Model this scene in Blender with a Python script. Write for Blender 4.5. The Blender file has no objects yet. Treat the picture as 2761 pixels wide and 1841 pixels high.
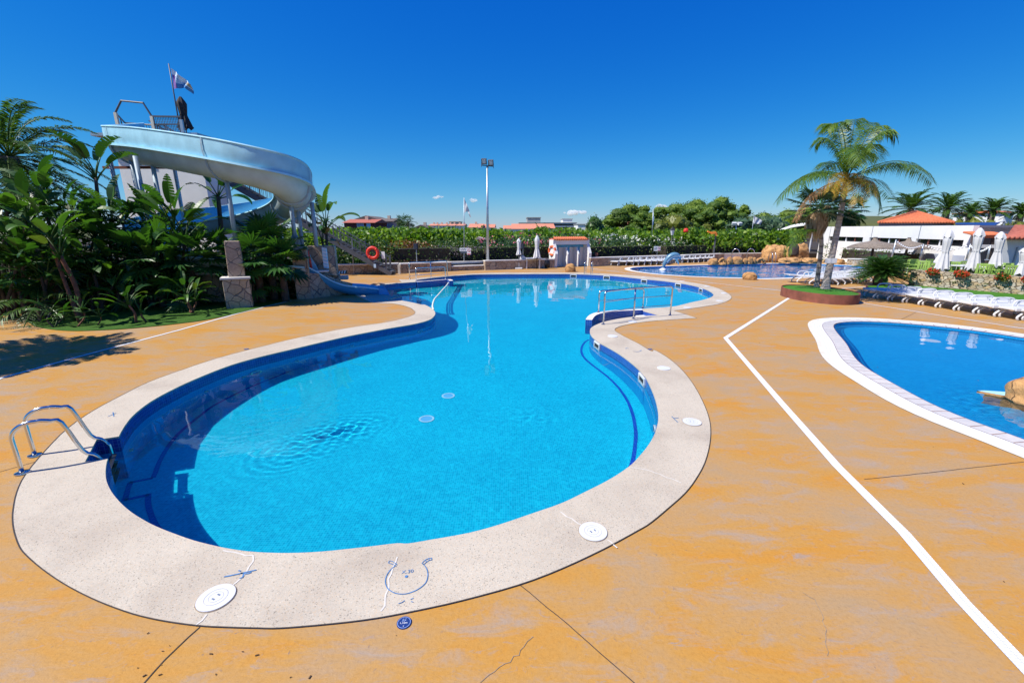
SKY_SAT, SKY_HUE, SKY_STR, SUN_E, EXPO, SKY_TINT = 1.35, .5, .09, 4.6, 0.6, (.62, .95, 1.22)
import bpy, bmesh, math, random
import numpy as np
from mathutils import Vector, Matrix, noise, geometry
R = math.radians
rng = np.random.default_rng(7)
random.seed(7)
sc = bpy.context.scene
COL = sc.collection

# ---------------------------------------------------------------- camera model (photo is 2761 x 1841)
CX, CY, F, HOR, H = 1380.5, 920.5, 1170.0, 618.0, 2.7
TH = math.atan((CY - HOR) / F)
CT, ST = math.cos(TH), math.sin(TH)

def G(px, py, z=0.0):
    """ground point (height z) seen at a photo pixel"""
    a = (px - CX) / F; b = -(py - CY) / F
    t = (z - H) / (-ST + b * CT)
    return Vector((a * t, (CT + b * ST) * t, z))

def at(px, py, Y):
    """point at distance Y seen at a photo pixel"""
    a = (px - CX) / F; b = -(py - CY) / F
    t = Y / (CT + b * ST)
    return Vector((a * t, Y, H + t * (-ST + b * CT)))

def zfor(x, y, py):
    """height over (x, y) that shows at photo row py"""
    b = -(py - CY) / F
    return H + y * (b * CT - ST) / (CT + b * ST)

def Z1(x, y): return (200 + x / 2.24, 800 + y / 2.24)
def Z2(x, y): return (1100 + x / 2.412, 900 + y / 2.412)
def Z3(x, y): return (1500 + x / 4.48, 700 + y / 4.48)
def Z4(x, y): return (2150 + x / 3.563, 800 + y / 3.563)
def ZL(x, y): return (960 + x / 7.35, 660 + y / 7.35)
def K2(x, y): return (900 + x / 3.92, 400 + y / 3.92)
def K3(x, y): return (1400 + x / 3.1357, 400 + y / 3.1357)
def K4(x, y): return (2050 + x / 2.6132, 300 + y / 2.6132)
def K1(x, y): return (x / 1.96, 100 + y / 1.96)
def S3(x, y): return (380 + x / 3.563, 440 + y / 3.563)

def catmull(pts, n=4, closed=False):
    P = [Vector(p) for p in pts]
    if len(P) < 3: return P
    out = []; N = len(P)
    rngi = range(N if closed else N - 1)
    for i in rngi:
        if closed:
            p0, p1, p2, p3 = P[i - 1], P[i], P[(i + 1) % N], P[(i + 2) % N]
        else:
            p0 = P[i - 1] if i > 0 else P[0] * 2 - P[1]
            p1, p2 = P[i], P[i + 1]
            p3 = P[i + 2] if i + 2 < N else P[-1] * 2 - P[-2]
        for k in range(n):
            t = k / n
            out.append(0.5 * ((2 * p1) + (p2 - p0) * t + (2 * p0 - 5 * p1 + 4 * p2 - p3) * t * t + (3 * p1 - p0 - 3 * p2 + p3) * t ** 3))
    if not closed: out.append(P[-1].copy())
    return out

def resample(pts, step):
    P = [Vector(p) for p in pts]
    L = [0]
    for a, b in zip(P, P[1:]): L.append(L[-1] + (b - a).length)
    n = max(2, int(L[-1] / step) + 1); out = []; j = 0
    for i in range(n + 1):
        s = L[-1] * i / n
        while j < len(P) - 2 and L[j + 1] < s: j += 1
        d = L[j + 1] - L[j]
        out.append(P[j].lerp(P[j + 1], (s - L[j]) / d if d > 1e-9 else 0))
    return out

# ---------------------------------------------------------------- objects
def tag(o, label=None, cat=None, group=None, kind=None):
    if label: o['label'] = label
    if cat: o['category'] = cat
    if group: o['group'] = group
    if kind: o['kind'] = kind
    return o

def thing(name, label, cat, loc=(0, 0, 0), rz=0.0, group=None):
    o = bpy.data.objects.new(name, None); COL.objects.link(o)
    o.location = loc; o.rotation_euler = (0, 0, rz); o.empty_display_size = 0.2
    return tag(o, label, cat, group)

def wloc(o):
    v = Vector((0, 0, 0))
    while o is not None:
        v += o.location; o = o.parent
    return v

def link(name, me, mats, parent=None):
    for m in (mats if isinstance(mats, (list, tuple)) else [mats]): me.materials.append(m)
    o = bpy.data.objects.new(name, me); COL.objects.link(o)
    if parent is not None:
        off = wloc(parent)
        me.transform(Matrix.Translation(-off))
        o.parent = parent
    return o

def np_mesh(name, V, Fq, mats, parent=None, smooth=False, uv=None):
    """fast mesh: V (n,3) array, Fq (m,k) index array"""
    me = bpy.data.meshes.new(name)
    V = np.asarray(V, dtype=np.float32); Fq = np.asarray(Fq, dtype=np.int32)
    k = Fq.shape[1]
    me.vertices.add(len(V)); me.vertices.foreach_set('co', V.ravel())
    me.loops.add(Fq.size); me.loops.foreach_set('vertex_index', Fq.ravel())
    me.polygons.add(len(Fq))
    me.polygons.foreach_set('loop_start', np.arange(0, Fq.size, k, dtype=np.int32))
    me.polygons.foreach_set('loop_total', np.full(len(Fq), k, dtype=np.int32))
    if smooth: me.polygons.foreach_set('use_smooth', np.ones(len(Fq), dtype=bool))
    me.update(calc_edges=True); me.validate()
    return link(name, me, mats, parent)

class MB:
    def __init__(s): s.v = []; s.f = []; s.m = []; s.uv = {}
    def add(s, vs, fs, mi=0):
        b = len(s.v); s.v += [tuple(p) for p in vs]
        for f in fs: s.f.append([b + i for i in f]); s.m.append(mi)
        return s
    def box(s, c, size, rz=0, mi=0, tilt=None):
        x, y, z = size[0] / 2, size[1] / 2, size[2] / 2
        vs = [Vector((sx * x, sy * y, sz * z)) for sz in (-1, 1) for sy in (-1, 1) for sx in (-1, 1)]
        M_ = Matrix.Rotation(rz, 3, 'Z')
        if tilt is not None: M_ = M_ @ tilt
        vs = [M_ @ v + Vector(c) for v in vs]
        return s.add(vs, [(0, 2, 3, 1), (4, 5, 7, 6), (0, 1, 5, 4), (2, 6, 7, 3), (0, 4, 6, 2), (1, 3, 7, 5)], mi)
    def bar(s, a, b, w, h=None, mi=0, up=(0, 0, 1)):
        a, b = Vector(a), Vector(b); h = h or w
        t = (b - a).normalized(); u = Vector(up)
        if abs(t.dot(u)) > .98: u = Vector((0, 1, 0))
        r = t.cross(u).normalized(); u = r.cross(t)
        vs = [p + r * sx * w / 2 + u * sy * h / 2 for p in (a, b) for sx, sy in ((-1, -1), (1, -1), (1, 1), (-1, 1))]
        return s.add(vs, [(0, 3, 2, 1), (4, 5, 6, 7), (0, 1, 5, 4), (1, 2, 6, 5), (2, 3, 7, 6), (3, 0, 4, 7)], mi)
    def tube(s, path, r, seg=8, mi=0, closed=False):
        P = [Vector(p) for p in path]; n = len(P)
        rr = r if hasattr(r, '__len__') else [r] * n
        vs = []; prev = None
        for i, p in enumerate(P):
            a = P[i - 1] if (i > 0 or closed) else p
            b = P[(i + 1) % n] if (i < n - 1 or closed) else p
            t = (b - a).normalized()
            if prev is None:
                u = Vector((0, 0, 1)) if abs(t.z) < .9 else Vector((0, 1, 0))
                u = (u - t * u.dot(t)).normalized()
            else:
                u = prev - t * prev.dot(t)
                u = u.normalized() if u.length > 1e-6 else t.orthogonal().normalized()
            prev = u; w = t.cross(u)
            for k in range(seg):
                a_ = 2 * math.pi * k / seg
                vs.append(p + (u * math.cos(a_) + w * math.sin(a_)) * rr[i])
        fs = []
        for i in range(n if closed else n - 1):
            j = (i + 1) % n
            for k in range(seg):
                k2 = (k + 1) % seg
                fs.append((i * seg + k, i * seg + k2, j * seg + k2, j * seg + k))
        if not closed:
            fs.append(tuple(range(seg))[::-1]); fs.append(tuple((n - 1) * seg + k for k in range(seg)))
        return s.add(vs, fs, mi)
    def lathe(s, prof, c=(0, 0, 0), seg=20, mi=0, wob=0, lean=(0, 0)):
        vs = []; c = Vector(c)
        for (r, z) in prof:
            for k in range(seg):
                a = 2 * math.pi * k / seg
                q = r * (1 + wob * math.sin(k * 2.5 * 2.0 + z * 3))
                vs.append(c + Vector((q * math.cos(a) + lean[0] * z, q * math.sin(a) + lean[1] * z, z)))
        fs = []
        for i in range(len(prof) - 1):
            for k in range(seg):
                k2 = (k + 1) % seg
                fs.append((i * seg + k, i * seg + k2, (i + 1) * seg + k2, (i + 1) * seg + k))
        fs.append(tuple(range(seg))[::-1]); fs.append(tuple((len(prof) - 1) * seg + k for k in range(seg)))
        return s.add(vs, fs, mi)
    def prism(s, poly, z0, z1, mi=0, mtop=None, bottom=False):
        n = len(poly)
        P = [Vector((p[0], p[1], 0)) for p in poly]
        if sum(P[i - 1].x * P[i].y - P[i].x * P[i - 1].y for i in range(n)) < 0: P = P[::-1]
        vs = [(p.x, p.y, z0) for p in P] + [(p.x, p.y, z1) for p in P]
        s.add(vs, [(i, (i + 1) % n, n + (i + 1) % n, n + i) for i in range(n)], mi)
        tr = geometry.tessellate_polygon([P])
        s.add([(p.x, p.y, z1) for p in P], [fixup(P, t) for t in tr], mi if mtop is None else mtop)
        if bottom: s.add([(p.x, p.y, z0) for p in P], [fixup(P, t)[::-1] for t in tr], mi)
        return s
    def sheet(s, loops, z, mi=0):
        L = [[Vector((p[0], p[1], 0)) for p in lp] for lp in loops]
        tr = geometry.tessellate_polygon(L)
        P = [p for lp in L for p in lp]
        return s.add([(p.x, p.y, z) for p in P], [fixup(P, t) for t in tr], mi)
    def band(s, A, B, mi=0, closed=False):
        """quads between two polylines of equal length"""
        n = len(A)
        vs = [tuple(p) for p in A] + [tuple(p) for p in B]
        rg = range(n if closed else n - 1)
        return s.add(vs, [(i, (i + 1) % n, n + (i + 1) % n, n + i) for i in rg], mi)
    def build(s, name, mats, parent=None, smooth=False, bevel=0, flat_uv=False, auto=None):
        me = bpy.data.meshes.new(name)
        me.from_pydata([tuple(v) for v in s.v], [], s.f)
        me.polygons.foreach_set('material_index', s.m)
        if smooth: me.polygons.foreach_set('use_smooth', [True] * len(s.f))
        me.update()
        if auto is not None: me.set_sharp_from_angle(angle=R(auto))
        o = link(name, me, mats, parent)
        if bevel:
            b = o.modifiers.new('bevel', 'BEVEL'); b.width = bevel; b.segments = 2; b.limit_method = 'ANGLE'; b.angle_limit = R(40)
        return o

def fixup(P, t):
    a, b, c = (P[i] for i in t)
    return tuple(t) if (b - a).to_2d().cross((c - a).to_2d()) > 0 else tuple(t)[::-1]

def strip(path, w, z):
    """flat ribbon along a ground path"""
    P = [Vector((p[0], p[1], z)) for p in path]; A = []; B = []
    for i, p in enumerate(P):
        d1 = (p - P[i - 1]).normalized() if i else (P[1] - p).normalized()
        d2 = (P[i + 1] - p).normalized() if i < len(P) - 1 else d1
        n1 = Vector((-d1.y, d1.x, 0)); n2 = Vector((-d2.y, d2.x, 0))
        m = (n1 + n2).normalized(); m = m / max(.4, m.dot(n1))
        A.append(p + m * w / 2); B.append(p - m * w / 2)
    return A, B

def offset_loop(pts, d):
    """offset of a closed loop, positive = outward (any winding)"""
    n = len(pts)
    ar = sum(pts[i - 1][0] * pts[i][1] - pts[i][0] * pts[i - 1][1] for i in range(n))
    sg = 1 if ar > 0 else -1
    out = []
    for i in range(n):
        p = Vector(pts[i][:2]); a = Vector(pts[i - 1][:2]); b = Vector(pts[(i + 1) % n][:2])
        t = (b - a).normalized()
        out.append(Vector((p.x + t.y * d * sg, p.y - t.x * d * sg, 0)))
    return out

def dup(o, parent=None, loc=None, rz=None, label=None, group=None):
    c = o.copy(); COL.objects.link(c)
    if parent is not None: c.parent = parent
    if loc is not None: c.location = loc
    if rz is not None: c.rotation_euler = (0, 0, rz)
    if label: c['label'] = label
    if group: c['group'] = group
    for ch in list(o.children): dup(ch, c)
    return c

# ---------------------------------------------------------------- materials
def newmat(name):
    m = bpy.data.materials.new(name); m.use_nodes = True
    nt = m.node_tree; b = nt.nodes['Principled BSDF']
    return m, nt, b

def N(nt, t, **kw):
    n = nt.nodes.new('ShaderNode' + t)
    for k, v in kw.items(): setattr(n, k, v)
    return n

def ramp(nt, fac, stops, interp='LINEAR'):
    r = N(nt, 'ValToRGB'); r.color_ramp.interpolation = interp
    e = r.color_ramp.elements
    while len(e) < len(stops): e.new(0.5)
    for i, (p, c) in enumerate(stops):
        e[i].position = p; e[i].color = (*c, 1) if len(c) == 3 else c
    nt.links.new(fac, r.inputs[0]); return r.outputs[0]

def mixc(nt, fac, a, b, blend='MIX'):
    n = N(nt, 'Mix', data_type='RGBA', blend_type=blend)
    for s, v in ((0, fac), (6, a), (7, b)):
        if hasattr(v, 'is_output'): nt.links.new(v, n.inputs[s])
        else: n.inputs[s].default_value = v if s == 0 else (*v, 1)
    return n.outputs[2]

def coords(nt, scale=(1, 1, 1), rot=(0, 0, 0), src='Object'):
    tc = N(nt, 'TexCoord'); mp = N(nt, 'Mapping')
    mp.inputs['Scale'].default_value = scale; mp.inputs['Rotation'].default_value = rot
    nt.links.new(tc.outputs[src], mp.inputs[0]); return mp.outputs[0]

def noi(nt, vec, scale, detail=4, rough=.55, dist=0):
    n = N(nt, 'TexNoise'); n.inputs['Scale'].default_value = scale; n.inputs['Detail'].default_value = detail
    n.inputs['Roughness'].default_value = rough; n.inputs['Distortion'].default_value = dist
    nt.links.new(vec, n.inputs['Vector']); return n.outputs['Fac']

def bump(nt, b, h, strength=.3, dist=.02):
    n = N(nt, 'Bump'); n.inputs['Strength'].default_value = strength; n.inputs['Distance'].default_value = dist
    nt.links.new(h, n.inputs['Height']); nt.links.new(n.outputs[0], b.inputs['Normal']); return n

def mul(c, k): return tuple(x * k for x in c)

def paint(name, col, rough=.5, var=.12, scale=3, metal=0, bmp=0, spec=.5):
    m, nt, b = newmat(name)
    v = coords(nt); f = noi(nt, v, scale, 5)
    c = ramp(nt, f, [(.3, mul(col, 1 - var)), (.7, mul(col, 1 + var))])
    nt.links.new(c, b.inputs['Base Color'])
    b.inputs['Roughness'].default_value = rough; b.inputs['Metallic'].default_value = metal
    b.inputs['Specular IOR Level'].default_value = spec
    if bmp: bump(nt, b, noi(nt, v, scale * 12, 3), bmp, .01)
    return m

def leafmat(name, cols, trans=.3, rough=.45, spec=.4):
    """per-leaf colour from a ramp over the leaf island"""
    m, nt, b = newmat(name)
    g = N(nt, 'NewGeometry')
    n = len(cols)
    c = ramp(nt, g.outputs['Random Per Island'], [(i / max(1, n - 1), cols[i]) for i in range(n)])
    nt.links.new(c, b.inputs['Base Color']); b.inputs['Roughness'].default_value = rough
    b.inputs['Specular IOR Level'].default_value = spec
    t = N(nt, 'BsdfTranslucent'); ct = mixc(nt, 1.0, c, (1.5, 1.6, .5), 'MULTIPLY'); nt.links.new(ct, t.inputs[0])
    mx = N(nt, 'MixShader'); mx.inputs[0].default_value = trans
    nt.links.new(b.outputs[0], mx.inputs[1]); nt.links.new(t.outputs[0], mx.inputs[2])
    nt.links.new(mx.outputs[0], nt.nodes['Material Output'].inputs[0])
    return m

def stonemat(name, scale, cols, mortar, zs=1.0, edge=.05, bumpd=.03, warp=.15):
    m, nt, b = newmat(name)
    v = coords(nt, (1, 1, zs))
    nz = N(nt, 'TexNoise'); nz.inputs['Scale'].default_value = 2.5; nt.links.new(v, nz.inputs['Vector'])
    wv = N(nt, 'VectorMath', operation='MULTIPLY_ADD'); nt.links.new(nz.outputs['Color'], wv.inputs[0])
    wv.inputs[1].default_value = (warp,) * 3; nt.links.new(v, wv.inputs[2])
    vo = N(nt, 'TexVoronoi'); vo.inputs['Scale'].default_value = scale; nt.links.new(wv.outputs[0], vo.inputs['Vector'])
    ve = N(nt, 'TexVoronoi', feature='DISTANCE_TO_EDGE'); ve.inputs['Scale'].default_value = scale; nt.links.new(wv.outputs[0], ve.inputs['Vector'])
    sep = N(nt, 'SeparateColor'); nt.links.new(vo.outputs['Color'], sep.inputs[0])
    c = ramp(nt, sep.outputs[0], [(i / (len(cols) - 1), cols[i]) for i in range(len(cols))])
    f = noi(nt, v, 14, 5)
    c = mixc(nt, .55, c, ramp(nt, f, [(.25, (.35, .33, .3)), (.75, (1, 1, 1))]), 'MULTIPLY')
    e = ramp(nt, ve.outputs['Distance'], [(edge * .4, (0, 0, 0)), (edge, (1, 1, 1))])
    c = mixc(nt, e, mortar, c)
    nt.links.new(c, b.inputs['Base Color']); b.inputs['Roughness'].default_value = .85
    h = mixc(nt, .25, e, f)
    bump(nt, b, h, .8, bumpd)
    return m
M = {}
def deck_mat():
    m, nt, b = newmat('stamped_concrete')
    v = coords(nt)
    va = coords(nt, (.75, 1.35, 1), (0, 0, R(-32)))
    vb = coords(nt, (1.0, 2.6, 1), (0, 0, R(-48)))
    f1 = noi(nt, va, .85, 10, .66, .5)
    c = ramp(nt, f1, [(.30, (.335, .232, .130)), (.43, (.395, .236, .095)), (.54, (.435, .228, .052)), (.67, (.475, .213, .024))])
    f2 = noi(nt, vb, 1.5, 10, .72, .7)
    g = ramp(nt, f2, [(.50, (0, 0, 0)), (.68, (.9, .9, .9))])
    c = mixc(nt, g, c, (.33, .25, .185))
    f3 = noi(nt, vb, 5.0, 9, .74, 1.0)
    st = ramp(nt, f3, [(.57, (0, 0, 0)), (.67, (.8, .8, .8))])
    c = mixc(nt, st, c, (.31, .235, .19))
    f5 = noi(nt, v, 16, 6, .7, .5)
    ch = ramp(nt, f5, [(.64, (0, 0, 0)), (.69, (.75, .75, .75))])
    c = mixc(nt, ch, c, (.20, .145, .115))
    f6 = noi(nt, vb, 9, 8, .75)
    wf = ramp(nt, f6, [(.70, (0, 0, 0)), (.74, (.7, .7, .7))])
    c = mixc(nt, wf, c, (.56, .46, .33))
    f4 = noi(nt, v, 38, 7, .75)
    c = mixc(nt, .45, c, ramp(nt, f4, [(.25, (.6, .56, .52)), (.5, (1, 1, 1)), (.8, (1.14, 1.12, 1.1))]), 'MULTIPLY')
    nt.links.new(c, b.inputs['Base Color'])
    rg = ramp(nt, f1, [(.3, (.66,) * 3), (.7, (.5,) * 3)]); nt.links.new(rg, b.inputs['Roughness'])
    b.inputs['Specular IOR Level'].default_value = .28
    hh = mixc(nt, .45, f3, f5)
    bump(nt, b, hh, .45, .02)
    return m
M['deck'] = deck_mat()

def coping_mat(base, dark):
    m, nt, b = newmat('terrazzo')
    v = coords(nt)
    vo = N(nt, 'TexVoronoi'); vo.inputs['Scale'].default_value = 150; nt.links.new(v, vo.inputs['Vector'])
    sp = N(nt, 'SeparateColor'); nt.links.new(vo.outputs['Color'], sp.inputs[0])
    c = ramp(nt, sp.outputs[0], [(0, mul(base, .45)), (.026, mul(base, .68)), (.06, mul(base, .92)), (.5, base), (.75, (base[0] * 1.02, base[1] * .93, base[2] * .84)), (.92, base), (.97, mul(base, 1.15))], 'CONSTANT')
    f = noi(nt, v, 1.1, 7, .6, .5)
    c = mixc(nt, .8, c, ramp(nt, f, [(.3, (.80, .76, .74)), (.5, (1, .98, .96)), (.72, (1.1, 1.09, 1.08))]), 'MULTIPLY')
    f2 = noi(nt, coords(nt, (1, 2.5, 1), (0, 0, R(30))), 3.2, 8, .7, .8)
    st = ramp(nt, f2, [(.60, (0, 0, 0)), (.74, (.55, .55, .55))])
    c = mixc(nt, st, c, dark)
    nt.links.new(c, b.inputs['Base Color']); b.inputs['Roughness'].default_value = .7
    bump(nt, b, noi(nt, v, 180, 3, .6), .25, .004)
    return m
M['coping'] = coping_mat((.485, .435, .352), (.35, .30, .23))

def tile_mat(name, c1, c2, grout, size=.05, gap=.05, rough=.25):
    m, nt, b = newmat(name)
    uv = N(nt, 'UVMap'); uv.uv_map = 'UVMap'
    br = N(nt, 'TexBrick'); br.offset = 0; br.squash = 1
    br.inputs['Scale'].default_value = 1; br.inputs['Brick Width'].default_value = size; br.inputs['Row Height'].default_value = size
    br.inputs['Mortar Size'].default_value = size * gap; br.inputs['Mortar Smooth'].default_value = .1; br.inputs['Bias'].default_value = 0
    br.inputs['Color1'].default_value = (*c1, 1); br.inputs['Color2'].default_value = (*c2, 1); br.inputs['Mortar'].default_value = (*grout, 1)
    nt.links.new(uv.outputs[0], br.inputs['Vector'])
    f = noi(nt, uv.outputs[0], .8, 6, .65, .4)
    c = mixc(nt, .7, br.outputs['Color'], ramp(nt, f, [(.3, (.86, .88, .92)), (.7, (1.08, 1.06, 1.04))]), 'MULTIPLY')
    f2 = noi(nt, uv.outputs[0], 9, 6, .75)
    c = mixc(nt, .55, c, ramp(nt, f2, [(.35, (.72, .78, .86)), (.6, (1.08, 1.05, 1.03))]), 'MULTIPLY')
    nt.links.new(c, b.inputs['Base Color']); b.inputs['Roughness'].default_value = rough
    return m
M['tile'] = tile_mat('pool_tile', (.001, .385, .545), (.005, .545, .69), (.03, .60, .77), .030)
M['tile_wall'] = tile_mat('pool_wall_tile', (.008, .25, .60), (.010, .29, .66), (.05, .38, .74))
M['tile_band'] = tile_mat('waterline_tile', (.006, .035, .25), (.010, .07, .36), (.12, .22, .45))
M['tile_line'] = tile_mat('lane_tile', (.006, .05, .36), (.008, .065, .42), (.03, .15, .5))
M['tile_side'] = tile_mat('side_pool_tile', (.002, .25, .55), (.004, .305, .60), (.03, .42, .70), .06)
M['tile_back'] = tile_mat('back_pool_tile', (.002, .25, .62), (.004, .29, .68), (.02, .38, .74), .06)
M['copetile'] = tile_mat('grey_coping_tile', (.50, .48, .46), (.56, .53, .50), (.22, .12, .09), .245, .035, .6)

def water_mat():
    m, nt, b = newmat('pool_water')
    b.inputs['Base Color'].default_value = (.93, .985, 1, 1); b.inputs['Roughness'].default_value = 0
    b.inputs['IOR'].default_value = 1.333; b.inputs['Transmission Weight'].default_value = 1
    return m
M['water'] = water_mat()

M['white'] = paint('white_plastic', (.60, .61, .63), .4, .06)
M['white_grate'] = paint('white_grate', (.78, .78, .77), .5, .08, 8)
M['white_wall'] = paint('white_render', (.73, .73, .72), .85, .05, 1.2, bmp=.15)
M['grey_wall'] = paint('dark_grey_render', (.13, .15, .20), .85, .06, 1.2)  # even dark blue-grey for the porch fascia and house walls
M['steel'] = paint('stainless_steel', (.60, .61, .62), .16, .05, 6, metal=1)
M['galv'] = paint('galvanised_steel', (.42, .46, .50), .42, .12, 5, metal=.75)
M['darksteel'] = paint('dark_painted_steel', (.085, .095, .115), .5, .2, 5)
M['bluegrey'] = paint('faded_blue_paint', (.27, .36, .44), .55, .15, 4)
M['black'] = paint('black_plastic', (.018, .018, .02), .5, .2)
M['dark'] = paint('painted_void', (.012, .012, .014), .8, .2)
M['joint'] = paint('dark_joint', (.045, .035, .03), .9, .3, 20)  # even dark tone of the coping and saw-cut joints
M['crack'] = paint('hairline', (.26, .20, .15), .9, .3, 20)
M['filler'] = paint('repair_filler', (.57, .54, .49), .8, .08, 20)
M['bluepaint'] = paint('worn_blue_paint', (.06, .17, .36), .7, .35, 40)
M['navy'] = paint('navy_sign_face', (.012, .035, .16), .4, .1)
M['signblue'] = paint('sign_pale_line', (.30, .42, .72), .5, .05)
M['signwhite'] = paint('sign_white', (.75, .77, .80), .5, .05)
M['signred'] = paint('sign_red', (.60, .05, .04), .5, .1)
M['signpink'] = paint('sign_salmon', (.72, .40, .30), .5, .1)
M['signdark'] = paint('sign_text', (.05, .07, .10), .5, .1)
M['ring_red'] = paint('red_ring_foam', (.66, .035, .022), .55, .12, 5)
M['ring_orange'] = paint('orange_ring_foam', (.70, .14, .05), .55, .12, 5)
M['flume_out'] = paint('faded_gelcoat', (.29, .54, .66), .65, .16, 1.5, bmp=.05)
M['flume_low'] = paint('chalky_gelcoat', (.40, .50, .52), .65, .14, 1.5)
M['flume_in'] = paint('blue_gelcoat', (.12, .46, .74), .3, .1, 1.5)
M['flume_lip'] = paint('pale_blue_lip', (.36, .64, .76), .4, .08, 3)
M['slide_blue'] = paint('bright_blue_slide', (.06, .33, .66), .3, .1, 3)
M['corten'] = paint('rusty_steel', (.19, .062, .040), .8, .35, 3, bmp=.2)
M['trunk'] = paint('palm_bark', (.20, .165, .14), .9, .25, 6, bmp=.5)
M['trunk_dark'] = paint('dark_bark', (.075, .055, .042), .95, .35, 8, bmp=.6)
M['trunk_red'] = paint('reddish_leaf_base', (.16, .065, .035), .85, .4, 9, bmp=.5)
M['ringbark'] = None
M['timber'] = paint('timber_and_shade', (.045, .032, .028), .8, .3, 6)  # real timber, and the dark tone painted for rock hollows
M['thatch'] = paint('grey_thatch', (.20, .165, .135), .95, .4, 14, bmp=.9)
M['cloth'] = paint('white_canvas', (.58, .58, .60), .85, .06, 4)
M['cloth_dark'] = paint('black_canvas', (.030, .028, .032), .85, .25, 6)
M['green_plastic'] = paint('lime_plastic', (.27, .42, .09), .5, .15, 5)
M['roof_tile'] = None
M['brick'] = paint('red_brick', (.155, .036, .032), .9, .25, 8)
M['cream'] = paint('cream_render', (.55, .44, .34), .9, .1)
M['pinkish'] = paint('pinkish_render', (.40, .31, .29), .9, .1)
M['concrete'] = paint('grey_concrete', (.33, .33, .33), .9, .12, .8)
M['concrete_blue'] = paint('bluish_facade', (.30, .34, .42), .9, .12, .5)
M['brownroof'] = paint('brown_tile', (.13, .10, .085), .9, .2, 2)
M['orange_mach'] = paint('orange_digger', (.75, .24, .03), .6, .1)
M['copingwhite'] = paint('pale_stone_coping', (.66, .63, .58), .8, .1, 4)
M['cream_coping'] = paint('cream_stone_coping', (.60, .56, .47), .8, .1, 4)
M['gold'] = paint('tan_cloth', (.45, .36, .24), .8, .1)
M['purple'] = paint('violet_cloth', (.20, .10, .36), .8, .1)
M['flag_blue'] = paint('blue_cloth', (.07, .25, .55), .8, .1)
M['flag_pale'] = paint('pale_blue_cloth', (.40, .58, .78), .8, .08)
M['hose'] = paint('cream_hose', (.68, .70, .60), .5, .1, 8)
M['dolphin'] = paint('dolphin_blue', (.10, .22, .33), .35, .15, 2)
M['dolphin_belly'] = paint('dolphin_pale_belly', (.42, .52, .58), .4, .1, 2)
M['soil'] = paint('dark_soil', (.035, .026, .018), 1, .3, 6)
M['litter'] = paint('dry_leaf_litter', (.10, .055, .025), .9, .4, 8)

def glassdark():
    m, nt, b = newmat('dark_window_glass'); b.inputs['Base Color'].default_value = (.012, .015, .02, 1)
    b.inputs['Roughness'].default_value = .06; return m
M['glass'] = glassdark()
M['lens'] = paint('lamp_lens', (.55, .58, .60), .2, .05)

M['stone'] = stonemat('crazy_stone', 3.1, [(.46, .33, .20), (.33, .25, .18), (.52, .42, .29), (.40, .26, .15), (.48, .40, .32)], (.16, .13, .10))
M['stone_grey'] = stonemat('pier_stone', 3.0, [(.44, .34, .26), (.50, .37, .25), (.38, .28, .21), (.54, .44, .33), (.42, .31, .24)], (.13, .11, .10), edge=.035)
M['drystone'] = stonemat('ochre_rubble', 5.2, [(.52, .42, .30), (.56, .38, .19), (.50, .47, .42), (.58, .50, .38), (.44, .36, .28), (.60, .46, .28)], (.10, .075, .05), zs=1.8, edge=.07, bumpd=.06, warp=.05)

def roofmat(name, c0, c1, sc_=1):
    m, nt, b = newmat(name); v = coords(nt)
    f = noi(nt, v, 5 * sc_, 6, .7)
    c = ramp(nt, f, [(.3, c0), (.7, c1)]); nt.links.new(c, b.inputs['Base Color']); b.inputs['Roughness'].default_value = .85
    bump(nt, b, f, .4, .02); return m
M['roof'] = roofmat('terracotta_tile', (.42, .09, .035), (.62, .19, .08))
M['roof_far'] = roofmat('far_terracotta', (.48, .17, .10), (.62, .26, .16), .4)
M['roof_dark'] = roofmat('old_terracotta', (.30, .07, .045), (.46, .15, .10))

def rockmat():
    m, nt, b = newmat('ochre_artificial_rock'); v = coords(nt)
    f = noi(nt, v, 2.2, 9, .68, .6)
    c = ramp(nt, f, [(.28, (.30, .14, .050)), (.5, (.50, .27, .10)), (.7, (.64, .38, .155))])
    f2 = noi(nt, v, 11, 6, .7)
    c = mixc(nt, .6, c, ramp(nt, f2, [(.3, (.55, .5, .46)), (.6, (1.05, 1.03, 1))]), 'MULTIPLY')
    wv = N(nt, 'VectorMath', operation='MULTIPLY_ADD'); nz = N(nt, 'TexNoise'); nz.inputs['Scale'].default_value = 1.3; nz.inputs['Detail'].default_value = 4; nt.links.new(v, nz.inputs['Vector'])
    nt.links.new(nz.outputs['Color'], wv.inputs[0]); wv.inputs[1].default_value = (.9, .9, .9); nt.links.new(v, wv.inputs[2])
    ve = N(nt, 'TexVoronoi', feature='DISTANCE_TO_EDGE'); ve.inputs['Scale'].default_value = 1.5; nt.links.new(wv.outputs[0], ve.inputs['Vector'])
    e = ramp(nt, ve.outputs['Distance'], [(.0, (.35, .3, .26)), (.035, (1, 1, 1))])
    c = mixc(nt, .8, c, e, 'MULTIPLY')
    nt.links.new(c, b.inputs['Base Color']); b.inputs['Roughness'].default_value = .85
    bump(nt, b, mixc(nt, .5, mixc(nt, .5, f, f2), e), 1.0, .10); return m
M['rock'] = rockmat()

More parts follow.
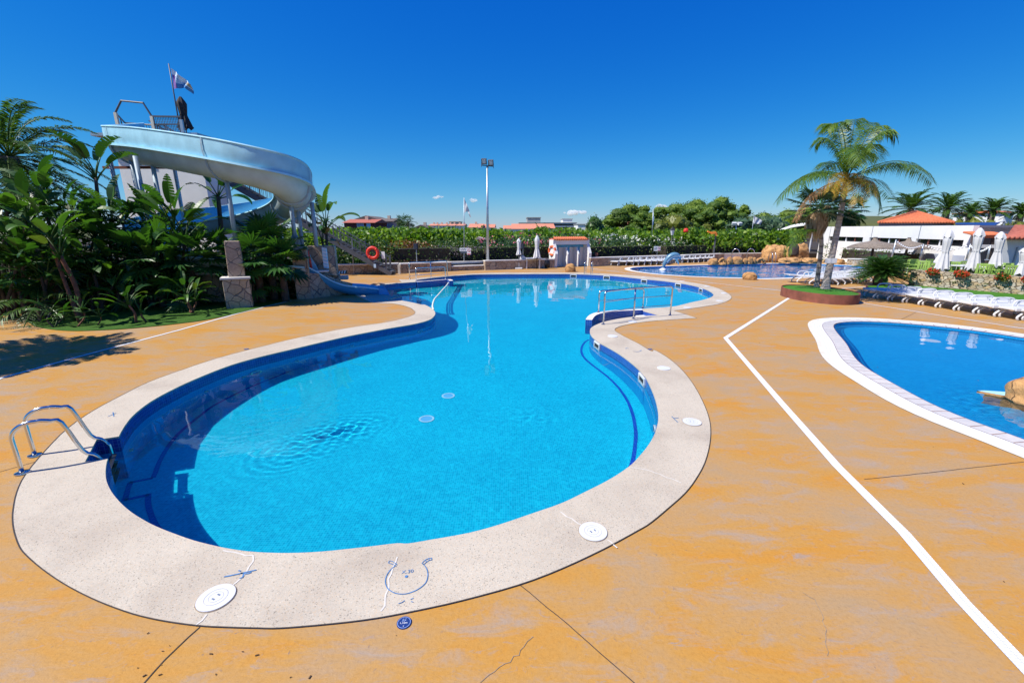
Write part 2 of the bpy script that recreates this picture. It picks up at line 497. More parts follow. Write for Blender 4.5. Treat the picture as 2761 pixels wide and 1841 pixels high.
def grassmat(name, a, b_):
    m, nt, b = newmat(name); v = coords(nt)
    f = noi(nt, v, 55, 5, .75); f2 = noi(nt, v, 1.4, 4, .6)
    c = ramp(nt, f, [(.3, a), (.7, b_)])
    c = mixc(nt, .5, c, ramp(nt, f2, [(.35, (.75, .8, .7)), (.7, (1.2, 1.15, 1.1))]), 'MULTIPLY')
    nt.links.new(c, b.inputs['Base Color']); b.inputs['Roughness'].default_value = .8
    b.inputs['Specular IOR Level'].default_value = .2
    bump(nt, b, f, .9, .03); return m
M['turf'] = grassmat('artificial_turf', (.035, .13, .012), (.075, .24, .022))
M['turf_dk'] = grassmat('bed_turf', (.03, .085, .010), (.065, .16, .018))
M['field'] = grassmat('dry_field', (.06, .075, .025), (.12, .13, .045))

G1, G2, G3, G4 = (.020, .060, .010), (.040, .115, .014), (.075, .19, .02), (.13, .25, .03)
M['l_strel'] = leafmat('paddle_leaf', [(.016, .055, .012), (.026, .085, .016), (.045, .13, .020), (.03, .095, .018), (.085, .19, .028), (.03, .10, .02), (.075, .115, .026)], .32, .42, .4)
M['l_fan'] = leafmat('fan_leaf', [(.016, .062, .016), (.03, .10, .02), (.055, .15, .025), (.10, .22, .03)], .3, .35)
M['l_date'] = leafmat('date_frond', [(.03, .08, .018), (.055, .13, .026), (.10, .18, .035)], .28, .4)
M['l_queen'] = leafmat('queen_frond', [(.04, .095, .014), (.065, .145, .018), (.10, .19, .022), (.17, .23, .028)], .3, .4)
M['l_gold'] = leafmat('golden_frond', [(.20, .22, .03), (.34, .24, .03), (.42, .22, .035), (.16, .20, .03)], .3, .5)
M['l_brown'] = leafmat('dry_frond', [(.24, .12, .06), (.34, .17, .08), (.45, .22, .09), (.30, .16, .09)], .2, .7)
M['l_straw'] = leafmat('dead_skirt', [(.44, .28, .16), (.52, .36, .22), (.36, .22, .12)], .25, .8)
M['l_cycad'] = leafmat('cycad_leaf', [(.018, .065, .012), (.035, .10, .016), (.07, .15, .03)], .2, .35)
M['l_hedge'] = leafmat('hedge_leaf', [(.022, .062, .010), (.040, .095, .012), (.075, .14, .018), (.16, .19, .03)], .25)
M['l_mul'] = leafmat('broad_leaf', [(.040, .10, .012), (.075, .17, .018), (.13, .25, .022), (.22, .32, .03), (.10, .21, .02)], .4)
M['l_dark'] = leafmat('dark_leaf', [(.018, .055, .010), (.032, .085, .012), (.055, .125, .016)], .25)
M['l_pine'] = leafmat('pine_needle', [(.045, .095, .010), (.075, .145, .014), (.12, .20, .020), (.16, .235, .026)], .3, .6)
M['l_olive'] = leafmat('olive_leaf', [(.055, .085, .014), (.10, .14, .018), (.17, .19, .025)], .3)
M['l_grey'] = leafmat('greygreen_leaf', [(.03, .07, .035), (.05, .10, .05), (.075, .14, .065)], .25)
M['l_red'] = leafmat('russet_leaf', [(.16, .04, .02), (.22, .07, .02), (.10, .09, .02)], .25)
M['l_lav'] = leafmat('lavender_leaf', [(.12, .10, .14), (.17, .13, .19), (.09, .10, .05)], .2)
M['f_pink'] = leafmat('pink_petal', [(.60, .12, .20), (.72, .22, .28), (.55, .06, .14)], .2)
M['f_white'] = leafmat('white_petal', [(.72, .72, .66), (.78, .78, .74)], .2)
M['f_red'] = leafmat('scarlet_petal', [(.62, .03, .02), (.70, .10, .03), (.50, .02, .03)], .2)
# ---------------------------------------------------------------- world, sun, camera
SUN_EL, SUN_AZ = R(54), R(20)      # light travels towards +X and slightly +Y
sdir = Vector((math.cos(SUN_AZ) * math.cos(SUN_EL), math.sin(SUN_AZ) * math.cos(SUN_EL), -math.sin(SUN_EL)))
w = bpy.data.worlds.new('World'); sc.world = w; w.use_nodes = True
nt = w.node_tree; bg = nt.nodes['Background']
sk = N(nt, 'TexSky', sky_type='NISHITA'); sk.sun_disc = False; sk.sun_elevation = SUN_EL
sk.sun_rotation = math.atan2(-sdir.x, -sdir.y)
sk.air_density = 1.0; sk.dust_density = 0.0; sk.ozone_density = 2.0; sk.altitude = 0
hs = N(nt, 'HueSaturation'); hs.inputs['Saturation'].default_value = SKY_SAT; hs.inputs['Hue'].default_value = SKY_HUE
nt.links.new(sk.outputs[0], hs.inputs['Color'])
kk = .09 * 1.516; tin = mixc(nt, 1.0, hs.outputs[0], tuple(k * kk for k in (.62, .95, 1.22)), 'MULTIPLY')
sp0 = N(nt, 'SeparateColor'); nt.links.new(tin, sp0.inputs[0]); cb0 = N(nt, 'CombineColor')
def mth(op, a, b, c=None):
    n = N(nt, 'Math', operation=op)
    for i, v in enumerate((a, b, c)):
        if v is None: continue
        if hasattr(v, 'is_output'): nt.links.new(v, n.inputs[i])
        else: n.inputs[i].default_value = v
    return n.outputs[0]
nt.links.new(mth('MAXIMUM', mth('MULTIPLY', mth('POWER', sp0.outputs[0], 1.6), .75), .001), cb0.inputs[0])
nt.links.new(mth('MULTIPLY', mth('POWER', sp0.outputs[1], .92), .56), cb0.inputs[1])
nt.links.new(mth('MULTIPLY', mth('POWER', sp0.outputs[2], .40), .74), cb0.inputs[2])
nt.links.new(mixc(nt, 1.0, cb0.outputs[0], (1 / kk, 1 / kk, 1 / kk), 'MULTIPLY'), bg.inputs[0]); bg.inputs[1].default_value = SKY_STR
sl = bpy.data.lights.new('sun', 'SUN'); sl.energy = SUN_E; sl.angle = R(.5); sl.color = (1, .95, .86)
so = bpy.data.objects.new('sun', sl); COL.objects.link(so); so.rotation_euler = sdir.to_track_quat('-Z', 'Y').to_euler()
so.location = (-20, -8, 30)
sl.cycles.is_caustics_light = True
cam = bpy.data.cameras.new('camera'); co = bpy.data.objects.new('camera', cam); COL.objects.link(co); sc.camera = co
cam.sensor_width = 36; cam.lens = F / 2761 * 36; cam.clip_start = .05; cam.clip_end = 9000
co.location = (0, 0, H); co.rotation_euler = (math.pi / 2 - TH, 0, 0)
sc.view_settings.view_transform = 'Standard'; sc.view_settings.look = 'None'; sc.view_settings.exposure = EXPO
sc.cycles.use_denoising = True; sc.cycles.max_bounces = 10; sc.cycles.transparent_max_bounces = 12
sc.cycles.volume_bounces = 3; sc.cycles.sample_clamp_indirect = 8; sc.cycles.transmission_bounces = 8; sc.cycles.diffuse_bounces = 3
def recv(o):
    if o.type == 'MESH': o.cycles.is_caustics_receiver = True
    for c in o.children: recv(c)
    return o

# ---------------------------------------------------------------- pool outlines (traced on the ground, metres)
def run(conv, pts): return [G(*conv(*p)) for p in pts]
near_edge = (run(Z1, [(205, 975), (195, 1010), (190, 1060), (195, 1110), (215, 1160), (245, 1205), (290, 1255), (350, 1305), (430, 1355), (500, 1390), (600, 1430), (720, 1472), (850, 1505), (950, 1525), (1060, 1540), (1200, 1548), (1350, 1548), (1500, 1540), (1650, 1525), (1800, 1508), (1950, 1490)])
  + run(Z2, [(0, 1365), (150, 1340), (400, 1295), (600, 1240), (800, 1172), (1000, 1102), (1150, 1030), (1280, 965), (1380, 905), (1460, 845), (1520, 780), (1570, 715), (1605, 650), (1625, 580), (1628, 520), (1618, 460), (1600, 400), (1575, 340), (1545, 280)])
  + run(Z3, [(1060, 1400), (990, 1320), (900, 1240), (800, 1165), (700, 1100), (600, 1045), (520, 1000), (460, 955), (425, 920), (407, 880), (410, 840), (440, 810), (500, 780), (560, 757), (640, 737), (750, 715), (850, 700), (960, 688), (1060, 682), (1250, 672)]))
lobe = run(Z3, [(1040, 592), (1390, 570), (1500, 550), (1640, 515), (1760, 490), (1850, 463), (1892, 440), (1897, 418), (1870, 393), (1800, 357), (1700, 325), (1600, 302), (1500, 285), (1300, 258), (1100, 238), (900, 217), (700, 197), (500, 185), (300, 177), (150, 173), (0, 173)])
lobe += run(lambda x, y: (x, y), [(1400, 739), (1340, 739.3)]) + run(ZL, [(2352, 590), (2100, 605), (1830, 625), (1500, 660), (1210, 695)])
leftfar = run(ZL, [(1190, 738), (850, 762), (600, 785), (430, 808)])
leftsl = run(ZL, [(400, 880), (430, 960)])
leftcop = run(ZL, [(530, 985), (700, 1000), (910, 1020)])
leftrec = run(ZL, [(625, 1092)])
leftpen = run(ZL, [(905, 1106), (1090, 1140), (1290, 1185)]) + run(Z1, [(2120, 50), (2165, 75), (2181, 100), (2172, 120), (2150, 138), (2100, 155), (2020, 172), (1900, 192), (1780, 215), (1660, 238), (1540, 265), (1420, 293), (1300, 322), (1180, 350), (1070, 378), (960, 410), (850, 450), (740, 495), (640, 540), (550, 585), (470, 630), (400, 680), (345, 730), (310, 775), (285, 815), (270, 845)])
notch = run(Z1, [(135, 865), (65, 1000)])
LOWTIP = run(Z3, [(1050, 618)])
near_s = catmull(near_edge, 3)
lobe_s = catmull(lobe, 3)
pen_s = catmull(leftpen, 3)
POOL = near_s + LOWTIP + lobe_s + leftfar + leftsl + leftcop + leftrec + pen_s + notch
# outer edge of the coping
o1 = (run(lambda x, y: (x / 1.8644, 1000 + y / 1.8644), [(900, 0), (740, 60), (600, 130), (470, 200), (340, 290), (230, 400), (130, 520), (85, 610), (66, 700), (64, 760), (74, 820), (98, 885)])
  + run(lambda x, y: (x / 3.0947, 1480 + y / 3.0947), [(218, 55), (350, 170), (520, 287), (700, 385), (880, 465), (1100, 543), (1300, 592), (1500, 625), (1700, 648), (1900, 657), (2150, 664), (2352, 664)])
  + run(lambda x, y: (900 + x / 2.6133, 1300 + y / 2.6133), [(0, 1000), (300, 962), (600, 905), (900, 838), (1300, 728), (1600, 615), (1900, 475), (2140, 345)])
  + run(Z2, [(1580, 1230), (1700, 1130), (1800, 1040), (1870, 950), (1930, 840), (1962, 720), (1968, 620), (1955, 540), (1925, 460), (1880, 370), (1820, 280), (1750, 205), (1680, 150), (1600, 105)])
  + run(Z3, [(1150, 1110), (1000, 1020), (850, 945), (760, 895), (715, 865), (707, 845), (730, 825), (800, 800), (950, 770), (1150, 745), (1400, 725), (1700, 708)])
  )
o2 = run(Z3, [(1420, 618), (1640, 590), (1800, 565), (1950, 540), (2060, 505), (2112, 470), (2110, 440), (2060, 400), (1960, 350), (1850, 318), (1700, 287), (1500, 255), (1200, 215), (900, 190), (600, 172), (300, 160), (0, 158)])
o2 += run(lambda x, y: (x, y), [(1400, 735.5), (1340, 735.8)]) + run(ZL, [(2352, 572), (2100, 590), (1700, 622), (1300, 655), (1050, 690)])
o3 = run(ZL, [(840, 690), (900, 745), (600, 768), (440, 790), (280, 850), (200, 950), (0, 930), (-150, 950), (0, 1000)])
o4 = run(ZL, [(220, 1100), (300, 1140), (450, 1155), (700, 1165), (900, 1200), (1050, 1245), (1140, 1300), (1172, 1345), (1130, 1390), (980, 1450)]) + run(Z1, [(1900, 152), (1700, 182), (1500, 218), (1300, 260), (1100, 310), (900, 362), (760, 405), (640, 447)])
OUTER = catmull(o1, 3) + catmull(o2, 3) + o3 + catmull(o4, 3)
# side pool and back pool
side_in = run(Z4, [(345, 292), (342, 272), (362, 255), (420, 244), (520, 238), (640, 237), (780, 241), (950, 251), (1180, 270), (1400, 290), (1600, 312), (1850, 345), (2100, 385)])
side_in += [G(2761, 912.5), G(3000, 937), G(3250, 985), G(3400, 1080), G(3380, 1210), G(3200, 1310), G(2960, 1262)]
side_in += run(Z4, [(2177, 1365), (2050, 1320), (1900, 1275), (1750, 1225), (1600, 1165), (1450, 1105), (1300, 1040), (1160, 965), (1020, 890), (880, 810), (740, 735), (640, 670), (570, 610), (520, 540), (480, 460), (430, 400), (380, 345)])
SIDE = resample(side_in + side_in[:1], .22)[:-1]
for _ in range(3): SIDE = [(SIDE[i - 1] + SIDE[i] * 2 + SIDE[(i + 1) % len(SIDE)]) / 4 for i in range(len(SIDE))]
back_in = run(K3, [(935, 1020), (1000, 1005), (1200, 998), (1600, 988), (1900, 980), (2195, 974)]) + run(K4, [(300, 1074), (600, 1085), (760, 1097), (800, 1112), (720, 1136), (550, 1154), (300, 1169), (0, 1179)]) + run(K3, [(1900, 1095), (1600, 1088), (1300, 1072), (1150, 1060), (1000, 1040)])
BACK = catmull(back_in, 3, True)
SIDE_OUT = [offset_loop(SIDE, d) for d in (.27, .52, .62)]
BACK_OUT = offset_loop(BACK, .38)
WATER_Z, FLOOR_Z = -.16, -1.26

# ---------------------------------------------------------------- ground and deck
ground = MB(); L_ = 6000
ground.sheet([[(-L_, -L_), (L_, -L_), (L_, L_), (-L_, L_)], [(-60, -12), (60, -12), (60, 46), (-60, 46)]], -.02)
tag(ground.build('ground', M['field']), kind='structure')
dk = MB().sheet([[(-60, -12), (60, -12), (60, 46), (-60, 46)], OUTER, SIDE_OUT[2], BACK_OUT], 0)
dko = tag(dk.build('pool_deck', M['deck']), kind='structure')

def uv_floor(o, scale=1):
    me = o.data; uv = me.uv_layers.new(name='UVMap')
    for l in me.loops:
        c = me.vertices[l.vertex_index].co; uv.data[l.index].uv = (c.x * scale, c.y * scale)
def uv_wall(o, rows):
    """mesh made of bands between loops: u = running length, v = height"""
    me = o.data; uv = me.uv_layers.new(name='UVMap')
    for p in me.polygons:
        for li in p.loop_indices:
            vi = me.loops[li].vertex_index; uv.data[li].uv = (rows[vi], me.vertices[vi].co.z + o.location.z)

def add_uv_wall_band(loop, z0, z1, name, mat, parent):
    pts = [Vector((p[0], p[1], 0)) for p in loop]; pts.append(pts[0])
    n = len(pts); s = [0]
    for a, b in zip(pts, pts[1:]): s.append(s[-1] + (b - a).length)
    mb = MB().band([(p.x, p.y, z0) for p in pts], [(p.x, p.y, z1) for p in pts])
    o = mb.build(name, mat, parent); rows = s + s
    uv_wall(o, rows); return o

def basin(loop, zf, tile, wall, parent, band=None):
    f = MB().sheet([loop], zf).build('basin_floor', tile, parent); uv_floor(f)
    zt = -.02 if band is None else -.30
    recv(f); recv(add_uv_wall_band(loop, zf, zt, 'basin_wall', wall, parent))
    if band: recv(add_uv_wall_band(loop, zt, -.02, 'waterline_tile', band, parent))

# ---- main pool
mp = thing('swimming_pool', 'large figure-eight swimming pool with wide speckled beige coping and turquoise water', 'swimming pool', (-1.5, 14, 0))
basin(POOL, FLOOR_Z, M['tile'], M['tile_wall'], mp, M['tile_band'])
cp = MB().sheet([OUTER, POOL], .006)
n_ = len(POOL)
cp.band([(p[0], p[1], .006) for p in POOL + POOL[:1]], [(p[0], p[1], -.02) for p in POOL + POOL[:1]])
cp.build('coping', M['coping'], mp)
j = MB(); Po = OUTER + OUTER[:1]
A, B = strip(Po, .009, .010); j.band(A, B); j.build('coping_joint', M['joint'], mp)

def water(loop, name, x0, x1, y0, y1, base, grow, amp, spots, zw):
    ys = [y0]; 
    while ys[-1] < y1: ys.append(ys[-1] + base * (1 + grow * (ys[-1] - y0)))
    nx = int((x1 - x0) / (base * 1.35)); xs = np.linspace(x0, x1, nx); ys = np.array(ys)
    X, Y = np.meshgrid(xs, ys)
    def waves(seed, lam, n, a):
        r = np.random.default_rng(seed); Zs = np.zeros_like(X)
        for i in range(n):
            th = r.uniform(0, 2 * np.pi); k = 2 * np.pi / (lam * r.uniform(.7, 1.5))
            Zs += np.sin(k * (X * np.cos(th) + Y * np.sin(th)) + r.uniform(0, 6.3) + .6 * np.sin(.9 * X + 1.3 * Y + i))
        return a * Zs / math.sqrt(n)
    Z = waves(1, 1.3, 7, amp) + waves(2, .45, 9, amp * .33)
    for (cx_, cy_, ang, ra, rb, a_, lam) in spots:
        u = (X - cx_) * np.cos(ang) + (Y - cy_) * np.sin(ang); v_ = -(X - cx_) * np.sin(ang) + (Y - cy_) * np.cos(ang)
        q = (u / ra) ** 2 + (v_ / rb) ** 2
        Z += np.exp(-q * 1.3) * waves(5, lam, 16, a_) * (.8 + .3 * np.sin(3.1 * u + 1.7 * np.sin(4 * v_)))
        rr = np.sqrt(np.maximum(q, 1e-6))
        Z += a_ * .13 * np.exp(-((rr - 1.25) / .5) ** 2) * np.sin(2 * np.pi * (rr * (ra * .5 + rb * .5) + .03 * np.sin(5 * np.arctan2(v_, u)) + .02 * np.sin(9 * u)) / .14) * (.6 + .6 * np.sin(2.0 * np.arctan2(v_, u) + 1))
    lp = np.array([(p[0], p[1]) for p in loop]); ins = np.zeros_like(X, dtype=bool)
    xj, yj = lp[-1]
    for (xi, yi) in lp:
        c_ = ((yi > Y) != (yj > Y))
        with np.errstate(divide='ignore', invalid='ignore'):
            xc = (xj - xi) * (Y - yi) / (yj - yi + 1e-12) + xi
        ins ^= c_ & (X < xc); xj, yj = xi, yi
    cell = ins[:-1, :-1] | ins[1:, :-1] | ins[:-1, 1:] | ins[1:, 1:]
    c2 = cell.copy(); c2[1:] |= cell[:-1]; c2[:-1] |= cell[1:]; c2[:, 1:] |= cell[:, :-1]; c2[:, :-1] |= cell[:, 1:]
    I, J = np.nonzero(c2); W = X.shape[1]
    Fq = np.stack([I * W + J, I * W + J + 1, (I + 1) * W + J + 1, (I + 1) * W + J], 1)
    used, inv = np.unique(Fq.ravel(), return_inverse=True)
    V = np.stack([X.ravel(), Y.ravel(), zw + Z.ravel()], 1)[used]
    o = np_mesh(name, V, inv.reshape(Fq.shape), M['water'], None, True)
    o.cycles.is_caustics_caster = True
    return tag(o, kind='structure')
rp0, rp1 = G(575, 1180, -.16), G(930, 1075, -.16)
rm = (rp0 + rp1) / 2; ra_ = math.atan2(rp1.y - rp0.y, rp1.x - rp0.x)
r2 = G(1330, 1080, -.16); r3 = G(1240, 962, -.16)
water(POOL, 'pool_water', -6.4, 9.0, 2.7, 30.5, .030, .05, .0011,
      [(rm.x, rm.y, ra_, (rp1 - rp0).length * .42, .46, .0040, .14), (r2.x, r2.y, .3, .9, .5, .0007, .18), (r3.x, r3.y, .3, 1.2, .7, .0008, .2)], WATER_Z)

# lane line on the floor, following the wall
def lane(pts, d, sgn, w_=.075):
    P = catmull([Vector((p[0], p[1], 0)) for p in pts], 2); Q = []
    for i in range(1, len(P) - 1):
        t = (P[i + 1] - P[i - 1]).normalized(); Q.append(P[i] + Vector((-t.y, t.x, 0)) * d * sgn)
    Q = resample(Q, .12)
    for _ in range(6): Q = [Q[0]] + [(Q[i - 1] + Q[i] * 2 + Q[i + 1]) / 4 for i in range(1, len(Q) - 1)] + [Q[-1]]
    return Q
def GW(px, py, zw=WATER_Z, zf=FLOOR_Z):
    """floor point seen at a pixel through the water surface"""
    a = (px - CX) / F; b = -(py - CY) / F; d = Vector((a, CT + b * ST, -ST + b * CT)).normalized()
    p = Vector((0, 0, H)) + d * ((zw - H) / d.z); h = Vector((d.x, d.y, 0)); sn = h.length / 1.333; h.normalize()
    q = p + h * (sn / math.sqrt(1 - sn * sn)) * (zw - zf); q.z = zf; return q
ll = MB()
Lw = [[Z1(1700, 330), Z1(1560, 365), Z1(1400, 410), Z1(1250, 470), Z1(1100, 530), Z1(950, 600), Z1(830, 665), Z1(740, 735), Z1(650, 810), Z1(580, 890), Z1(520, 985), Z1(475, 1096)],
      [Z1(475, 1096), Z1(332, 1124)], [Z1(340, 1118), Z1(305, 1233)], [Z1(302, 1228), Z1(452, 1196)], [Z1(448, 1192), Z1(447, 1250), Z1(465, 1315), Z1(490, 1375), Z1(540, 1440)],
      [Z2(1215, 28), Z2(1165, 45), Z2(1133, 80), Z2(1128, 120), Z2(1150, 160), Z2(1210, 213), Z2(1290, 272), Z2(1365, 345), Z2(1425, 430), Z2(1460, 520), Z2(1480, 620), Z2(1480, 700), Z2(1462, 830), Z2(1430, 900)]]
for q in Lw:
    Q = [GW(*p) for p in q]; Q = resample(catmull(Q, 5), .1) if len(Q) > 2 else Q
    A, B = strip(Q, .062, FLOOR_Z + .006); lo = MB().band(A, B).build('lane_line', M['tile_line'], mp); uv_floor(lo); recv(lo)

# thin walls of the two entry channels
def chan_wall(pts, z, parent, wd=.17):
    P = resample(catmull(pts, 4), .12); A, B = strip(P, wd, z)
    mb = MB(); mb.band(A, B, 0)
    for S in (A, B): mb.band([(p.x, p.y, z) for p in S], [(p.x, p.y, FLOOR_Z) for p in S], 1)
    e = len(P) - 1
    mb.band([A[0], B[0]], [(A[0].x, A[0].y, FLOOR_Z), (B[0].x, B[0].y, FLOOR_Z)], 1)
    mb.band([A[e], B[e]], [(A[e].x, A[e].y, FLOOR_Z), (B[e].x, B[e].y, FLOOR_Z)], 1)
    o = mb.build('channel_wall', [M['copingwhite'], M['tile_band']], parent); uv_floor(o)
    me = o.data; uvl = me.uv_layers['UVMap']
    for p in me.polygons:
        if p.material_index == 1:
            for li in p.loop_indices:
                c = me.vertices[me.loops[li].vertex_index].co; uvl.data[li].uv = (c.x + c.y * .4, c.z)
    return recv(o)
chan_wall(run(Z3, [(1045, 605), (850, 612), (700, 622), (560, 638), (480, 655), (425, 685), (392, 730)]), .012, mp, .2)
chan_wall(run(ZL, [(1200, 736), (1450, 716), (1700, 697), (1840, 690), (1890, 715)]), .012, mp, .2)
# steps at the ends of the channels
def steps(a, b, inward, parent, n=4):
    mb = MB(); a = Vector(a); b = Vector(b); d = Vector(inward).normalized()
    for i in range(n):
        z = -.14 - .2 * i
        p0, p1 = a + d * (.30 * i), b + d * (.30 * i); q0, q1 = a + d * (.30 * (i + 1)), b + d * (.30 * (i + 1))
        mb.prism([p0, p1, q1, q0], FLOOR_Z, z)
    return recv(mb.build('entry_steps', M['signwhite'], parent))
e0, e1 = G(*Z3(1235, 670)), G(*Z3(1055, 620))
dd = G(*Z3(800, 660)) - G(*Z3(1150, 640)); steps(e0, e1, dd, mp)
f0, f1 = G(*ZL(1215, 728)), G(*ZL(1180, 702)); dd = G(*ZL(1600, 680)) - G(*ZL(1200, 715)); steps(f0, f1, dd, mp)

# skimmers, lids, lights, drains
def on_wall(p):
    best = None
    for i in range(len(POOL)):
        a = Vector(POOL[i - 1][:2]); b = Vector(POOL[i][:2]); t = b - a
        s = max(0, min(1, (p - a).dot(t) / max(t.length_squared, 1e-9))); q = a + t * s
        d = (q - p).length
        if best is None or d < best[0]: best = (d, q, t.normalized())
    return best[1], best[2]
ar_ = sum(POOL[i - 1][0] * POOL[i][1] - POOL[i][0] * POOL[i - 1][1] for i in range(len(POOL)))
SG = 1 if ar_ > 0 else -1
def inward(t): return Vector((-t.y, t.x)) * SG
def skimmer(px, py):
    q, t = on_wall(G(px, py, 0).to_2d()); n = inward(t); rz = math.atan2(t.y, t.x)
    c = Vector((q.x, q.y, 0)); n3 = Vector((n.x, n.y, 0)); t3 = Vector((t.x, t.y, 0))
    mb = MB(); W_, H_, f_ = .40, .25, .035; zc = -.155
    for sgn in (-1, 1):
        mb.box(c + n3 * .012 + t3 * sgn * (W_ / 2 - f_ / 2) + Vector((0, 0, zc)), (f_, .03, H_), rz)
        mb.box(c + n3 * .012 + Vector((0, 0, zc + sgn * (H_ / 2 - f_ / 2))), (W_ - 2 * f_, .03, f_), rz)
    fr = mb.build('skimmer', M['white'], mp); recv(fr)
    recv(MB().box(c + n3 * .003 + Vector((0, 0, zc)), (W_ - .06, .012, H_ - .06), rz).build('skimmer_mouth', M['dark'], fr))  # solid dark plate; the opening's shade is put into its colour
    recv(MB().box(c + n3 * .006 + Vector((0, 0, zc - .055)), (W_ - .08, .016, .075), rz).build('weir_flap', M['white'], fr))
for p in ((Z3(190, 185)), (Z3(550, 205)), (Z3(1030, 238)), (Z3(1425, 285)), (Z3(1720, 340)), (Z3(485, 985)), (Z3(1035, 1380))): skimmer(*p)
def disc(mb, c, r, z0, z1, seg=40, mi=0):
    mb.prism([(c[0] + r * math.cos(2 * math.pi * k / seg), c[1] + r * math.sin(2 * math.pi * k / seg)) for k in range(seg)], z0, z1, mi)
def ringflat(mb, c, r0, r1, z, seg=40, mi=0, a0=0, a1=2 * math.pi):
    A = [(c[0] + r0 * math.cos(a0 + (a1 - a0) * k / seg), c[1] + r0 * math.sin(a0 + (a1 - a0) * k / seg), z) for k in range(seg + 1)]
    B = [(c[0] + r1 * math.cos(a0 + (a1 - a0) * k / seg), c[1] + r1 * math.sin(a0 + (a1 - a0) * k / seg), z) for k in range(seg + 1)]
    mb.band(B, A, mi)
for (px, py, rot) in ((583.3, 1613.2, 1.2), (1598.6, 1435, .5), (1865.5, 1138.8, -.1), Z3(1297, 1316) + (0,), Z3(680, 928) + (0,), Z3(918, 752) + (0,), Z3(1580, 582) + (0,), Z3(1972, 500) + (0,), Z3(2026, 408) + (0,), Z3(1822, 322) + (0,), Z3(1520, 262) + (0,), Z3(1060, 210) + (0,)):
    c = G(px, py); r = .128
    mb = MB(); disc(mb, c, r, .004, .016); lid = mb.build('skimmer_lid', M['white'], mp)
    if py > 1000:
        mb = MB(); ringflat(mb, c, r + .001, r + .006, .0165 - .006); ringflat(mb, c, r * .60, r * .615, .0172); ringflat(mb, c, r * .38, r * .39, .0172)
        mb.build('lid_groove', M['crack'], lid)
        for s_ in (-1, 1): MB().box((c.x + s_ * .022 * math.cos(rot), c.y + s_ * .022 * math.sin(rot), .0165), (.012, .026, .003), rot).build('finger_hole', M['galv'], lid)
# repair streaks of pale filler through the lids
for pts in ([Z1(905, 1548 - 22), (690, 1500), (640, 1570), (610, 1590)], [(1510, 1378), (1545, 1400), (1570, 1417)], [(1640, 1455), (1660, 1474)], [Z2(1440, 865), Z2(1560, 885), Z2(1780, 968)], [(1075, 1500), (1050, 1560), (1040, 1610), (1030, 1645)], [(560, 1655), (530, 1685)]):
    P = resample([G(*p, .009) for p in pts], .05)
    P = [p + Vector((random.uniform(-.012, .012), random.uniform(-.012, .012), 0)) for p in P]
    A, B = strip(P, .013, .009); MB().band(A, B).build('repair_streak', M['filler'], mp)
# underwater lights on the walls and drains on the floor
def wall_disc(px, py, z, r, name='wall_fitting', m='white'):
    q, t = on_wall(G(px, py, 0).to_2d()); n = inward(t)
    mb = MB(); P0 = Vector((q.x, q.y, z)); n3 = Vector((n.x, n.y, 0)); t3 = Vector((t.x, t.y, 0))
    seg = 20; ring = lambda rr, o: [P0 + n3 * o + (t3 * math.cos(2 * math.pi * k / seg) + Vector((0, 0, 1)) * math.sin(2 * math.pi * k / seg)) * rr for k in range(seg)]
    mb.add(ring(r, .004) + ring(r, .03), [(k, (k + 1) % seg, seg + (k + 1) % seg, seg + k) for k in range(seg)])
    mb.add(ring(r, .03) + ring(r * .66, .032), [(k, (k + 1) % seg, seg + (k + 1) % seg, seg + k) for k in range(seg)])
    mb.add(ring(r * .66, .020), [tuple(range(seg))], 1)
    return recv(mb.build(name, [M[m], M['tile_line']], mp))
for p, z, r in ((Z1(1130, 385), -.66, .13), (Z1(1040, 400), -.7, .04), (Z1(640, 575), -.7, .045), (Z1(330, 780), -.7, .04), (Z1(2090, 160), -.5, .10), (Z1(1360, 320), -.62, .05), (Z1(800, 480), -.62, .04), (Z2(1626, 480), -.62, .10), (Z1(1700, 245), -.55, .05)):
    wall_disc(*p, z, r)
for p in (Z1(2128, 738), Z2(262, 403)):
    c = GW(*p); mb = MB()
    ringflat(mb, c, .10, .135, FLOOR_Z + .012); dr = recv(mb.build('floor_drain', M['flume_lip'], mp)); mb = MB()
    disc(mb, c, .10, FLOOR_Z + .001, FLOOR_Z + .008); recv(mb.build('drain_grille', M['flume_in'], dr))

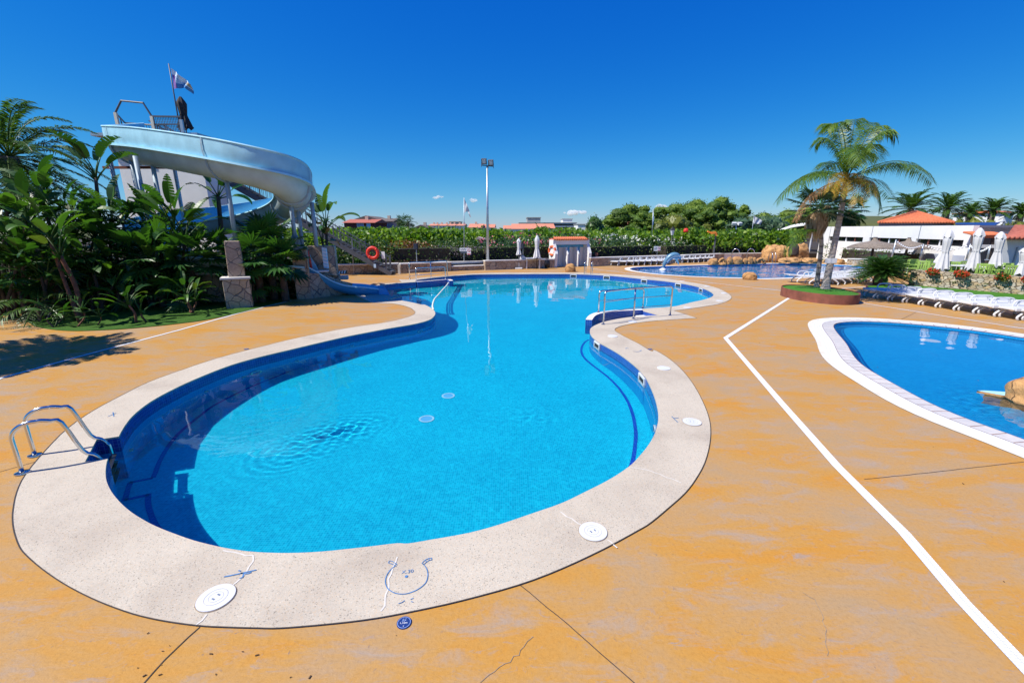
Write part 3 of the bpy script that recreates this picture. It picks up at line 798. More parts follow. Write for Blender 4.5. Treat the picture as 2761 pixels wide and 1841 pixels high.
# depth badges set into the deck and painted marks on the coping
def text_mesh(s, size, c, rot, z, mat, parent, name, align='CENTER'):
    cu = bpy.data.curves.new(name, 'FONT'); cu.body = s; cu.size = size; cu.align_x = align; cu.align_y = 'CENTER'; cu.fill_mode = 'FRONT'
    to = bpy.data.objects.new(name, cu); COL.objects.link(to)
    dg = bpy.context.evaluated_depsgraph_get(); me = bpy.data.meshes.new_from_object(to.evaluated_get(dg))
    bpy.data.objects.remove(to); me.name = name
    me.transform(Matrix.Translation((c[0], c[1], z)) @ Matrix.Rotation(rot, 4, 'Z'))
    me.materials.clear(); return link(name, me, mat, parent)
def depth_badge(px, py, rot, label):
    c = G(px, py); t = thing('depth_marker', label, 'depth marker', (c.x, c.y, 0), group='round depth markers set in the deck')
    mb = MB(); disc(mb, c, .051, .002, .008); mb.build('disc', M['navy'], t)
    mb = MB(); ringflat(mb, c, .043, .0455, .0085); mb.build('border', M['signblue'], t)
    text_mesh('1,10m', .022, (c.x - .002 * math.cos(rot), c.y - .004), rot, .0088, M['signwhite'], t, 'depth_text')
    text_mesh('c', .020, (c.x + .003, c.y - .028), rot, .0088, M['signwhite'], t, 'letter')
    mb = MB(); X = lambda u, v: (c.x + u * math.cos(rot) - v * math.sin(rot), c.y + u * math.sin(rot) + v * math.cos(rot))
    def ln(a, b, w_=.0028):
        A, B = strip([X(*a), X(*b)], w_, .0088); mb.band(A, B)
    ringflat(mb, X(-.006, .025), .003, .0055, .0088, 12)
    for a, b in (((.014, .036), (-.016, .010)), ((-.016, .010), (-.004, .012)), ((-.002, .022), (.008, .030)), ((.002, .018), (.012, .024)), ((.004, .014), (.014, .016)), ((0, .010), (.006, .017))): ln(a, b)
    mb.build('no_diving_pictogram', M['signblue'], t)
depth_badge(1089.5, 1679.5, .12, 'round navy 1,10m depth marker in the orange deck below the painted pool sketch')
depth_badge(*Z3(1132, 1083), .6, 'small dark depth marker in the deck beside the curved coping of the right bank')
depth_badge(*Z1(1040, 317), -.2, 'small dark depth marker in the deck beyond the shaded left bank')

mk = MB()
def K6(x, y): return (900 + x / 2.6133, 1300 + y / 2.6133)
def mark(conv, pts, w_, z=.0105):
    P = catmull([G(*conv(*p)) for p in pts], 4); A, B = strip(P, w_, z); mk.band(A, B)
mark(K6, [(385, 572), (392, 560), (412, 562), (440, 582)], .006)
mark(K6, [(385, 575), (400, 578), (420, 585), (440, 598)], .006)
mark(K6, [(437, 575), (445, 588)], .008)
mark(K6, [(436, 590), (410, 612), (385, 640), (368, 675), (364, 710), (375, 745), (400, 770), (440, 788), (500, 792), (560, 775), (610, 748), (648, 712), (662, 670), (660, 630), (645, 598), (626, 580)], .0075)
mark(K6, [(622, 575), (640, 556), (665, 542), (690, 538)], .006)
mark(K6, [(632, 584), (650, 570), (670, 556), (690, 552)], .006)
for a, b in (((690, 538), (690, 553)), ((668, 542), (672, 556)), ((645, 553), (652, 568)), ((622, 575), (633, 585))): mark(K6, [a, b], .006)
mk.build('painted_pool_sketch', M['bluepaint'], mp); mk = MB()
for conv, pts in ((lambda x, y: (x / 3.0947, 1480 + y / 3.0947), [[(1870, 238), (1950, 222), (2140, 180)], [(2010, 205), (2060, 212), (2100, 200)], [(2035, 215), (2025, 240), (2000, 252)], [(1990, 185), (2010, 190)]]), (Z2, [[(1715, 540), (1735, 560), (1755, 578)], [(1725, 552), (1760, 550)]]), (Z1, [[(205, 725), (255, 705)], [(235, 700), (240, 725)]]), (Z3, [[(835, 1080), (850, 1070), (875, 1078)], [(930, 1110), (980, 1118), (1020, 1105), (1022, 1092)]])):
    for q in pts: mark(conv, q, .012)
    mk.build('painted_pictogram', M['bluepaint'], mp); mk = MB()
for q in ([(455, 860), (480, 852), (500, 838)], [(540, 830), (562, 822)], [(545, 845), (560, 850)]):
    mark(K6, q, .006); mk.build('painted_stroke', M['bluepaint'], mp); mk = MB()
disc(mk, G(*K6(512, 668)), .013, .009, .0105, 16)
mk.build('painted_dot', M['bluepaint'], mp)
text_mesh('X.30', .05, G(*K6(520, 635)), .15, .0106, M['bluepaint'], mp, 'painted_number')

# ---- side pool
sp_ = thing('paddling_pool', 'shallow bright blue side pool ringed by a white drainage grate', 'paddling pool', (9, 9.5, 0))
basin(SIDE, -.72, M['tile_side'], M['tile_side'], sp_)
def bandloop(a, b, z, name, mat, parent):
    mb = MB().band([(p[0], p[1], z) for p in list(a) + [a[0]]], [(p[0], p[1], z) for p in list(b) + [b[0]]]); return mb.build(name, mat, parent)
def uv_band(o, n):
    me = o.data; uv = me.uv_layers.new(name='UVMap'); s = [0]
    for i in range(n): s.append(s[-1] + (me.vertices[i + 1].co - me.vertices[i].co).length if i + 1 <= n else s[-1])
    for l in me.loops:
        vi = l.vertex_index; k = vi if vi <= n else vi - n - 1; uv.data[l.index].uv = (s[k], .245 if vi > n else .0)
cb = bandloop(SIDE, SIDE_OUT[0], .006, 'coping', M['copetile'], sp_); uv_band(cb, len(SIDE))
def grate_mat():
    m, nt, b = newmat('white_slotted_grate'); uv = N(nt, 'UVMap'); uv.uv_map = 'UVMap'
    br = N(nt, 'TexBrick'); br.offset = 0; br.inputs['Scale'].default_value = 1
    br.inputs['Brick Width'].default_value = .026; br.inputs['Row Height'].default_value = .062; br.inputs['Mortar Size'].default_value = .0045
    br.inputs['Color1'].default_value = (.78, .78, .78, 1); br.inputs['Color2'].default_value = (.74, .74, .75, 1); br.inputs['Mortar'].default_value = (.50, .50, .52, 1)
    nt.links.new(uv.outputs[0], br.inputs['Vector']); nt.links.new(br.outputs['Color'], b.inputs['Base Color']); b.inputs['Roughness'].default_value = .5
    bump(nt, b, br.outputs['Fac'], -.6, .01); return m
M['slot'] = grate_mat()
gb = bandloop(SIDE_OUT[0], SIDE_OUT[1], .004, 'drainage_grate', M['slot'], sp_); uv_band(gb, len(SIDE))
bandloop(SIDE_OUT[1], SIDE_OUT[2], .006, 'border', M['cream_coping'], sp_)
water(SIDE, 'side_pool_water', 4.5, 14.5, 3.0, 15.5, .05, .03, .0012, [(7.9, 6.6, .5, 1.5, .9, .0040, .16)], -.045)
c = G(*Z4(1250, 550), -.55); mb = MB(); disc(mb, c, .2, -.716, -.70); recv(mb.build('floor_light', M['white'], sp_))
# ---- back pool
bp = thing('leisure_pool', 'deep blue back pool with white rim, dolphin and rocks around it', 'swimming pool', (15, 29, 0))
basin(BACK, -1.1, M['tile_back'], M['tile_back'], bp)
bandloop(BACK, BACK_OUT, .008, 'coping', M['copingwhite'], bp)
water(BACK, 'back_pool_water', 7.0, 27.5, 22.5, 37.0, .07, .02, .0075, [], -.05)

# ---- lines of white drain channel across the deck
def channel(px, w_, label):
    P = [G(*p) for p in px]; A, B = strip(P, w_, .007)
    o = MB().band(A, B).build('drain_channel', M['slot']); n = len(P)
    me = o.data; uv = me.uv_layers.new(name='UVMap'); s = [0]
    for a, b in zip(P, P[1:]): s.append(s[-1] + (b - a).length)
    for l in me.loops:
        vi = l.vertex_index; uv.data[l.index].uv = (s[vi % n], w_ if vi < n else 0)
    return tag(o, label, 'drain channel')
channel([(2146, 792), (1956, 911.5), (2108.6, 1088.7), (2258, 1258), (2437, 1437), (2596, 1623), (2800, 1838)], .105, 'white slotted drain channel bending in a V across the orange deck')
channel([(-60, 1046), (0, 1020.8), (214, 961.6), (480, 891), (646.6, 844), (787, 810)], .085, 'white drain channel running along the planted bed below the water slide')
channel([K4(240, 1277), K3(2195, 1203), K3(1750, 1153), K3(1300, 1100), K3(1000, 1065), K3(700, 1030), K3(560, 1010)], .075, 'thin white drain channel between the main pool and the dolphin pool')
channel([K4(618, 1335), K4(1250, 1437), K4(1858, 1532), K4(2100, 1570)], .075, 'white drain channel between the paddling pool and the sun lounger row')
channel([K4(490, 1257), K4(740, 1236)], .075, 'short white drain channel behind the round rusty planter')
# saw-cut joints and debris on the deck
dj = MB()
for pts, w_ in (([(1403, 1578), (1550, 1700), (1720, 1848)], .007), ([(540, 1690), (460, 1762), (380, 1850)], .008), ([(2330, 1292), (2500, 1275), (2761, 1245)], .006), ([(0, 1272), (95, 1245)], .008), ([Z4(1000, 218), Z4(1140, 150)], .012)):
    P = resample([G(*p) for p in pts], .1); P = [p + Vector((random.uniform(-.003, .003), random.uniform(-.003, .003), 0)) for p in P]
    A, B = strip(P, w_, .004); dj.band(A, B)
dj.build('saw_cut_joint', M['joint'], dko)
dc = MB()
for pts in ([(2170, 1600), (2200, 1620), (2225, 1680), (2232, 1770)], [(1290, 1840), (1350, 1800), (1400, 1760), (1435, 1720)]):
    P = resample([G(*p) for p in pts], .04); P = [p + Vector((random.uniform(-.012, .012), random.uniform(-.012, .012), 0)) for p in P]
    A, B = strip(P, .0035, .004); dc.band(A, B)
dc.build('hairline_crack', M['crack'], dko)
lt = MB()
for k in range(70):
    p = Vector((random.uniform(-6, 9), random.uniform(2.2, 12), 0)) if k > 12 else G(random.uniform(350, 900), random.uniform(1700, 1830))
    if k > 12:
        q = (p - Vector((-1, 8, 0)))
        if geometry.intersect_point_line and abs(p.x + 1.5) < 4.2 and 2.9 < p.y < 12: continue
    a = random.uniform(0, 6.3); l = random.uniform(.006, .022)
    lt.box((p.x, p.y, .006), (l, l * .35, .004), a)
tag(lt.build('leaf_litter', M['litter']), 'tiny dry leaf scraps scattered over the orange deck', 'litter', kind='stuff')
# ---------------------------------------------------------------- pool ladders
def near_ladder():
    b1, b2 = G(60.5, 1275.6), G(94.5, 1228.3)
    w1, w2 = G(262, 1240, -.02), G(296, 1192, -.02)
    t = thing('pool_ladder', 'big stainless steel pool ladder curving over the coping into a notch of the near bank', 'ladder', ((b1.x + b2.x) / 2, (b1.y + b2.y) / 2, 0))
    d = ((w1 - b1) + (w2 - b2)) / 2; d.z = 0; run_ = d.length; d.normalize()
    feet = []
    for b in (b1, b2):
        def q(s, z): return b + d * s + Vector((0, 0, z))
        path = [q(0, .01), q(0, .30), q(0, .42)] + [q(.19 - .19 * math.cos(a), .42 + .17 * math.sin(a)) for a in (.3, .6, .9, 1.2, 1.5, 1.75)] + [q(.26, .588), q(.34, .565), q(.42, .525)]
        path += [q(run_ * .80, .135), q(run_ * .93, .055), q(run_ * 1.0, -.03), q(run_ * 1.03, -.14), q(run_ * 1.03, -1.0)]
        MB().tube(catmull(path, 3), .0225, 14).build('rail', M['steel'], t, True)
        MB().lathe([(.068, .006), (.066, .016), (.045, .022), (.026, .026)], b, 28).build('foot_flange', M['steel'], t, True, auto=40)
        feet.append(q(run_ * 1.03, 0))
    for k in range(3):
        z = -.24 - .26 * k; a, b = feet[0] + Vector((0, 0, z)), feet[1] + Vector((0, 0, z))
        MB().bar(a + d * .02, b + d * .02, .06, .025).build('tread', M['black'], t)
    recv(t)
near_ladder()
def small_ladder(px, py, label, h=.75):
    a = G(*px); b = G(*py); t = thing('pool_ladder', label, 'ladder', (a.x, a.y, 0))
    q, tt = on_wall(((a + b) / 2).to_2d()); n = inward(tt); n = Vector((n.x, n.y, 0))
    for c in (a, b):
        P = [c - n * .25 + Vector((0, 0, 0)), c - n * .25 + Vector((0, 0, h * .75)), c - n * .12 + Vector((0, 0, h)), c + n * .12 + Vector((0, 0, h * .9)), c + n * .2 + Vector((0, 0, .2)), c + n * .2 + Vector((0, 0, -.8))]
        MB().tube(catmull(P, 4), .022, 8).build('rail', M['steel'], t, True)
    for k in range(3):
        MB().bar(a + n * .2 + Vector((0, 0, -.15 - .22 * k)), b + n * .2 + Vector((0, 0, -.15 - .22 * k)), .08, .03).build('tread', M['black'], t)
    recv(t)
small_ladder(Z3(345, 172), Z3(425, 175), 'slim steel pool ladder on the far bank beside the ochre boulder')

# ---------------------------------------------------------------- handrails
def handrail(label, posts, tops, mids, r=.024, group=None):
    """posts: list of ground pixels, tops: rail heights at the posts; mids: height fractions of the thin rails"""
    P = [Vector(p) for p in posts]
    t = thing('handrail', label, 'handrail', P[0], group=group)
    def rail(z_fr, name, rr):
        pts = [p + Vector((0, 0, h * z_fr)) for p, h in zip(P, tops)]
        if z_fr == 1:
            d0 = (P[1] - P[0]).normalized(); d1 = (P[-1] - P[-2]).normalized()
            pts = [P[0] + Vector((0, 0, tops[0] * .0)), P[0] + Vector((0, 0, tops[0] - .10)), P[0] + d0 * .03 + Vector((0, 0, tops[0] - .03)), P[0] + d0 * .10 + Vector((0, 0, tops[0]))] + [p + Vector((0, 0, h)) for p, h in zip(P[1:-1], tops[1:-1])] + \
                  [P[-1] - d1 * .10 + Vector((0, 0, tops[-1])), P[-1] - d1 * .03 + Vector((0, 0, tops[-1] - .03)), P[-1] + Vector((0, 0, tops[-1] - .10)), P[-1]]
        MB().tube(pts, rr, 10).build(name, M['steel'], t, True)
    rail(1, 'top_rail', r)
    for i in range(1, len(P) - 1):
        MB().tube([P[i], P[i] + Vector((0, 0, tops[i]))], r, 10).build('post', M['steel'], t, True)
    for z_ in mids: rail(z_, 'mid_rail', .011)
    for p in P: MB().lathe([(.06, .012), (.05, .02), (.026, .024)], p, 16).build('base_plate', M['steel'], t, True, auto=40)
    return t
pa, pb, pc = G(*Z3(567, 783)), G(*Z3(932, 712)), G(*Z3(1374, 675))
handrail('steel handrail with three posts along the coping of the right-bank entry steps', [pa, pb, pc], [zfor(pa.x, pa.y, Z3(0, 385)[1]), zfor(pb.x, pb.y, Z3(0, 342)[1]), zfor(pc.x, pc.y, Z3(0, 318)[1])], (.68, .36))
qa, qc = G(*Z3(508, 638)), G(*Z3(1043, 590)); qb = (qa + qc) / 2
handrail('steel handrail with two posts on the thin wall of the right-bank entry steps', [qa, qc], [zfor(qa.x, qa.y, Z3(0, 378)[1]), zfor(qc.x, qc.y, Z3(0, 350)[1])], (.55,))
la, lb, lc = G(*ZL(1065, 683)), G(*ZL(1488, 648)), G(*ZL(1810, 615))
handrail('steel handrail with three posts on the far bank in front of the stone wall', [la, lb, lc], [zfor(la.x, la.y, ZL(0, 352)[1]), zfor(lb.x, lb.y, ZL(0, 340)[1]), zfor(lc.x, lc.y, ZL(0, 318)[1])], (.52, .2))
ka, kb = G(*ZL(1192, 728)), G(*ZL(1772, 688))
handrail('steel handrail on the thin blue-tiled wall near the slide exit', [ka, kb], [zfor(ka.x, ka.y, ZL(0, 463)[1]), zfor(kb.x, kb.y, ZL(0, 438)[1])], (.5,))
# floating vacuum hose
hp = [G(*ZL(*p), WATER_Z) for p in ((1840, 745), (1805, 800), (1745, 870), (1690, 930), (1640, 990), (1600, 1035), (1560, 1080), (1535, 1135), (1520, 1195), (1518, 1250), (1535, 1290))]
hs_ = catmull(hp, 6); hs_ = [p + Vector((0, 0, .015)) for p in hs_]
o = MB().tube(hs_, [.032 + .003 * (i % 2) for i in range(len(hs_))], 10).build('vacuum_hose', M['hose'], None, True)
tag(o, 'cream ribbed vacuum hose floating from the tip of the bank towards the entry wall', 'hose')

# ---------------------------------------------------------------- water slide
ctrl = [at(390, 372, 22.4), at(312, 380, 20.8), at(274, 384, 19.3), at(296, 388, 18.0), at(357, 393, 17.0), at(470, 411, 15.8), at(600, 433, 15.1), at(715, 456, 15.2), at(806, 478, 16.0), at(846, 500, 17.2), at(842, 528, 18.4), at(792, 552, 19.4), at(705, 574, 20.0), at(600, 592, 20.0), at(505, 606, 19.6), at(425, 624, 18.6), at(392, 648, 17.6), at(430, 672, 16.9), at(540, 690, 16.9), at(680, 704, 17.3), at(830, 716, 17.8)]
FP = resample(catmull(ctrl, 6), .16)
def _shift(P):
    out = []
    for i, p in enumerate(P):
        t = P[min(i + 1, len(P) - 1)] - P[max(i - 1, 0)]; t.z = 0; t.normalize(); u = i / (len(P) - 1)
        k = .76 if u < .50 else max(0, .76 * (1 - (u - .50) / .14)); out.append(p - Vector((t.y, -t.x, 0)) * k)
    return out
FP = _shift(FP)
for _ in range(30): FP = [FP[0]] + [(FP[i - 1] + FP[i] * 2 + FP[i + 1]) / 4 for i in range(1, len(FP) - 1)] + [FP[-1]]
FP = resample(FP, .16)
ft = thing('water_slide', 'pale blue spiral water slide channel on tall posts above the jungle plants', 'water slide', (FP[len(FP) // 3].x, FP[len(FP) // 3].y, 0))
def frames(P):
    out = []
    for i, p in enumerate(P):
        t = (P[min(i + 1, len(P) - 1)] - P[max(i - 1, 0)]); t.z = 0; t.normalize()
        out.append((p, Vector((t.y, -t.x, 0))))       # right-hand (outer) side
    return out
FR = frames(FP)
def sweep(prof, name, mats, mi_of, sub=FR, smooth=True, parent=ft):
    n = len(prof); vs = []; fs = []; ms = []
    for p, r in sub:
        for u, v in prof: vs.append(p + r * u + Vector((0, 0, v)))
    mb = MB(); mb.v = [tuple(v) for v in vs]
    for i in range(len(sub) - 1):
        for k in range(n):
            k2 = (k + 1) % n
            mb.f.append([i * n + k, i * n + k2, (i + 1) * n + k2, (i + 1) * n + k]); mb.m.append(mi_of(k))
    e = (len(sub) - 1) * n
    return mb.build(name, mats, parent, smooth, auto=38)
RR = .60
arc = lambda r, k: (r * math.cos(k), r * math.sin(k))
inn = [(-RR * math.cos(a), -RR * 1.06 * math.sin(a)) for a in np.linspace(0, math.pi, 13)]
out = [((RR + .03) * math.cos(a), -(RR * 1.06 + .03) * math.sin(a)) for a in np.linspace(0, math.pi, 13)]
sweep(inn + out, 'half_pipe', [M['flume_in'], M['flume_low']], lambda k: 0 if k < 12 else 1)
sweep([(.60, .012), (.78, .02), (.79, -.045), (.625, -.03)], 'flange_rim', M['flume_lip'], lambda k: 0)
sweep([(-.60, .012), (-.70, .015), (-.71, -.03), (-.625, -.02)], 'inner_rim', M['flume_lip'], lambda k: 0)
def wallprof(): return [(.62, .02), (.66, .22), (.665, .42), (.645, .60), (.635, .64), (.70, .655), (.72, .62), (.69, .58), (.70, .42), (.695, .22), (.655, .02)]
nhi = int(len(FR) * .78)
sweep(wallprof(), 'splash_wall', [M['flume_in'], M['flume_out']], lambda k: 0 if k < 4 else 1, FR[:nhi])
def joint(i):
    p, r = FR[i]; mb = MB(); t = Vector((-r.y, r.x, 0))
    O_ = [(.63 * math.cos(a), -.665 * math.sin(a)) for a in np.linspace(0, math.pi, 17)]
    O2 = [(.69 * math.cos(a), -.73 * math.sin(a)) for a in np.linspace(0, math.pi, 17)]
    for s in (-.02, .02):
        A = [p + r * u + Vector((0, 0, v)) + t * s for u, v in O_]; B = [p + r * u + Vector((0, 0, v)) + t * s for u, v in O2]; mb.band(A, B)
    A = [p + r * u + Vector((0, 0, v)) - t * .02 for u, v in O2]; B = [p + r * u + Vector((0, 0, v)) + t * .02 for u, v in O2]; mb.band(A, B)
    if i < nhi:
        for u0, u1 in ((.655, .75),):
            W0 = [p + r * u + Vector((0, 0, v)) for u, v in ((.69, .03), (.725, .22), (.735, .42), (.715, .60))]
            mb.band([w_ - t * .03 for w_ in W0], [w_ + t * .03 for w_ in W0])
    o = mb.build('joint_flange', M['bluegrey'], ft)
    bo = MB()
    for a in np.linspace(.25, math.pi - .25, 11):
        q = p + r * (.665 * math.cos(a)) + Vector((0, 0, -.70 * math.sin(a)))
        bo.box(q, (.035, .035, .035), math.atan2(t.y, t.x))
    tag(bo.build('bolt_row', M['galv'], o), kind='stuff')
def nearest(px, py):
    best = min(range(len(FP)), key=lambda i: (FP[i] - at(px, py, FP[i].y)).length); return best
JI = [nearest(357, 393), nearest(600, 433), nearest(806, 478), nearest(846, 505), nearest(780, 555), nearest(725, 570)]
for i in JI: joint(i)

# support posts
piers = {}
def post(p, ztop, name='support_post', r=.075, z0=0, mat='bluegrey'):
    MB().tube([(p.x, p.y, z0), (p.x, p.y, ztop)], r, 12).build(name, M[mat], ft, True)
A0 = G(647, 832); pA = Vector((at(634, 649, 15.35).x, 15.35, 0)); zA = zfor(pA.x, pA.y, 649)
iA = JI[1]; post(Vector((FP[iA].x, FP[iA].y, 0)), FP[iA].z - .62, z0=zA)
pA = Vector((FP[iA].x, FP[iA].y, 0)); zA = zfor(pA.x, pA.y, 649)
iB = JI[2]; pB = Vector((FP[iB].x + .05, FP[iB].y + .3, 0))
pB = Vector((at(797, 655, 17.3).x, 17.3, 0)); zB = zfor(pB.x, pB.y, 660)
pB2 = Vector((at(815, 660, 17.9).x, 17.9, 0)); pB3 = Vector((at(853, 660, 17.9).x, 17.9, 0)); zB2 = zfor(pB2.x, 17.9, 664)
post(pB, zfor(pB.x, pB.y, 519), z0=zB)
MB().box((pB.x, pB.y, zfor(pB.x, pB.y, 519) + .02), (.62, .36, .07), .5).box((pB.x, pB.y - .1, zfor(pB.x, pB.y, 515) + .05), (.62, .05, .26), .5).build('saddle', M['galv'], ft)
for sx in (-.16, .16): MB().bar((pB.x + sx, pB.y, zB), (pB.x, pB.y, zB + .55), .04, .09).build('gusset', M['bluegrey'], ft)
post(pB2, zfor(pB2.x, 17.9, 545), z0=zB2); post(pB3, zfor(pB3.x, 17.9, 545), z0=zB2)
MB().bar((pB2.x, 17.9, zB2 + .55), (pB3.x, 17.9, zB2 + .55), .05).build('cross_brace', M['bluegrey'], ft)
for px, py in ((296, 428), (352, 426), (364, 421), (410, 437)):
    Y_ = {296: 18.0, 352: 18.2, 364: 16.7, 410: 17.6}[px]; p = at(px, py, Y_); post(Vector((p.x, p.y, 0)), p.z, z0=.0)
for px, pyt in ((727, 572), (752, 578)):
    p = at(px, pyt, 20.0); post(Vector((p.x, p.y, 0)), p.z, mat='copingwhite', r=.06)
# portal frame behind the channel
a, b = at(276, 440, 19.6), at(470, 452, 19.6)
zz = b.z; MB().bar((a.x, 19.6, zz), (b.x, 19.6, zz), .10).build('portal_beam', M['corten'], ft)
MB().bar((b.x, 19.6, 0), (b.x, 19.6, zz - .05), .10).build('portal_post', M['bluegrey'], ft)

# the small chute leaving the stone tunnel into the pool
c0, c1 = at(838, 724, 17.75), G(1030, 770)
cpts = [at(800, 700, 17.7), at(838, 722, 17.9), at(868, 741, 18.1), at(900, 756, 18.3), at(940, 767, 18.5), at(980, 770, 18.7), at(1020, 775, 18.9)]
cpts = resample(catmull(cpts, 5), .1)
es = thing('slide_chute', 'bright blue open slide chute running down along the low stone wall into the pool', 'slide', (cpts[0].x, cpts[0].y, 0))
CF = frames(cpts); n = len(CF)
inn2 = [(-.42 * math.cos(a), -.40 * math.sin(a)) for a in np.linspace(0, math.pi, 11)]; out2 = [(.45 * math.cos(a), -.43 * math.sin(a)) for a in np.linspace(0, math.pi, 11)]
sweep(inn2 + out2, 'half_pipe', [M['flume_in'], M['slide_blue']], lambda k: 0 if k < 10 else 1, CF, True, es)
for s in (1, -1): sweep([(s * .42, .01), (s * .52, .015), (s * .53, -.04), (s * .44, -.03)], 'rim', M['flume_lip'], lambda k: 0, CF, True, es)
p, r = CF[-1]; t = Vector((-r.y, r.x, 0)); mb = MB()
for s in (-.50, .50):
    q = [p + r * s + Vector((0, 0, z_)) + t * d_ for d_, z_ in ((0, .02), (.18, .0), (.34, -.12), (.45, -.32), (.50, -.55), (0, -.55))]
    q2 = [v + r * (.03 if s > 0 else -.03) for v in q]
    k = len(q); mb = MB(); mb.add(q + q2, [tuple(range(k)), tuple(range(k, 2 * k))[::-1]] + [(i, (i + 1) % k, k + (i + 1) % k, k + i) for i in range(k)])
    recv(mb.build('end_cheek', M['slide_blue'], es))

# ---------------------------------------------------------------- stone piers and walls round the slide
def pier(name, label, cat, tiers, cap=None):
    b0 = tiers[0]; t = thing(name, label, cat, (b0[0], b0[1], 0))
    for (x, y, wx, wy, z0, z1, rz, nm, mt, taper) in tiers:
        mb = MB(); n = 6; P = []
        hx, hy = wx / 2, wy / 2
        ring = lambda k, z: [Vector((x, y, z)) + Matrix.Rotation(rz, 3, 'Z') @ Vector((sx * hx * k, sy * hy * k, 0)) for sx, sy in ((-1, -1), (1, -1), (1, 1), (-1, 1))]
        lv = [(1 - taper * i / n, z0 + (z1 - z0) * i / n) for i in range(n + 1)]
        vs = [v for k, z in lv for v in ring(k, z)]
        fs = [(i * 4 + k, i * 4 + (k + 1) % 4, i * 4 + 4 + (k + 1) % 4, i * 4 + 4 + k) for i in range(n) for k in range(4)] + [tuple(n * 4 + k for k in range(4))]
        mb.add(vs, fs); mb.build(nm, M[mt], t, bevel=.02)
    return t
rzA = math.atan2(G(683, 829).y - G(611, 834).y, G(683, 829).x - G(611, 834).x)
cA = (G(683, 829) + G(611, 834)) / 2; nA = Vector((-math.sin(rzA), math.cos(rzA), 0))
cA2 = cA + nA * .35; zlow = zfor(cA.x, cA.y, 753)
uw = .50
pier('stone_pier', 'two-tier stone pier with a flat slab ledge carrying the front slide post', 'pier', [
    (cA2.x, cA2.y, .80, .70, 0, zlow, rzA, 'lower_block', 'stone_grey', 0), (cA2.x, cA2.y, .90, .80, zlow, zlow + .07, rzA, 'ledge_slab', 'copingwhite', 0),
    (cA2.x + .02, cA2.y + .05, .50, .50, zlow + .07, zfor(cA2.x, cA2.y, 650), rzA, 'upper_block', 'stone_grey', .12)])
cB = (G(798, 808) + G(836, 806)) / 2; rzB = .35; cB2 = cB + Vector((-.05, .3, 0))
zBt = zfor(cB2.x, cB2.y, 664)
pier('stone_pier', 'tall narrow stone pier at the pool corner beside the red ring of the slide tunnel', 'pier', [(cB2.x, cB2.y, .56, .56, 0, zBt - .12, rzB, 'shaft', 'stone_grey', .02), (cB2.x, cB2.y, .62, .62, zBt - .12, zBt, rzB, 'rough_cap', 'stone', .2)])
# block over the tunnel
tb0, tb1 = at(826, 664, 18.0), at(868, 664, 18.2)
zt = zfor(tb0.x, tb0.y, 664); rzT = .25
tw = thing('tunnel_block', 'stone block above the slide tunnel with a red padded ring and blue striped edge', 'wall', (tb0.x, tb0.y, 0))
MB().box(((tb0.x + tb1.x) / 2 + .08, (tb0.y + tb1.y) / 2 + .55, zt - .62), (1.05, .5, 1.24), rzT).build('stone_face', M['stone_grey'], tw, bevel=.03)
MB().box(((tb0.x + tb1.x) / 2 + .08, (tb0.y + tb1.y) / 2 + .70, (zt - 1.24) / 2), (1.05, .5, zt - 1.26), rzT).build('lower_face', M['stone'], tw)
rp = at(830, 706, 17.85); mb = MB()
mb.tube([rp + Vector((.0 + .07 * math.sin(a * .5), .04 * a, .44 * math.cos(a))) for a in np.linspace(.0, math.pi, 12)], .06, 8)
mb.build('red_padding', M['ring_red'], tw, True)
g0, g1 = at(839, 690, 17.98), at(858, 728, 18.1)
gp = [at(835, 686, 18.0), at(842, 700, 18.0), at(852, 715, 18.05), at(858, 729, 18.1), at(836, 722, 18.0)]
o = MB().add([v + Vector((0, -.03, 0)) for v in gp] + [v + Vector((0, .02, 0)) for v in gp], [(0, 4, 3, 2, 1), (5, 6, 7, 8, 9)] + [(i, (i + 1) % 5, 5 + (i + 1) % 5, 5 + i) for i in range(5)]).build('tunnel_side', M['flume_out'], tw)
def stripes(a, b, w_, h_, n, name, parent, m1, m2):
    a, b = Vector(a), Vector(b); d = (b - a) / n
    mb = MB(); up = Vector((0, 0, 1)) if abs(d.normalized().z) < .8 else Vector((1, .2, 0)).normalized()
    for i in range(n):
        q0, q1 = a + d * i, a + d * (i + 1); s_ = d * .6
        vs = [q0, q1, q1 + up * h_ + s_, q0 + up * h_ + s_]; mb.add(vs + [v + Vector((.0, w_, 0)) for v in vs], [(0, 1, 2, 3), (7, 6, 5, 4), (3, 2, 6, 7), (0, 4, 5, 1), (1, 5, 6, 2), (0, 3, 7, 4)], i % 2)
    return mb.build(name, [m1, m2], parent)
stripes(at(867, 667, 18.15), at(873, 722, 18.15), .1, .16, 12, 'striped_edge', tw, M['signwhite'], M['flume_lip'])
# low stone wall under the chute, with slab and steps
wp = [G(*p) for p in ((836, 806), (880, 800), (925, 794), (962, 788))]
lw = thing('low_stone_wall', 'low curved stone wall stepping down under the blue slide chute', 'wall', wp[0])
tops = [zfor(p.x, p.y, y_) for p, y_ in zip(wp, (735, 740, 757, 766))]
mb = MB()
for i in range(3):
    a, b = wp[i], wp[i + 1]; nrm = Vector((-(b - a).y, (b - a).x, 0)).normalized() * .45
    vs = [a, b, b + nrm, a + nrm]; za, zb = tops[i], tops[i + 1]
    mb.add([(v.x, v.y, 0) for v in vs] + [(a.x, a.y, za), (b.x, b.y, zb), (vs[2].x, vs[2].y, zb), (vs[3].x, vs[3].y, za)], [(0, 1, 5, 4), (1, 2, 6, 5), (2, 3, 7, 6), (3, 0, 4, 7), (4, 5, 6, 7)])
mb.build('stone_body', M['stone_grey'], lw)
a, b = at(829, 733, 17.5), at(869, 732, 17.9)
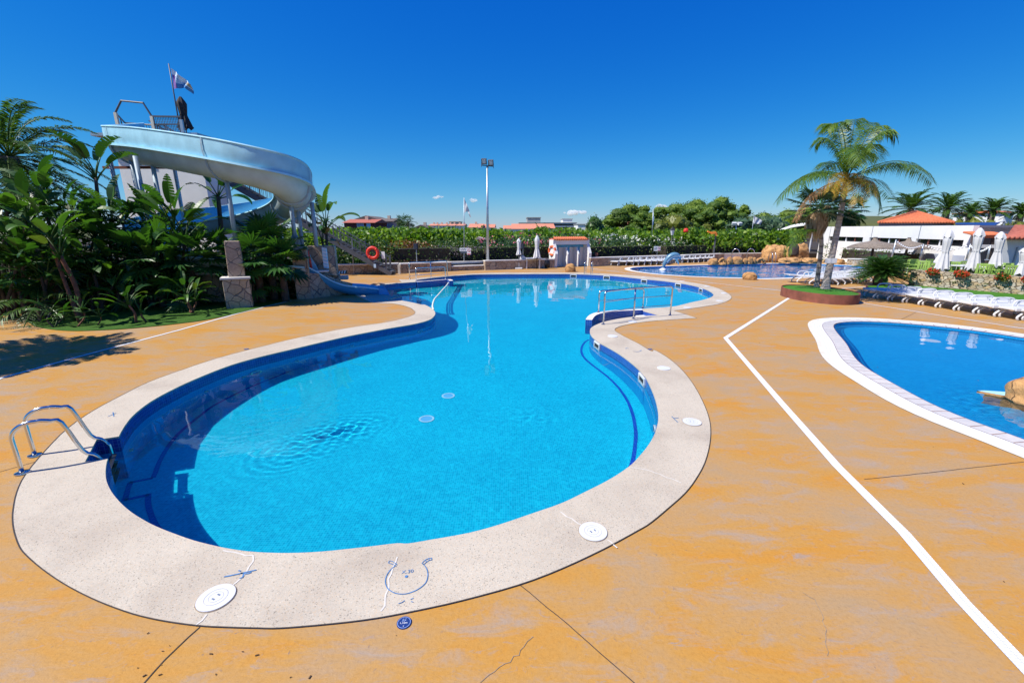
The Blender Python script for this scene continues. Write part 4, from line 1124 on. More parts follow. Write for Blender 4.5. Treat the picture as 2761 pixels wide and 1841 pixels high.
MB().box(((a.x + b.x) / 2, (a.y + b.y) / 2 + .1, a.z), (.95, .40, .05), .3).build('slab', M['copingwhite'], lw)
sp0 = at(884, 738, 19.2)
st = thing('striped_step', 'blue step edged with black and white stripes beside the slide wall', 'step', (sp0.x, sp0.y, 0))
stripes(at(884, 741, 19.2), at(934, 737, 19.6), .12, .12, 14, 'striped_edge', st, M['signwhite'], M['black'])
MB().box((at(908, 746, 19.5).x, 19.65, at(908, 746, 19.5).z - .06), (.85, .4, .16), .25).build('riser', M['flume_low'], st)
# terrace walls hidden in the planting
for nm, lab, a, b, Y_, zt_ in (('stone_block', 'ochre stone block holding the outer slide posts behind the plants', (318, 640), (378, 640), 16.9, None), ):
    p, q = at(*a, Y_), at(*b, Y_)
    t = thing(nm, lab, 'stone block', ((p.x + q.x) / 2, Y_ + .5, 0)); MB().box(((p.x + q.x) / 2, Y_ + .5, p.z / 2), (q.x - p.x, 1.0, p.z), 0).build('stone_body', M['stone'], t, bevel=.03)
p, q = at(690, 742, 17.6), at(800, 742, 17.9)
t = thing('terrace_wall', 'shaded stone terrace wall with a pale slab top between the two slide piers', 'wall', ((p.x + q.x) / 2, 17.8, 0))
MB().box(((p.x + q.x) / 2, 18.0, p.z / 2), (q.x - p.x + .8, .4, p.z), .05).build('stone_body', M['stone'], t)
MB().box(((p.x + q.x) / 2, 18.0, p.z + .03), (q.x - p.x + .9, .5, .06), .05).build('slab', M['copingwhite'], t)
p, q = at(380, 742, 16.2), at(610, 742, 16.2)
t = thing('terrace_wall', 'dark stone terrace wall behind the young paddle-leaf plants', 'wall', ((p.x + q.x) / 2, 16.4, 0))
MB().box(((p.x + q.x) / 2, 16.6, p.z / 2), (q.x - p.x, .4, p.z), 0).build('stone_body', M['stone'], t)
MB().box(((p.x + q.x) / 2, 16.6, p.z + .03), (q.x - p.x + .1, .5, .06), 0).build('slab', M['copingwhite'], t)

# ---------------------------------------------------------------- slide tower with stairs
TL, TR_ = at(319, 440, 24.0), at(546, 440, 24.0)
zP = zfor(TR_.x, 24.0, 362)
tt = thing('slide_tower', 'white rendered slide tower with railed platform and open metal staircase', 'tower', ((TL.x + TR_.x) / 2, 25, 0))
MB().box(((TL.x + TR_.x) / 2, 25.0, (zP - .15) / 2), (TR_.x - TL.x, 2.0, zP - .15)).build('wall', M['white_wall'], tt)
MB().box(((TL.x + TR_.x) / 2 - .3, 24.9, zP - .07), (TR_.x - TL.x + 1.0, 2.5, .14)).build('platform', M['galv'], tt)
fY = 23.6
def fp(px, py, Y_=fY): return at(px, py, Y_)
pl, pm, pr_ = fp(311, 304), fp(409, 314), fp(488, 323)
for p in (pl, pm, pr_): MB().box((p.x, fY, (zP + p.z) / 2), (.14, .10, p.z - zP)).build('railing_post', M['cream_coping'] if p is not pr_ else M['galv'], tt)
hx = [pl, fp(326.6, 272), fp(386, 278), pm]
MB().tube(hx, .045, 8).build('entry_hoop', M['darksteel'], tt)
ins = [pl, fp(337, 332, 25.6), fp(400, 337, 25.6)]
MB().tube([Vector((pl.x, fY, pl.z)), ins[1], ins[2], Vector((ins[2].x + 1.0, 25.6, ins[2].z))], .04, 8).build('rear_rail', M['darksteel'], tt)
def mesh_panel(a, b, z0, z1, name, n=14, mth=8, parent=tt):
    mb = MB(); a, b = Vector(a), Vector(b)
    for i in range(n + 1):
        p = a.lerp(b, i / n); mb.bar((p.x, p.y, z0), (p.x, p.y, z1 + (b.z - a.z) * i / n), .018)
    for k in range(mth):
        z = z0 + (z1 - z0) * (k + .5) / mth; mb.bar((a.x, a.y, z), (b.x, b.y, z + (b.z - a.z)), .010)
    return tag(mb.build(name, M['darksteel'], parent), kind='stuff')
MB().bar((pm.x, fY, pm.z), (pr_.x, fY, pm.z - .02), .07).build('top_rail', M['darksteel'], tt)
MB().bar((pm.x, fY, (pm.z + zP) / 2), (pr_.x, fY, (pm.z + zP) / 2), .05).build('mid_rail', M['darksteel'], tt)
mesh_panel((pm.x + .1, fY, 0), (pr_.x - .05, fY, 0), zP, pm.z - .05, 'mesh_panel', 16, 9)
mesh_panel((pl.x + .1, fY + .1, 0), (ins[1].x, 25.5, -.4), zP, pl.z - .15, 'side_mesh_panel', 8, 8)
mesh_panel((ins[1].x, 25.6, 0), (ins[2].x + 1.0, 25.6, 0), zP, ins[1].z - .03, 'rear_mesh_panel', 16, 5)
# stairs
sb = G(1055, 742); stp = at(546, 457, 25.6); slope = (stp.z - 0) / (sb.x - stp.x)
xt = sb.x - zP / slope; stT = Vector((xt, 25.6 + (25.6 - sb.y) * .0, zP)); yS = lambda x: sb.y + (25.6 - sb.y) * (sb.x - x) / (sb.x - xt)
stT.y = yS(xt); W_ = .95
for s in (0, W_):
    MB().bar((sb.x, sb.y + s, .05), (stT.x, stT.y + s, zP), .06, .26).build('stringer', M['darksteel'], tt)
    a, b = Vector((sb.x - .3, sb.y + s, 1.02)), Vector((stT.x, stT.y + s, zP + .98))
    MB().tube([a, b], .032, 8).build('stair_rail', M['darksteel'], tt)
    MB().bar(a - Vector((0, 0, 1.0)), a, .05).build('newel', M['darksteel'], tt)
    mb = MB(); nb = 58
    for i in range(nb):
        q = Vector((sb.x, sb.y + s, .05)).lerp(Vector((stT.x, stT.y + s, zP)), (i + 1.2) / (nb + 1)); mb.bar(q, q + Vector((0, 0, .96)), .018 if i % 7 else .05)
    tag(mb.build('balusters', M['darksteel'], tt), kind='stuff')
mb = MB(); ns = 38
for i in range(ns):
    q = Vector((sb.x, sb.y, .05)).lerp(Vector((stT.x, stT.y, zP)), (i + .5) / ns); mb.box((q.x, q.y + W_ / 2, q.z + .04), (.28, W_ - .1, .03))
tag(mb.build('treads', M['darksteel'], tt), kind='stuff')
p = at(989, 700, sb.y - .1); q = Vector((p.x, sb.y - .02, 0))
MB().box((at(1034, 690, sb.y).x, sb.y - .05, at(1034, 688, sb.y).z), (.2, .02, .42)).build('notice', M['signwhite'], tt)
MB().bar((at(952, 700, 27).x, 26.9, 0), (at(952, 660, 27).x, 26.9, at(0, 640, 26.9).z), .05).build('stair_prop', M['galv'], tt)
def life_ring(c, rz, col, label, R_=.34, face=None):
    t = thing('life_ring', label, 'life ring', c, rz); mb = MB(); n = 32
    mb.tube([Vector((R_ * .78 * math.cos(2 * math.pi * k / n), 0, R_ * .78 * math.sin(2 * math.pi * k / n))) + Vector(c) for k in range(n)], R_ * .235, 12, closed=True)
    mb.build('ring', M[col], t, True)
    for k in range(4):
        a = math.pi / 4 + k * math.pi / 2; m2 = MB()
        m2.tube([Vector((R_ * .78 * math.cos(a + d), 0, R_ * .78 * math.sin(a + d))) + Vector(c) for d in (-.11, 0, .11)], R_ * .242, 12)
        m2.build('strap', M['signwhite'] if face else M[col], t, True)
    if face:
        m2 = MB(); m2.lathe([(R_ * .55, -.012), (R_ * .55, .012)], (0, 0, 0), 28)
        m2.v = [(c[0] + x, c[1] + z - .02, c[2] + y) for x, y, z in m2.v]; m2.build('face_print', M['signwhite'], t)
    m3 = MB(); m3.tube([Vector(c) + Vector((R_ * 1.03 * math.cos(2 * math.pi * k / 40), -.03 * abs(math.sin(k * .785)), R_ * (1.0 + .04 * math.sin(k * .8)) * math.sin(2 * math.pi * k / 40))) for k in range(40)], .010, 5, closed=True)
    m3.build('grab_rope', M[col], t)
    return t
c = at(1005, 682, sb.y - .12); life_ring(c, 0, 'ring_red', 'red life ring hung on the outside of the tower staircase', .385)
o = MB().box(at(1011, 717, sb.y - .1), (.13, .06, .22)).build('float_bag', M['flag_pale']); tag(o, 'small pale blue float hanging under the staircase by the life ring', 'float')
# closed black parasol and flag on the platform
def closed_parasol(name, label, base, top_z, open_z, R1, R2, mat, polem, group=None, foot=None, lean=(0, 0), tie=.5, flaps=0):
    t = thing(name, label, 'parasol', base, group=group); b = Vector(base)
    L = lambda z: b + Vector((lean[0] * z, lean[1] * z, z))
    MB().tube([L(0), L(top_z)], .028, 8).build('pole', M[polem], t, True)
    mb = MB(); seg = 24; prof = []
    hgt = top_z - open_z
    for k in range(15):
        u = k / 14; z = open_z + hgt * u
        if u < tie: r = R2 + (R1 * .62 - R2) * (u / tie) ** .8
        else: r = R1 * (.62 + .38 * math.sin((u - tie) / (1 - tie) * math.pi * .62)) * (1 - max(0, (u - .80) / .20) * .80)
        prof.append((r, z))
    vs = []
    for i, (r, z) in enumerate(prof):
        for k in range(seg):
            a = 2 * math.pi * k / seg; fold = (1 + (.20 if k % 3 == 0 else -.10) * (1.2 - i / 18)) * (1 + .06 * math.sin(k * 2.1 + i * .5))
            zz = z - (.10 * hgt * .5 * (math.sin(k * 1.7) + .3) if i == 0 else 0)
            vs.append(L(zz) + Vector((math.cos(a), math.sin(a), 0)) * r * fold)
    fs = [(i * seg + k, i * seg + (k + 1) % seg, (i + 1) * seg + (k + 1) % seg, (i + 1) * seg + k) for i in range(14) for k in range(seg)] + [tuple(range(14 * seg, 15 * seg))]
    mb.add(vs, fs); mb.build('furled_canopy', M[mat], t, True, auto=50)
    zt_ = open_z + hgt * tie
    MB().tube([L(zt_) + Vector((math.cos(a), math.sin(a), 0)) * R1 * .68 for a in np.linspace(0, 2 * math.pi, 20)[:-1]], .012, 5, closed=True).build('tie_band', M[mat], t)
    if flaps:
        m2 = MB(); zc = open_z + hgt * .83; vs = []; sg_ = 18
        for i, (r, z) in enumerate(((R1 * 1.06, zc), (R1 * .92, zc + hgt * .06), (R1 * .62, zc + hgt * .13), (R1 * .26, zc + hgt * .178), (.03, zc + hgt * .185))):
            for k in range(sg_):
                a = 2 * math.pi * k / sg_; q = r * (1 + (.16 if k % 3 == 0 else -.08) * (1 - i / 5)); vs.append(L(z - (.035 * hgt * (.5 + math.sin(k * 1.9)) if i == 0 else 0)) + Vector((math.cos(a) * q, math.sin(a) * q, 0)))
        m2.add(vs, [(i * sg_ + k, i * sg_ + (k + 1) % sg_, (i + 1) * sg_ + (k + 1) % sg_, (i + 1) * sg_ + k) for i in range(4) for k in range(sg_)]); m2.build('top_flap', M[mat], t, True, auto=50)
    if foot:
        foot_ = MB().box(b + Vector((0, 0, foot[2] / 2)), foot); foot_.build('foot_block', M['white'], t, bevel=.02)
        MB().tube([b + Vector((0, 0, foot[2])), b + Vector((0, 0, foot[2] + .35))], .04, 8).build('pole_socket', M['white'], t)
    return t
pb_ = at(503, 359, 24.3); tp = at(484, 261, 24.3)
closed_parasol('folded_parasol', 'folded black parasol standing on the slide tower platform', (pb_.x, 24.3, zP), tp.z - zP, .35, .22, .30, 'cloth_dark', 'darksteel', tie=.42)
def flagpole(label, base, ztop, r, mats_cols, flag, mat='galv', lean=(0, 0)):
    """flag: (z_top, z_bot, list of rows) with points given in metres along x (right) from the pole"""
    t = thing('flagpole', label, 'flagpole', base); b = Vector(base)
    MB().tube([b, b + Vector((lean[0], lean[1], ztop - b.z))], [r, r * .7], 8).build('pole', M[mat], t, True)
    return t
fb = at(481, 322, 24.0); ft_ = at(457, 172, 24.0); ln_ = (ft_.x - fb.x)
ftw = flagpole('thin dark flagpole rising from the slide tower railing', (fb.x, 24.0, zP), ft_.z, .035, None, None, 'darksteel')
def flag(name, label, cat, pts_top, pts_bot, Y_, mats, cols, wav=.10, parent=None, n=14):
    """cloth between a top and bottom edge given as photo pixels"""
    T = catmull([at(*p, Y_) for p in pts_top], 6); B = catmull([at(*p, Y_) for p in pts_bot], 6)
    T = resample(T, (T[-1] - T[0]).length / n)[:n]; B = resample(B, (B[-1] - B[0]).length / n)[:n]
    n2 = min(len(T), len(B)); rows = 7; vs = []; mb = MB()
    for i in range(n2):
        for k in range(rows + 1):
            p = T[i].lerp(B[i], k / rows); p.y += wav * math.sin(i * .9 + k * .45) * min(1, i / 3); vs.append(p)
    fs = []; ms = []
    for i in range(n2 - 1):
        for k in range(rows): fs.append((i * (rows + 1) + k, i * (rows + 1) + k + 1, (i + 1) * (rows + 1) + k + 1, (i + 1) * (rows + 1) + k)); ms.append(cols(i / (n2 - 1), k / rows))
    mb.v = [tuple(v) for v in vs]; mb.f = [list(f) for f in fs]; mb.m = ms
    o = mb.build(name, mats, parent, True)
    if label: tag(o, label, cat)
    return o
def C5(x, y): return (430 + x / 12.06, 150 + y / 12.06)
def towerflag(u, k):
    if u < .16 and k > .25: return 1
    if u < .22: return 2
    if u > .74 and k < .42: return 3
    if u > .40 and k > .52: return 4
    if .36 < u < .58 and k < .45: return 2
    return 0 if (k < .62) else 4
flag('flag', 'pale blue flag with white, violet and tan patches flying above the slide tower', 'flag', [C5(370, 410), C5(560, 560), C5(780, 740), C5(960, 880), C5(1160, 1050)], [C5(475, 1090), C5(640, 1080), C5(790, 1010), C5(1000, 1200), C5(1200, 1340)], 24.0,
     [M['flag_pale'], M['purple'], M['signwhite'], M['gold'], M['flag_blue']], towerflag, .14)
# ---------------------------------------------------------------- vegetation helpers (each returns arrays of quads)
class Leaves:
    """collects separate little quads quickly"""
    def __init__(s): s.V = []; s.n = 0
    def quads(s, a, b, c, d):
        Q = np.stack([a, b, c, d], 1).reshape(-1, 3); s.V.append(Q); s.n += len(Q) // 4
    def build(s, name, mat, parent=None):
        V = np.concatenate(s.V) if s.V else np.zeros((0, 3))
        return np_mesh(name, V, np.arange(len(V)).reshape(-1, 4), mat, parent)

def unit(v): return v / np.maximum(np.linalg.norm(v, axis=-1, keepdims=True), 1e-9)

def leaf_cloud(L, C, size, up=.5, aspect=.55, var=.35, r=rng):
    C = np.asarray(C); n = len(C)
    nrm = unit(r.normal(size=(n, 3)) + np.array([0, 0, up]))
    t = unit(np.cross(nrm, r.normal(size=(n, 3)))); b = np.cross(nrm, t)
    s = (size * (1 + var * r.uniform(-1, 1, n)))[:, None]
    L.quads(C - t * s * .5, C + b * s * aspect * .5 - t * s * .05, C + t * s * .5, C - b * s * aspect * .5 - t * s * .05)

def ellipsoid_pts(c, rad, n, shell=.55, r=rng, flat_bottom=False):
    d = unit(r.normal(size=(n, 3)))
    if flat_bottom: d[:, 2] = np.abs(d[:, 2]) * np.where(r.uniform(size=n) < .8, 1, -.5)
    k = r.uniform(shell ** 3, 1, n) ** (1 / 3)
    return np.asarray(c) + d * k[:, None] * np.asarray(rad)

def box_pts(c, size, rz, n, r=rng, skin=.22, bump_=.06):
    u = r.uniform(-.5, .5, (n, 3)) * np.asarray(size)
    ax = r.integers(0, 5, n)
    area = np.array([size[1] * size[2], size[1] * size[2], size[0] * size[2], size[0] * size[2], size[0] * size[1]], float)
    ax = r.choice(5, n, p=area / area.sum())
    dep = r.exponential(skin * .35, n)
    for a, (k, sg) in enumerate(((0, 1), (0, -1), (1, 1), (1, -1), (2, 1))):
        m = ax == a; u[m, k] = sg * (size[k] / 2 - dep[m] + bump_ * np.sin(u[m, (k + 1) % 3] * 5 + u[m, (k + 2) % 3] * 4))
    c_, s_ = math.cos(rz), math.sin(rz)
    return np.stack([c[0] + u[:, 0] * c_ - u[:, 1] * s_, c[1] + u[:, 0] * s_ + u[:, 1] * c_, c[2] + u[:, 2]], 1)

def v3(p): return np.array([p[0], p[1], p[2]], float)

def paddle(L, S, base, az, elev, pet, blade, wid, rip=.5, curl=.5, r=random):
    """banana-type leaf: petiole into S (MB), blade into L"""
    base = Vector(base); d = Vector((math.cos(az) * math.cos(elev), math.sin(az) * math.cos(elev), math.sin(elev)))
    side = Vector((-math.sin(az), math.cos(az), 0))
    tw = r.uniform(-.5, .5); 
    P = [base]; e = elev
    for i in range(4):
        dd = Vector((math.cos(az) * math.cos(e), math.sin(az) * math.cos(e), math.sin(e))); P.append(P[-1] + dd * pet / 4); e -= curl * .12
    S.tube(P, [.030, .024, .020, .017, .015], 5)
    n = 11; M_ = [P[-1]]; D = []
    for i in range(n):
        dd = Vector((math.cos(az) * math.cos(e), math.sin(az) * math.cos(e), math.sin(e))); D.append(dd); M_.append(M_[-1] + dd * blade / n); e -= curl * (.05 + .16 * i / n)
    D.append(D[-1])
    prof = [wid * .5 * (math.sin(math.pi * min(1, (i / n) * .93 + .07)) ** .55) * (1 - .25 * (i / n)) for i in range(n + 1)]
    prof[-1] = wid * .04
    fold = r.uniform(.1, .7)
    for sg in (-1, 1):
        gap = 0; droop = 0
        E = []
        for i in range(n + 1):
            up = side.cross(D[i]).normalized() * -1
            if up.z < 0: up = -up
            s2 = (side * math.cos(tw) + up * math.sin(tw)).normalized()
            E.append((s2 * sg * math.cos(fold) + up * math.sin(fold)))
        for i in range(n):
            g0 = 0
            if r.random() < rip * .45 and 1 < i < n - 1: droop = r.uniform(-.5, .15)
            elif r.random() < .3: droop *= .5
            a, b = M_[i], M_[i + 1]
            o0, o1 = E[i], E[i + 1]
            dn = Vector((0, 0, droop)) * wid * .35
            back = -D[i] * blade * .02 * (1 if droop else 0)
            c = b + o1 * prof[i + 1] + dn * .8 + back; d2 = a + o0 * prof[i] + dn * (.8 if droop else 0)
            L.quads(v3(a)[None], v3(b)[None], v3(c)[None], v3(d2)[None])

class Joined:
    """leaf blades that must keep one colour: quads sharing vertices per leaf"""
    def __init__(s): s.v = []; s.f = []
    def quads(s, a, b, c, d):
        for q in zip(a, b, c, d):
            k = len(s.v); s.v += [tuple(x) for x in q]; s.f.append((k, k + 1, k + 2, k + 3))
    def weld(s, start_v, start_f):
        """merge equal corners since start so that the leaf is one island"""
        m = {}; new = []; rem = {}
        for i in range(start_v, len(s.v)):
            key = tuple(round(x, 4) for x in s.v[i])
            if key not in m: m[key] = start_v + len(new); new.append(s.v[i])
            rem[i] = m[key]
        s.v[start_v:] = new
        for j in range(start_f, len(s.f)): s.f[j] = tuple(rem[i] for i in s.f[j])
    def build(s, name, mat, parent, smooth=False):
        mb = MB(); mb.v = s.v; mb.f = [list(dict.fromkeys(f)) for f in s.f]; mb.f = [f for f in mb.f if len(f) > 2]; mb.m = [0] * len(mb.f)
        return mb.build(name, mat, parent, smooth)

def strelitzia(label, base, stems, r, name='bird_of_paradise_plant', leafm='l_strel', trunkm='trunk_dark', cat='plant', group=None):
    """stems: list of (top point, stem radius, n leaves, petiole, blade, width, spread)"""
    t = thing(name, label, cat, base, group=group); base = Vector(base)
    T = MB(); S = MB(); L = Joined()
    for (top, rad, nl, pet, blade, wid, spread) in stems:
        top = Vector(top); b0 = base + Vector((r.uniform(-.25, .25) * min(1, len(stems) - 1), r.uniform(-.2, .2) * min(1, len(stems) - 1), 0))
        mid = b0.lerp(top, .5) + Vector((r.uniform(-.1, .1), r.uniform(-.1, .1), 0))
        P = catmull([b0, mid, top], 6); T.tube(P, [rad * (.62 - .18 * i / (len(P) - 1)) * (1 + .08 * (i % 2)) for i in range(len(P))], 9)
        a0 = r.uniform(0, 6.28); fan = r.uniform(0, math.pi)
        for k in range(nl):
            u = (k + .5) / nl
            elev = 1.45 - spread * abs(u - .5) * 2 * 1.1 + r.uniform(-.12, .12)
            az = fan + (0 if u < .5 else math.pi) + r.uniform(-.9, .9)
            v0, f0 = len(L.v), len(L.f)
            paddle(L, S, top - Vector((0, 0, .25 * abs(u - .5))), az, elev, pet * r.uniform(.8, 1.15), blade * r.uniform(.68, 1.02), wid * r.uniform(.72, 1.02), .6, r.uniform(.3, 1.0), r)
            L.weld(v0, f0)
    T.build('stem', M[trunkm], t, True); S.build('leaf_stalks', M['l_strel'], t, True)
    L.build('leaves', M[leafm], t)
    return t

def fan_leaf(J, S, base, az, elev, pet, rad, nseg, r):
    d = Vector((math.cos(az) * math.cos(elev), math.sin(az) * math.cos(elev), math.sin(elev)))
    P = [Vector(base)]; e = elev
    for i in range(3): P.append(P[-1] + Vector((math.cos(az) * math.cos(e), math.sin(az) * math.cos(e), math.sin(e))) * pet / 3); e -= .14
    S.tube(P, .012, 4)
    c = P[-1]; fw = Vector((math.cos(az) * math.cos(e), math.sin(az) * math.cos(e), math.sin(e))); sd = Vector((-math.sin(az), math.cos(az), 0)); up = fw.cross(sd) * -1
    if up.z < 0: up = -up
    v0, f0 = len(J.v), len(J.f)
    for k in range(nseg):
        a = (k / (nseg - 1) - .5) * 4.4; rr = rad * (1 - .18 * abs(a) / 2.2) * r.uniform(.9, 1.05)
        dr = fw * math.cos(a) + sd * math.sin(a) + up * (.18 - .12 * abs(a)); pr = (sd * math.cos(a) - fw * math.sin(a)).normalized()
        w_ = rr * .082
        m = c + dr * rr * .55; tp = c + dr * rr - Vector((0, 0, rr * r.uniform(.05, .22)))
        q = [c, m + pr * w_, tp, m - pr * w_]
        J.quads(*[v3(x)[None] for x in q])
    J.weld(v0, f0)

def fan_palm(label, base, height, nleaf, pet, rad, r, name='fan_palm', trunkr=.12, lean=(0, 0), skirt=False, mat='l_fan', emin=-.4, nseg=17, group=None, trunk='trunk_dark'):
    t = thing(name, label, 'palm', base, group=group); base = Vector(base); top = base + Vector((lean[0], lean[1], height))
    P = [base.lerp(top, i / 8) for i in range(9)]; MB().tube(P, [trunkr * (1.2 - .3 * i / 8) for i in range(9)], 10).build('trunk', M[trunk], t, True)
    J = Joined(); S = MB()
    for k in range(nleaf):
        az = k * 2.399 + r.uniform(-.3, .3); e = 1.35 - (1.35 - emin) * (k / nleaf) ** .8 + r.uniform(-.15, .15)
        fan_leaf(J, S, top, az, e, pet * r.uniform(.8, 1.15), rad * r.uniform(.85, 1.1), nseg, r)
    S.build('leaf_stalks', M['l_strel'], t); J.build('crown', M[mat], t)
    if skirt:
        L = Leaves(); n = 260
        a = rng.uniform(0, 6.283, n); z0 = rng.uniform(-.1, .1, n); ln_ = rng.uniform(.5, 1.0, n) * skirt
        p = np.stack([top.x + .08 * np.cos(a), top.y + .08 * np.sin(a), top.z + z0], 1); rr = rng.uniform(.12, .42, n) * skirt
        q = p + np.stack([rr * np.cos(a), rr * np.sin(a), -.45 * ln_], 1); q2 = p + np.stack([rr * .8 * np.cos(a), rr * .8 * np.sin(a), -ln_], 1)
        w_ = np.stack([-np.sin(a), np.cos(a), 0 * a], 1) * .03
        L.quads(p, q + w_, q2, q - w_); L.build('dead_leaf_skirt', M['l_straw'], t)
    return t

def frond(L, S, P0, P1, P2, n, ll, droop=.5, vee=.35, wid=.03, stub=.12, r=rng, thick=.022):
    """feather palm leaf along a quadratic curve"""
    P0, P1, P2 = (Vector(p) for p in (P0, P1, P2))
    bez = lambda t: P0 * (1 - t) ** 2 + P1 * 2 * t * (1 - t) + P2 * t * t
    S.tube([bez(i / 10) for i in range(11)], [thick * (1 - .8 * i / 10) for i in range(11)], 5)
    ts = np.linspace(stub, 1, n); A = [[], [], [], []]
    for t in ts:
        p = bez(t); tg = (bez(min(1, t + .02)) - bez(max(0, t - .02))).normalized(); sd = tg.cross(Vector((0, 0, 1)))
        if sd.length < .05: sd = Vector((1, 0, 0))
        sd.normalize(); up = sd.cross(tg)
        prof = ll * min(1, .45 + 2.2 * (t - stub)) * (1 - .55 * max(0, t - .6) / .4)
        for sg in (-1, 1):
            l = prof * r.uniform(.8, 1.12)
            d = (sd * sg * .85 + tg * r.uniform(.35, .75) + up * vee * r.uniform(.3, 1.2)).normalized()
            m = p + d * l * .5 + Vector((0, 0, -droop * l * .12)); e = p + d * l * .92 + Vector((0, 0, -droop * l * r.uniform(.4, .75)))
            w_ = tg * wid
            A[0].append(p); A[1].append(m + w_ * .5); A[2].append(e); A[3].append(m - w_ * .5)
    L.quads(*[np.array([v3(q) for q in a]) for a in A])

def feather_palm(label, base, height, nf, length, ll, r, name='date_palm', trunkr=.22, mat='l_date', droop=.35, emin=-.5, emax=1.4, lean=(0, 0), nl=34, group=None, wid=.035, trunk='trunk', arch=.9):
    t = thing(name, label, 'palm', base, group=group); base = Vector(base); top = base + Vector((lean[0], lean[1], height))
    P = [base.lerp(top, i / 10) for i in range(11)]; MB().tube(P, [trunkr * (1.15 - .25 * i / 10) * (1 + .05 * (i % 2)) for i in range(11)], 12).build('trunk', M[trunk], t, True)
    L = Leaves(); S = MB()
    for k in range(nf):
        az = k * 2.399 + r.uniform(-.25, .25); e = emax - (emax - emin) * (k / nf) ** .9 + r.uniform(-.12, .12)
        ln_ = length * r.uniform(.85, 1.1); h = Vector((math.cos(az), math.sin(az), 0))
        p1 = top + (h * math.cos(e) + Vector((0, 0, math.sin(e)))) * ln_ * .62
        p2 = top + h * ln_ * (.45 + .5 * math.cos(e)) + Vector((0, 0, ln_ * (math.sin(e) * .9 - arch * .42)))
        frond(L, S, top, p1, p2, nl, ll, droop, .3, wid)
    S.build('midribs', M[mat], t); L.build('crown', M[mat], t)
    return t

def crown_tree(label, base, blobs, leaf, dens, mat, trunk=None, name='tree', up=.6, group=None, shell=.6, limbs=True, cat='tree', aspect=.55, core=None):
    """blobs: (center, radii); trunk: (height, radius)"""
    t = thing(name, label, cat, base, group=group); base = Vector(base)
    L = Leaves()
    for c, rad in blobs:
        area = 4 * math.pi * ((rad[0] * rad[1]) ** 1.6 / 3 + (rad[0] * rad[2]) ** 1.6 / 3 + (rad[1] * rad[2]) ** 1.6 / 3) ** (1 / 1.6)
        n = int(dens * area / (leaf * leaf)); p = ellipsoid_pts(c, rad, n, shell)
        p += rng.normal(size=p.shape) * leaf * .5
        leaf_cloud(L, p, leaf, up, aspect)
    if trunk:
        T = MB(); h, r_ = trunk; fork = base + Vector((0, 0, h))
        T.tube([base, base.lerp(fork, .5) + Vector((r_ * .4, 0, 0)), fork], [r_ * 1.2, r_, r_ * .8], 8)
        if limbs:
            for c, rad in blobs[:7]: T.tube([fork - Vector((0, 0, h * .2)), fork.lerp(Vector(c), .5) + Vector((0, 0, .1 * h)), Vector(c)], [r_ * .55, r_ * .35, r_ * .15], 6)
        T.build('trunk', M['trunk_dark'], t, True)
    L.build('crown', M[mat], t)
    if core:
        bm = bmesh.new()
        for c, rad in blobs: bmesh.ops.create_icosphere(bm, subdivisions=2, radius=1, matrix=Matrix.Translation(c) @ Matrix.Diagonal((rad[0] * core, rad[1] * core, rad[2] * core, 1)))
        for v in bm.verts: v.co += Vector((noise.noise(v.co * 1.1), noise.noise(v.co * 1.1 + Vector((5, 0, 0))), noise.noise(v.co * 1.1 + Vector((0, 5, 0))))) * .35
        me = bpy.data.meshes.new('inner_twigs'); bm.to_mesh(me); bm.free(); link('inner_twigs', me, M[mat], t)
    return t

def hedge_box(label, a, b, depth, z0, z1, leaf, dens, mat='l_hedge', name='hedge', cat='hedge'):
    a, b = Vector(a), Vector(b); d = b - a; d.z = 0; ln_ = d.length; rz = math.atan2(d.y, d.x); n_ = Vector((-d.y, d.x, 0)).normalized()
    c = (a + b) / 2 + n_ * depth / 2; c.z = (z0 + z1) / 2; sz = (ln_, depth, z1 - z0)
    t = thing(name, label, cat, (c.x, c.y, z0))
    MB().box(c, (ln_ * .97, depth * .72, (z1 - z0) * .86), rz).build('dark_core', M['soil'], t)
    L = Leaves(); n = int(dens * (2 * ln_ * (z1 - z0) + ln_ * depth + 2 * depth * (z1 - z0)) / leaf ** 2)
    leaf_cloud(L, box_pts(c, sz, rz, n), leaf, .5, .6); L.build('foliage', M[mat], t); return t

# ---------------------------------------------------------------- planted bed on the slide side
bed = [G(*p) for p in [(75, 868), (95, 880), (140, 889), (200, 893), (270, 891), (330, 888), (420, 880), (500, 871), (562, 862), (650, 843), (785, 808.5)]]
bed = catmull(bed, 4) + [G(800, 800) + Vector((.2, 1.2, 0)), Vector((-9.5, 21, 0)), Vector((-24, 21, 0)), Vector((-24, 14.5, 0)), G(60, 845)]
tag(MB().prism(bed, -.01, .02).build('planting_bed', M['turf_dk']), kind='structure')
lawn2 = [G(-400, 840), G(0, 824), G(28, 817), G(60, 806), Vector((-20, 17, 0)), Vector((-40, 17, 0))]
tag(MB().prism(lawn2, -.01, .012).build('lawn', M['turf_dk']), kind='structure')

rr_ = random.Random(11)
def S_at(px, py, Y): return at(px, py, Y)
def GB(px, py): v = G(px, py); v.z = .02; return v
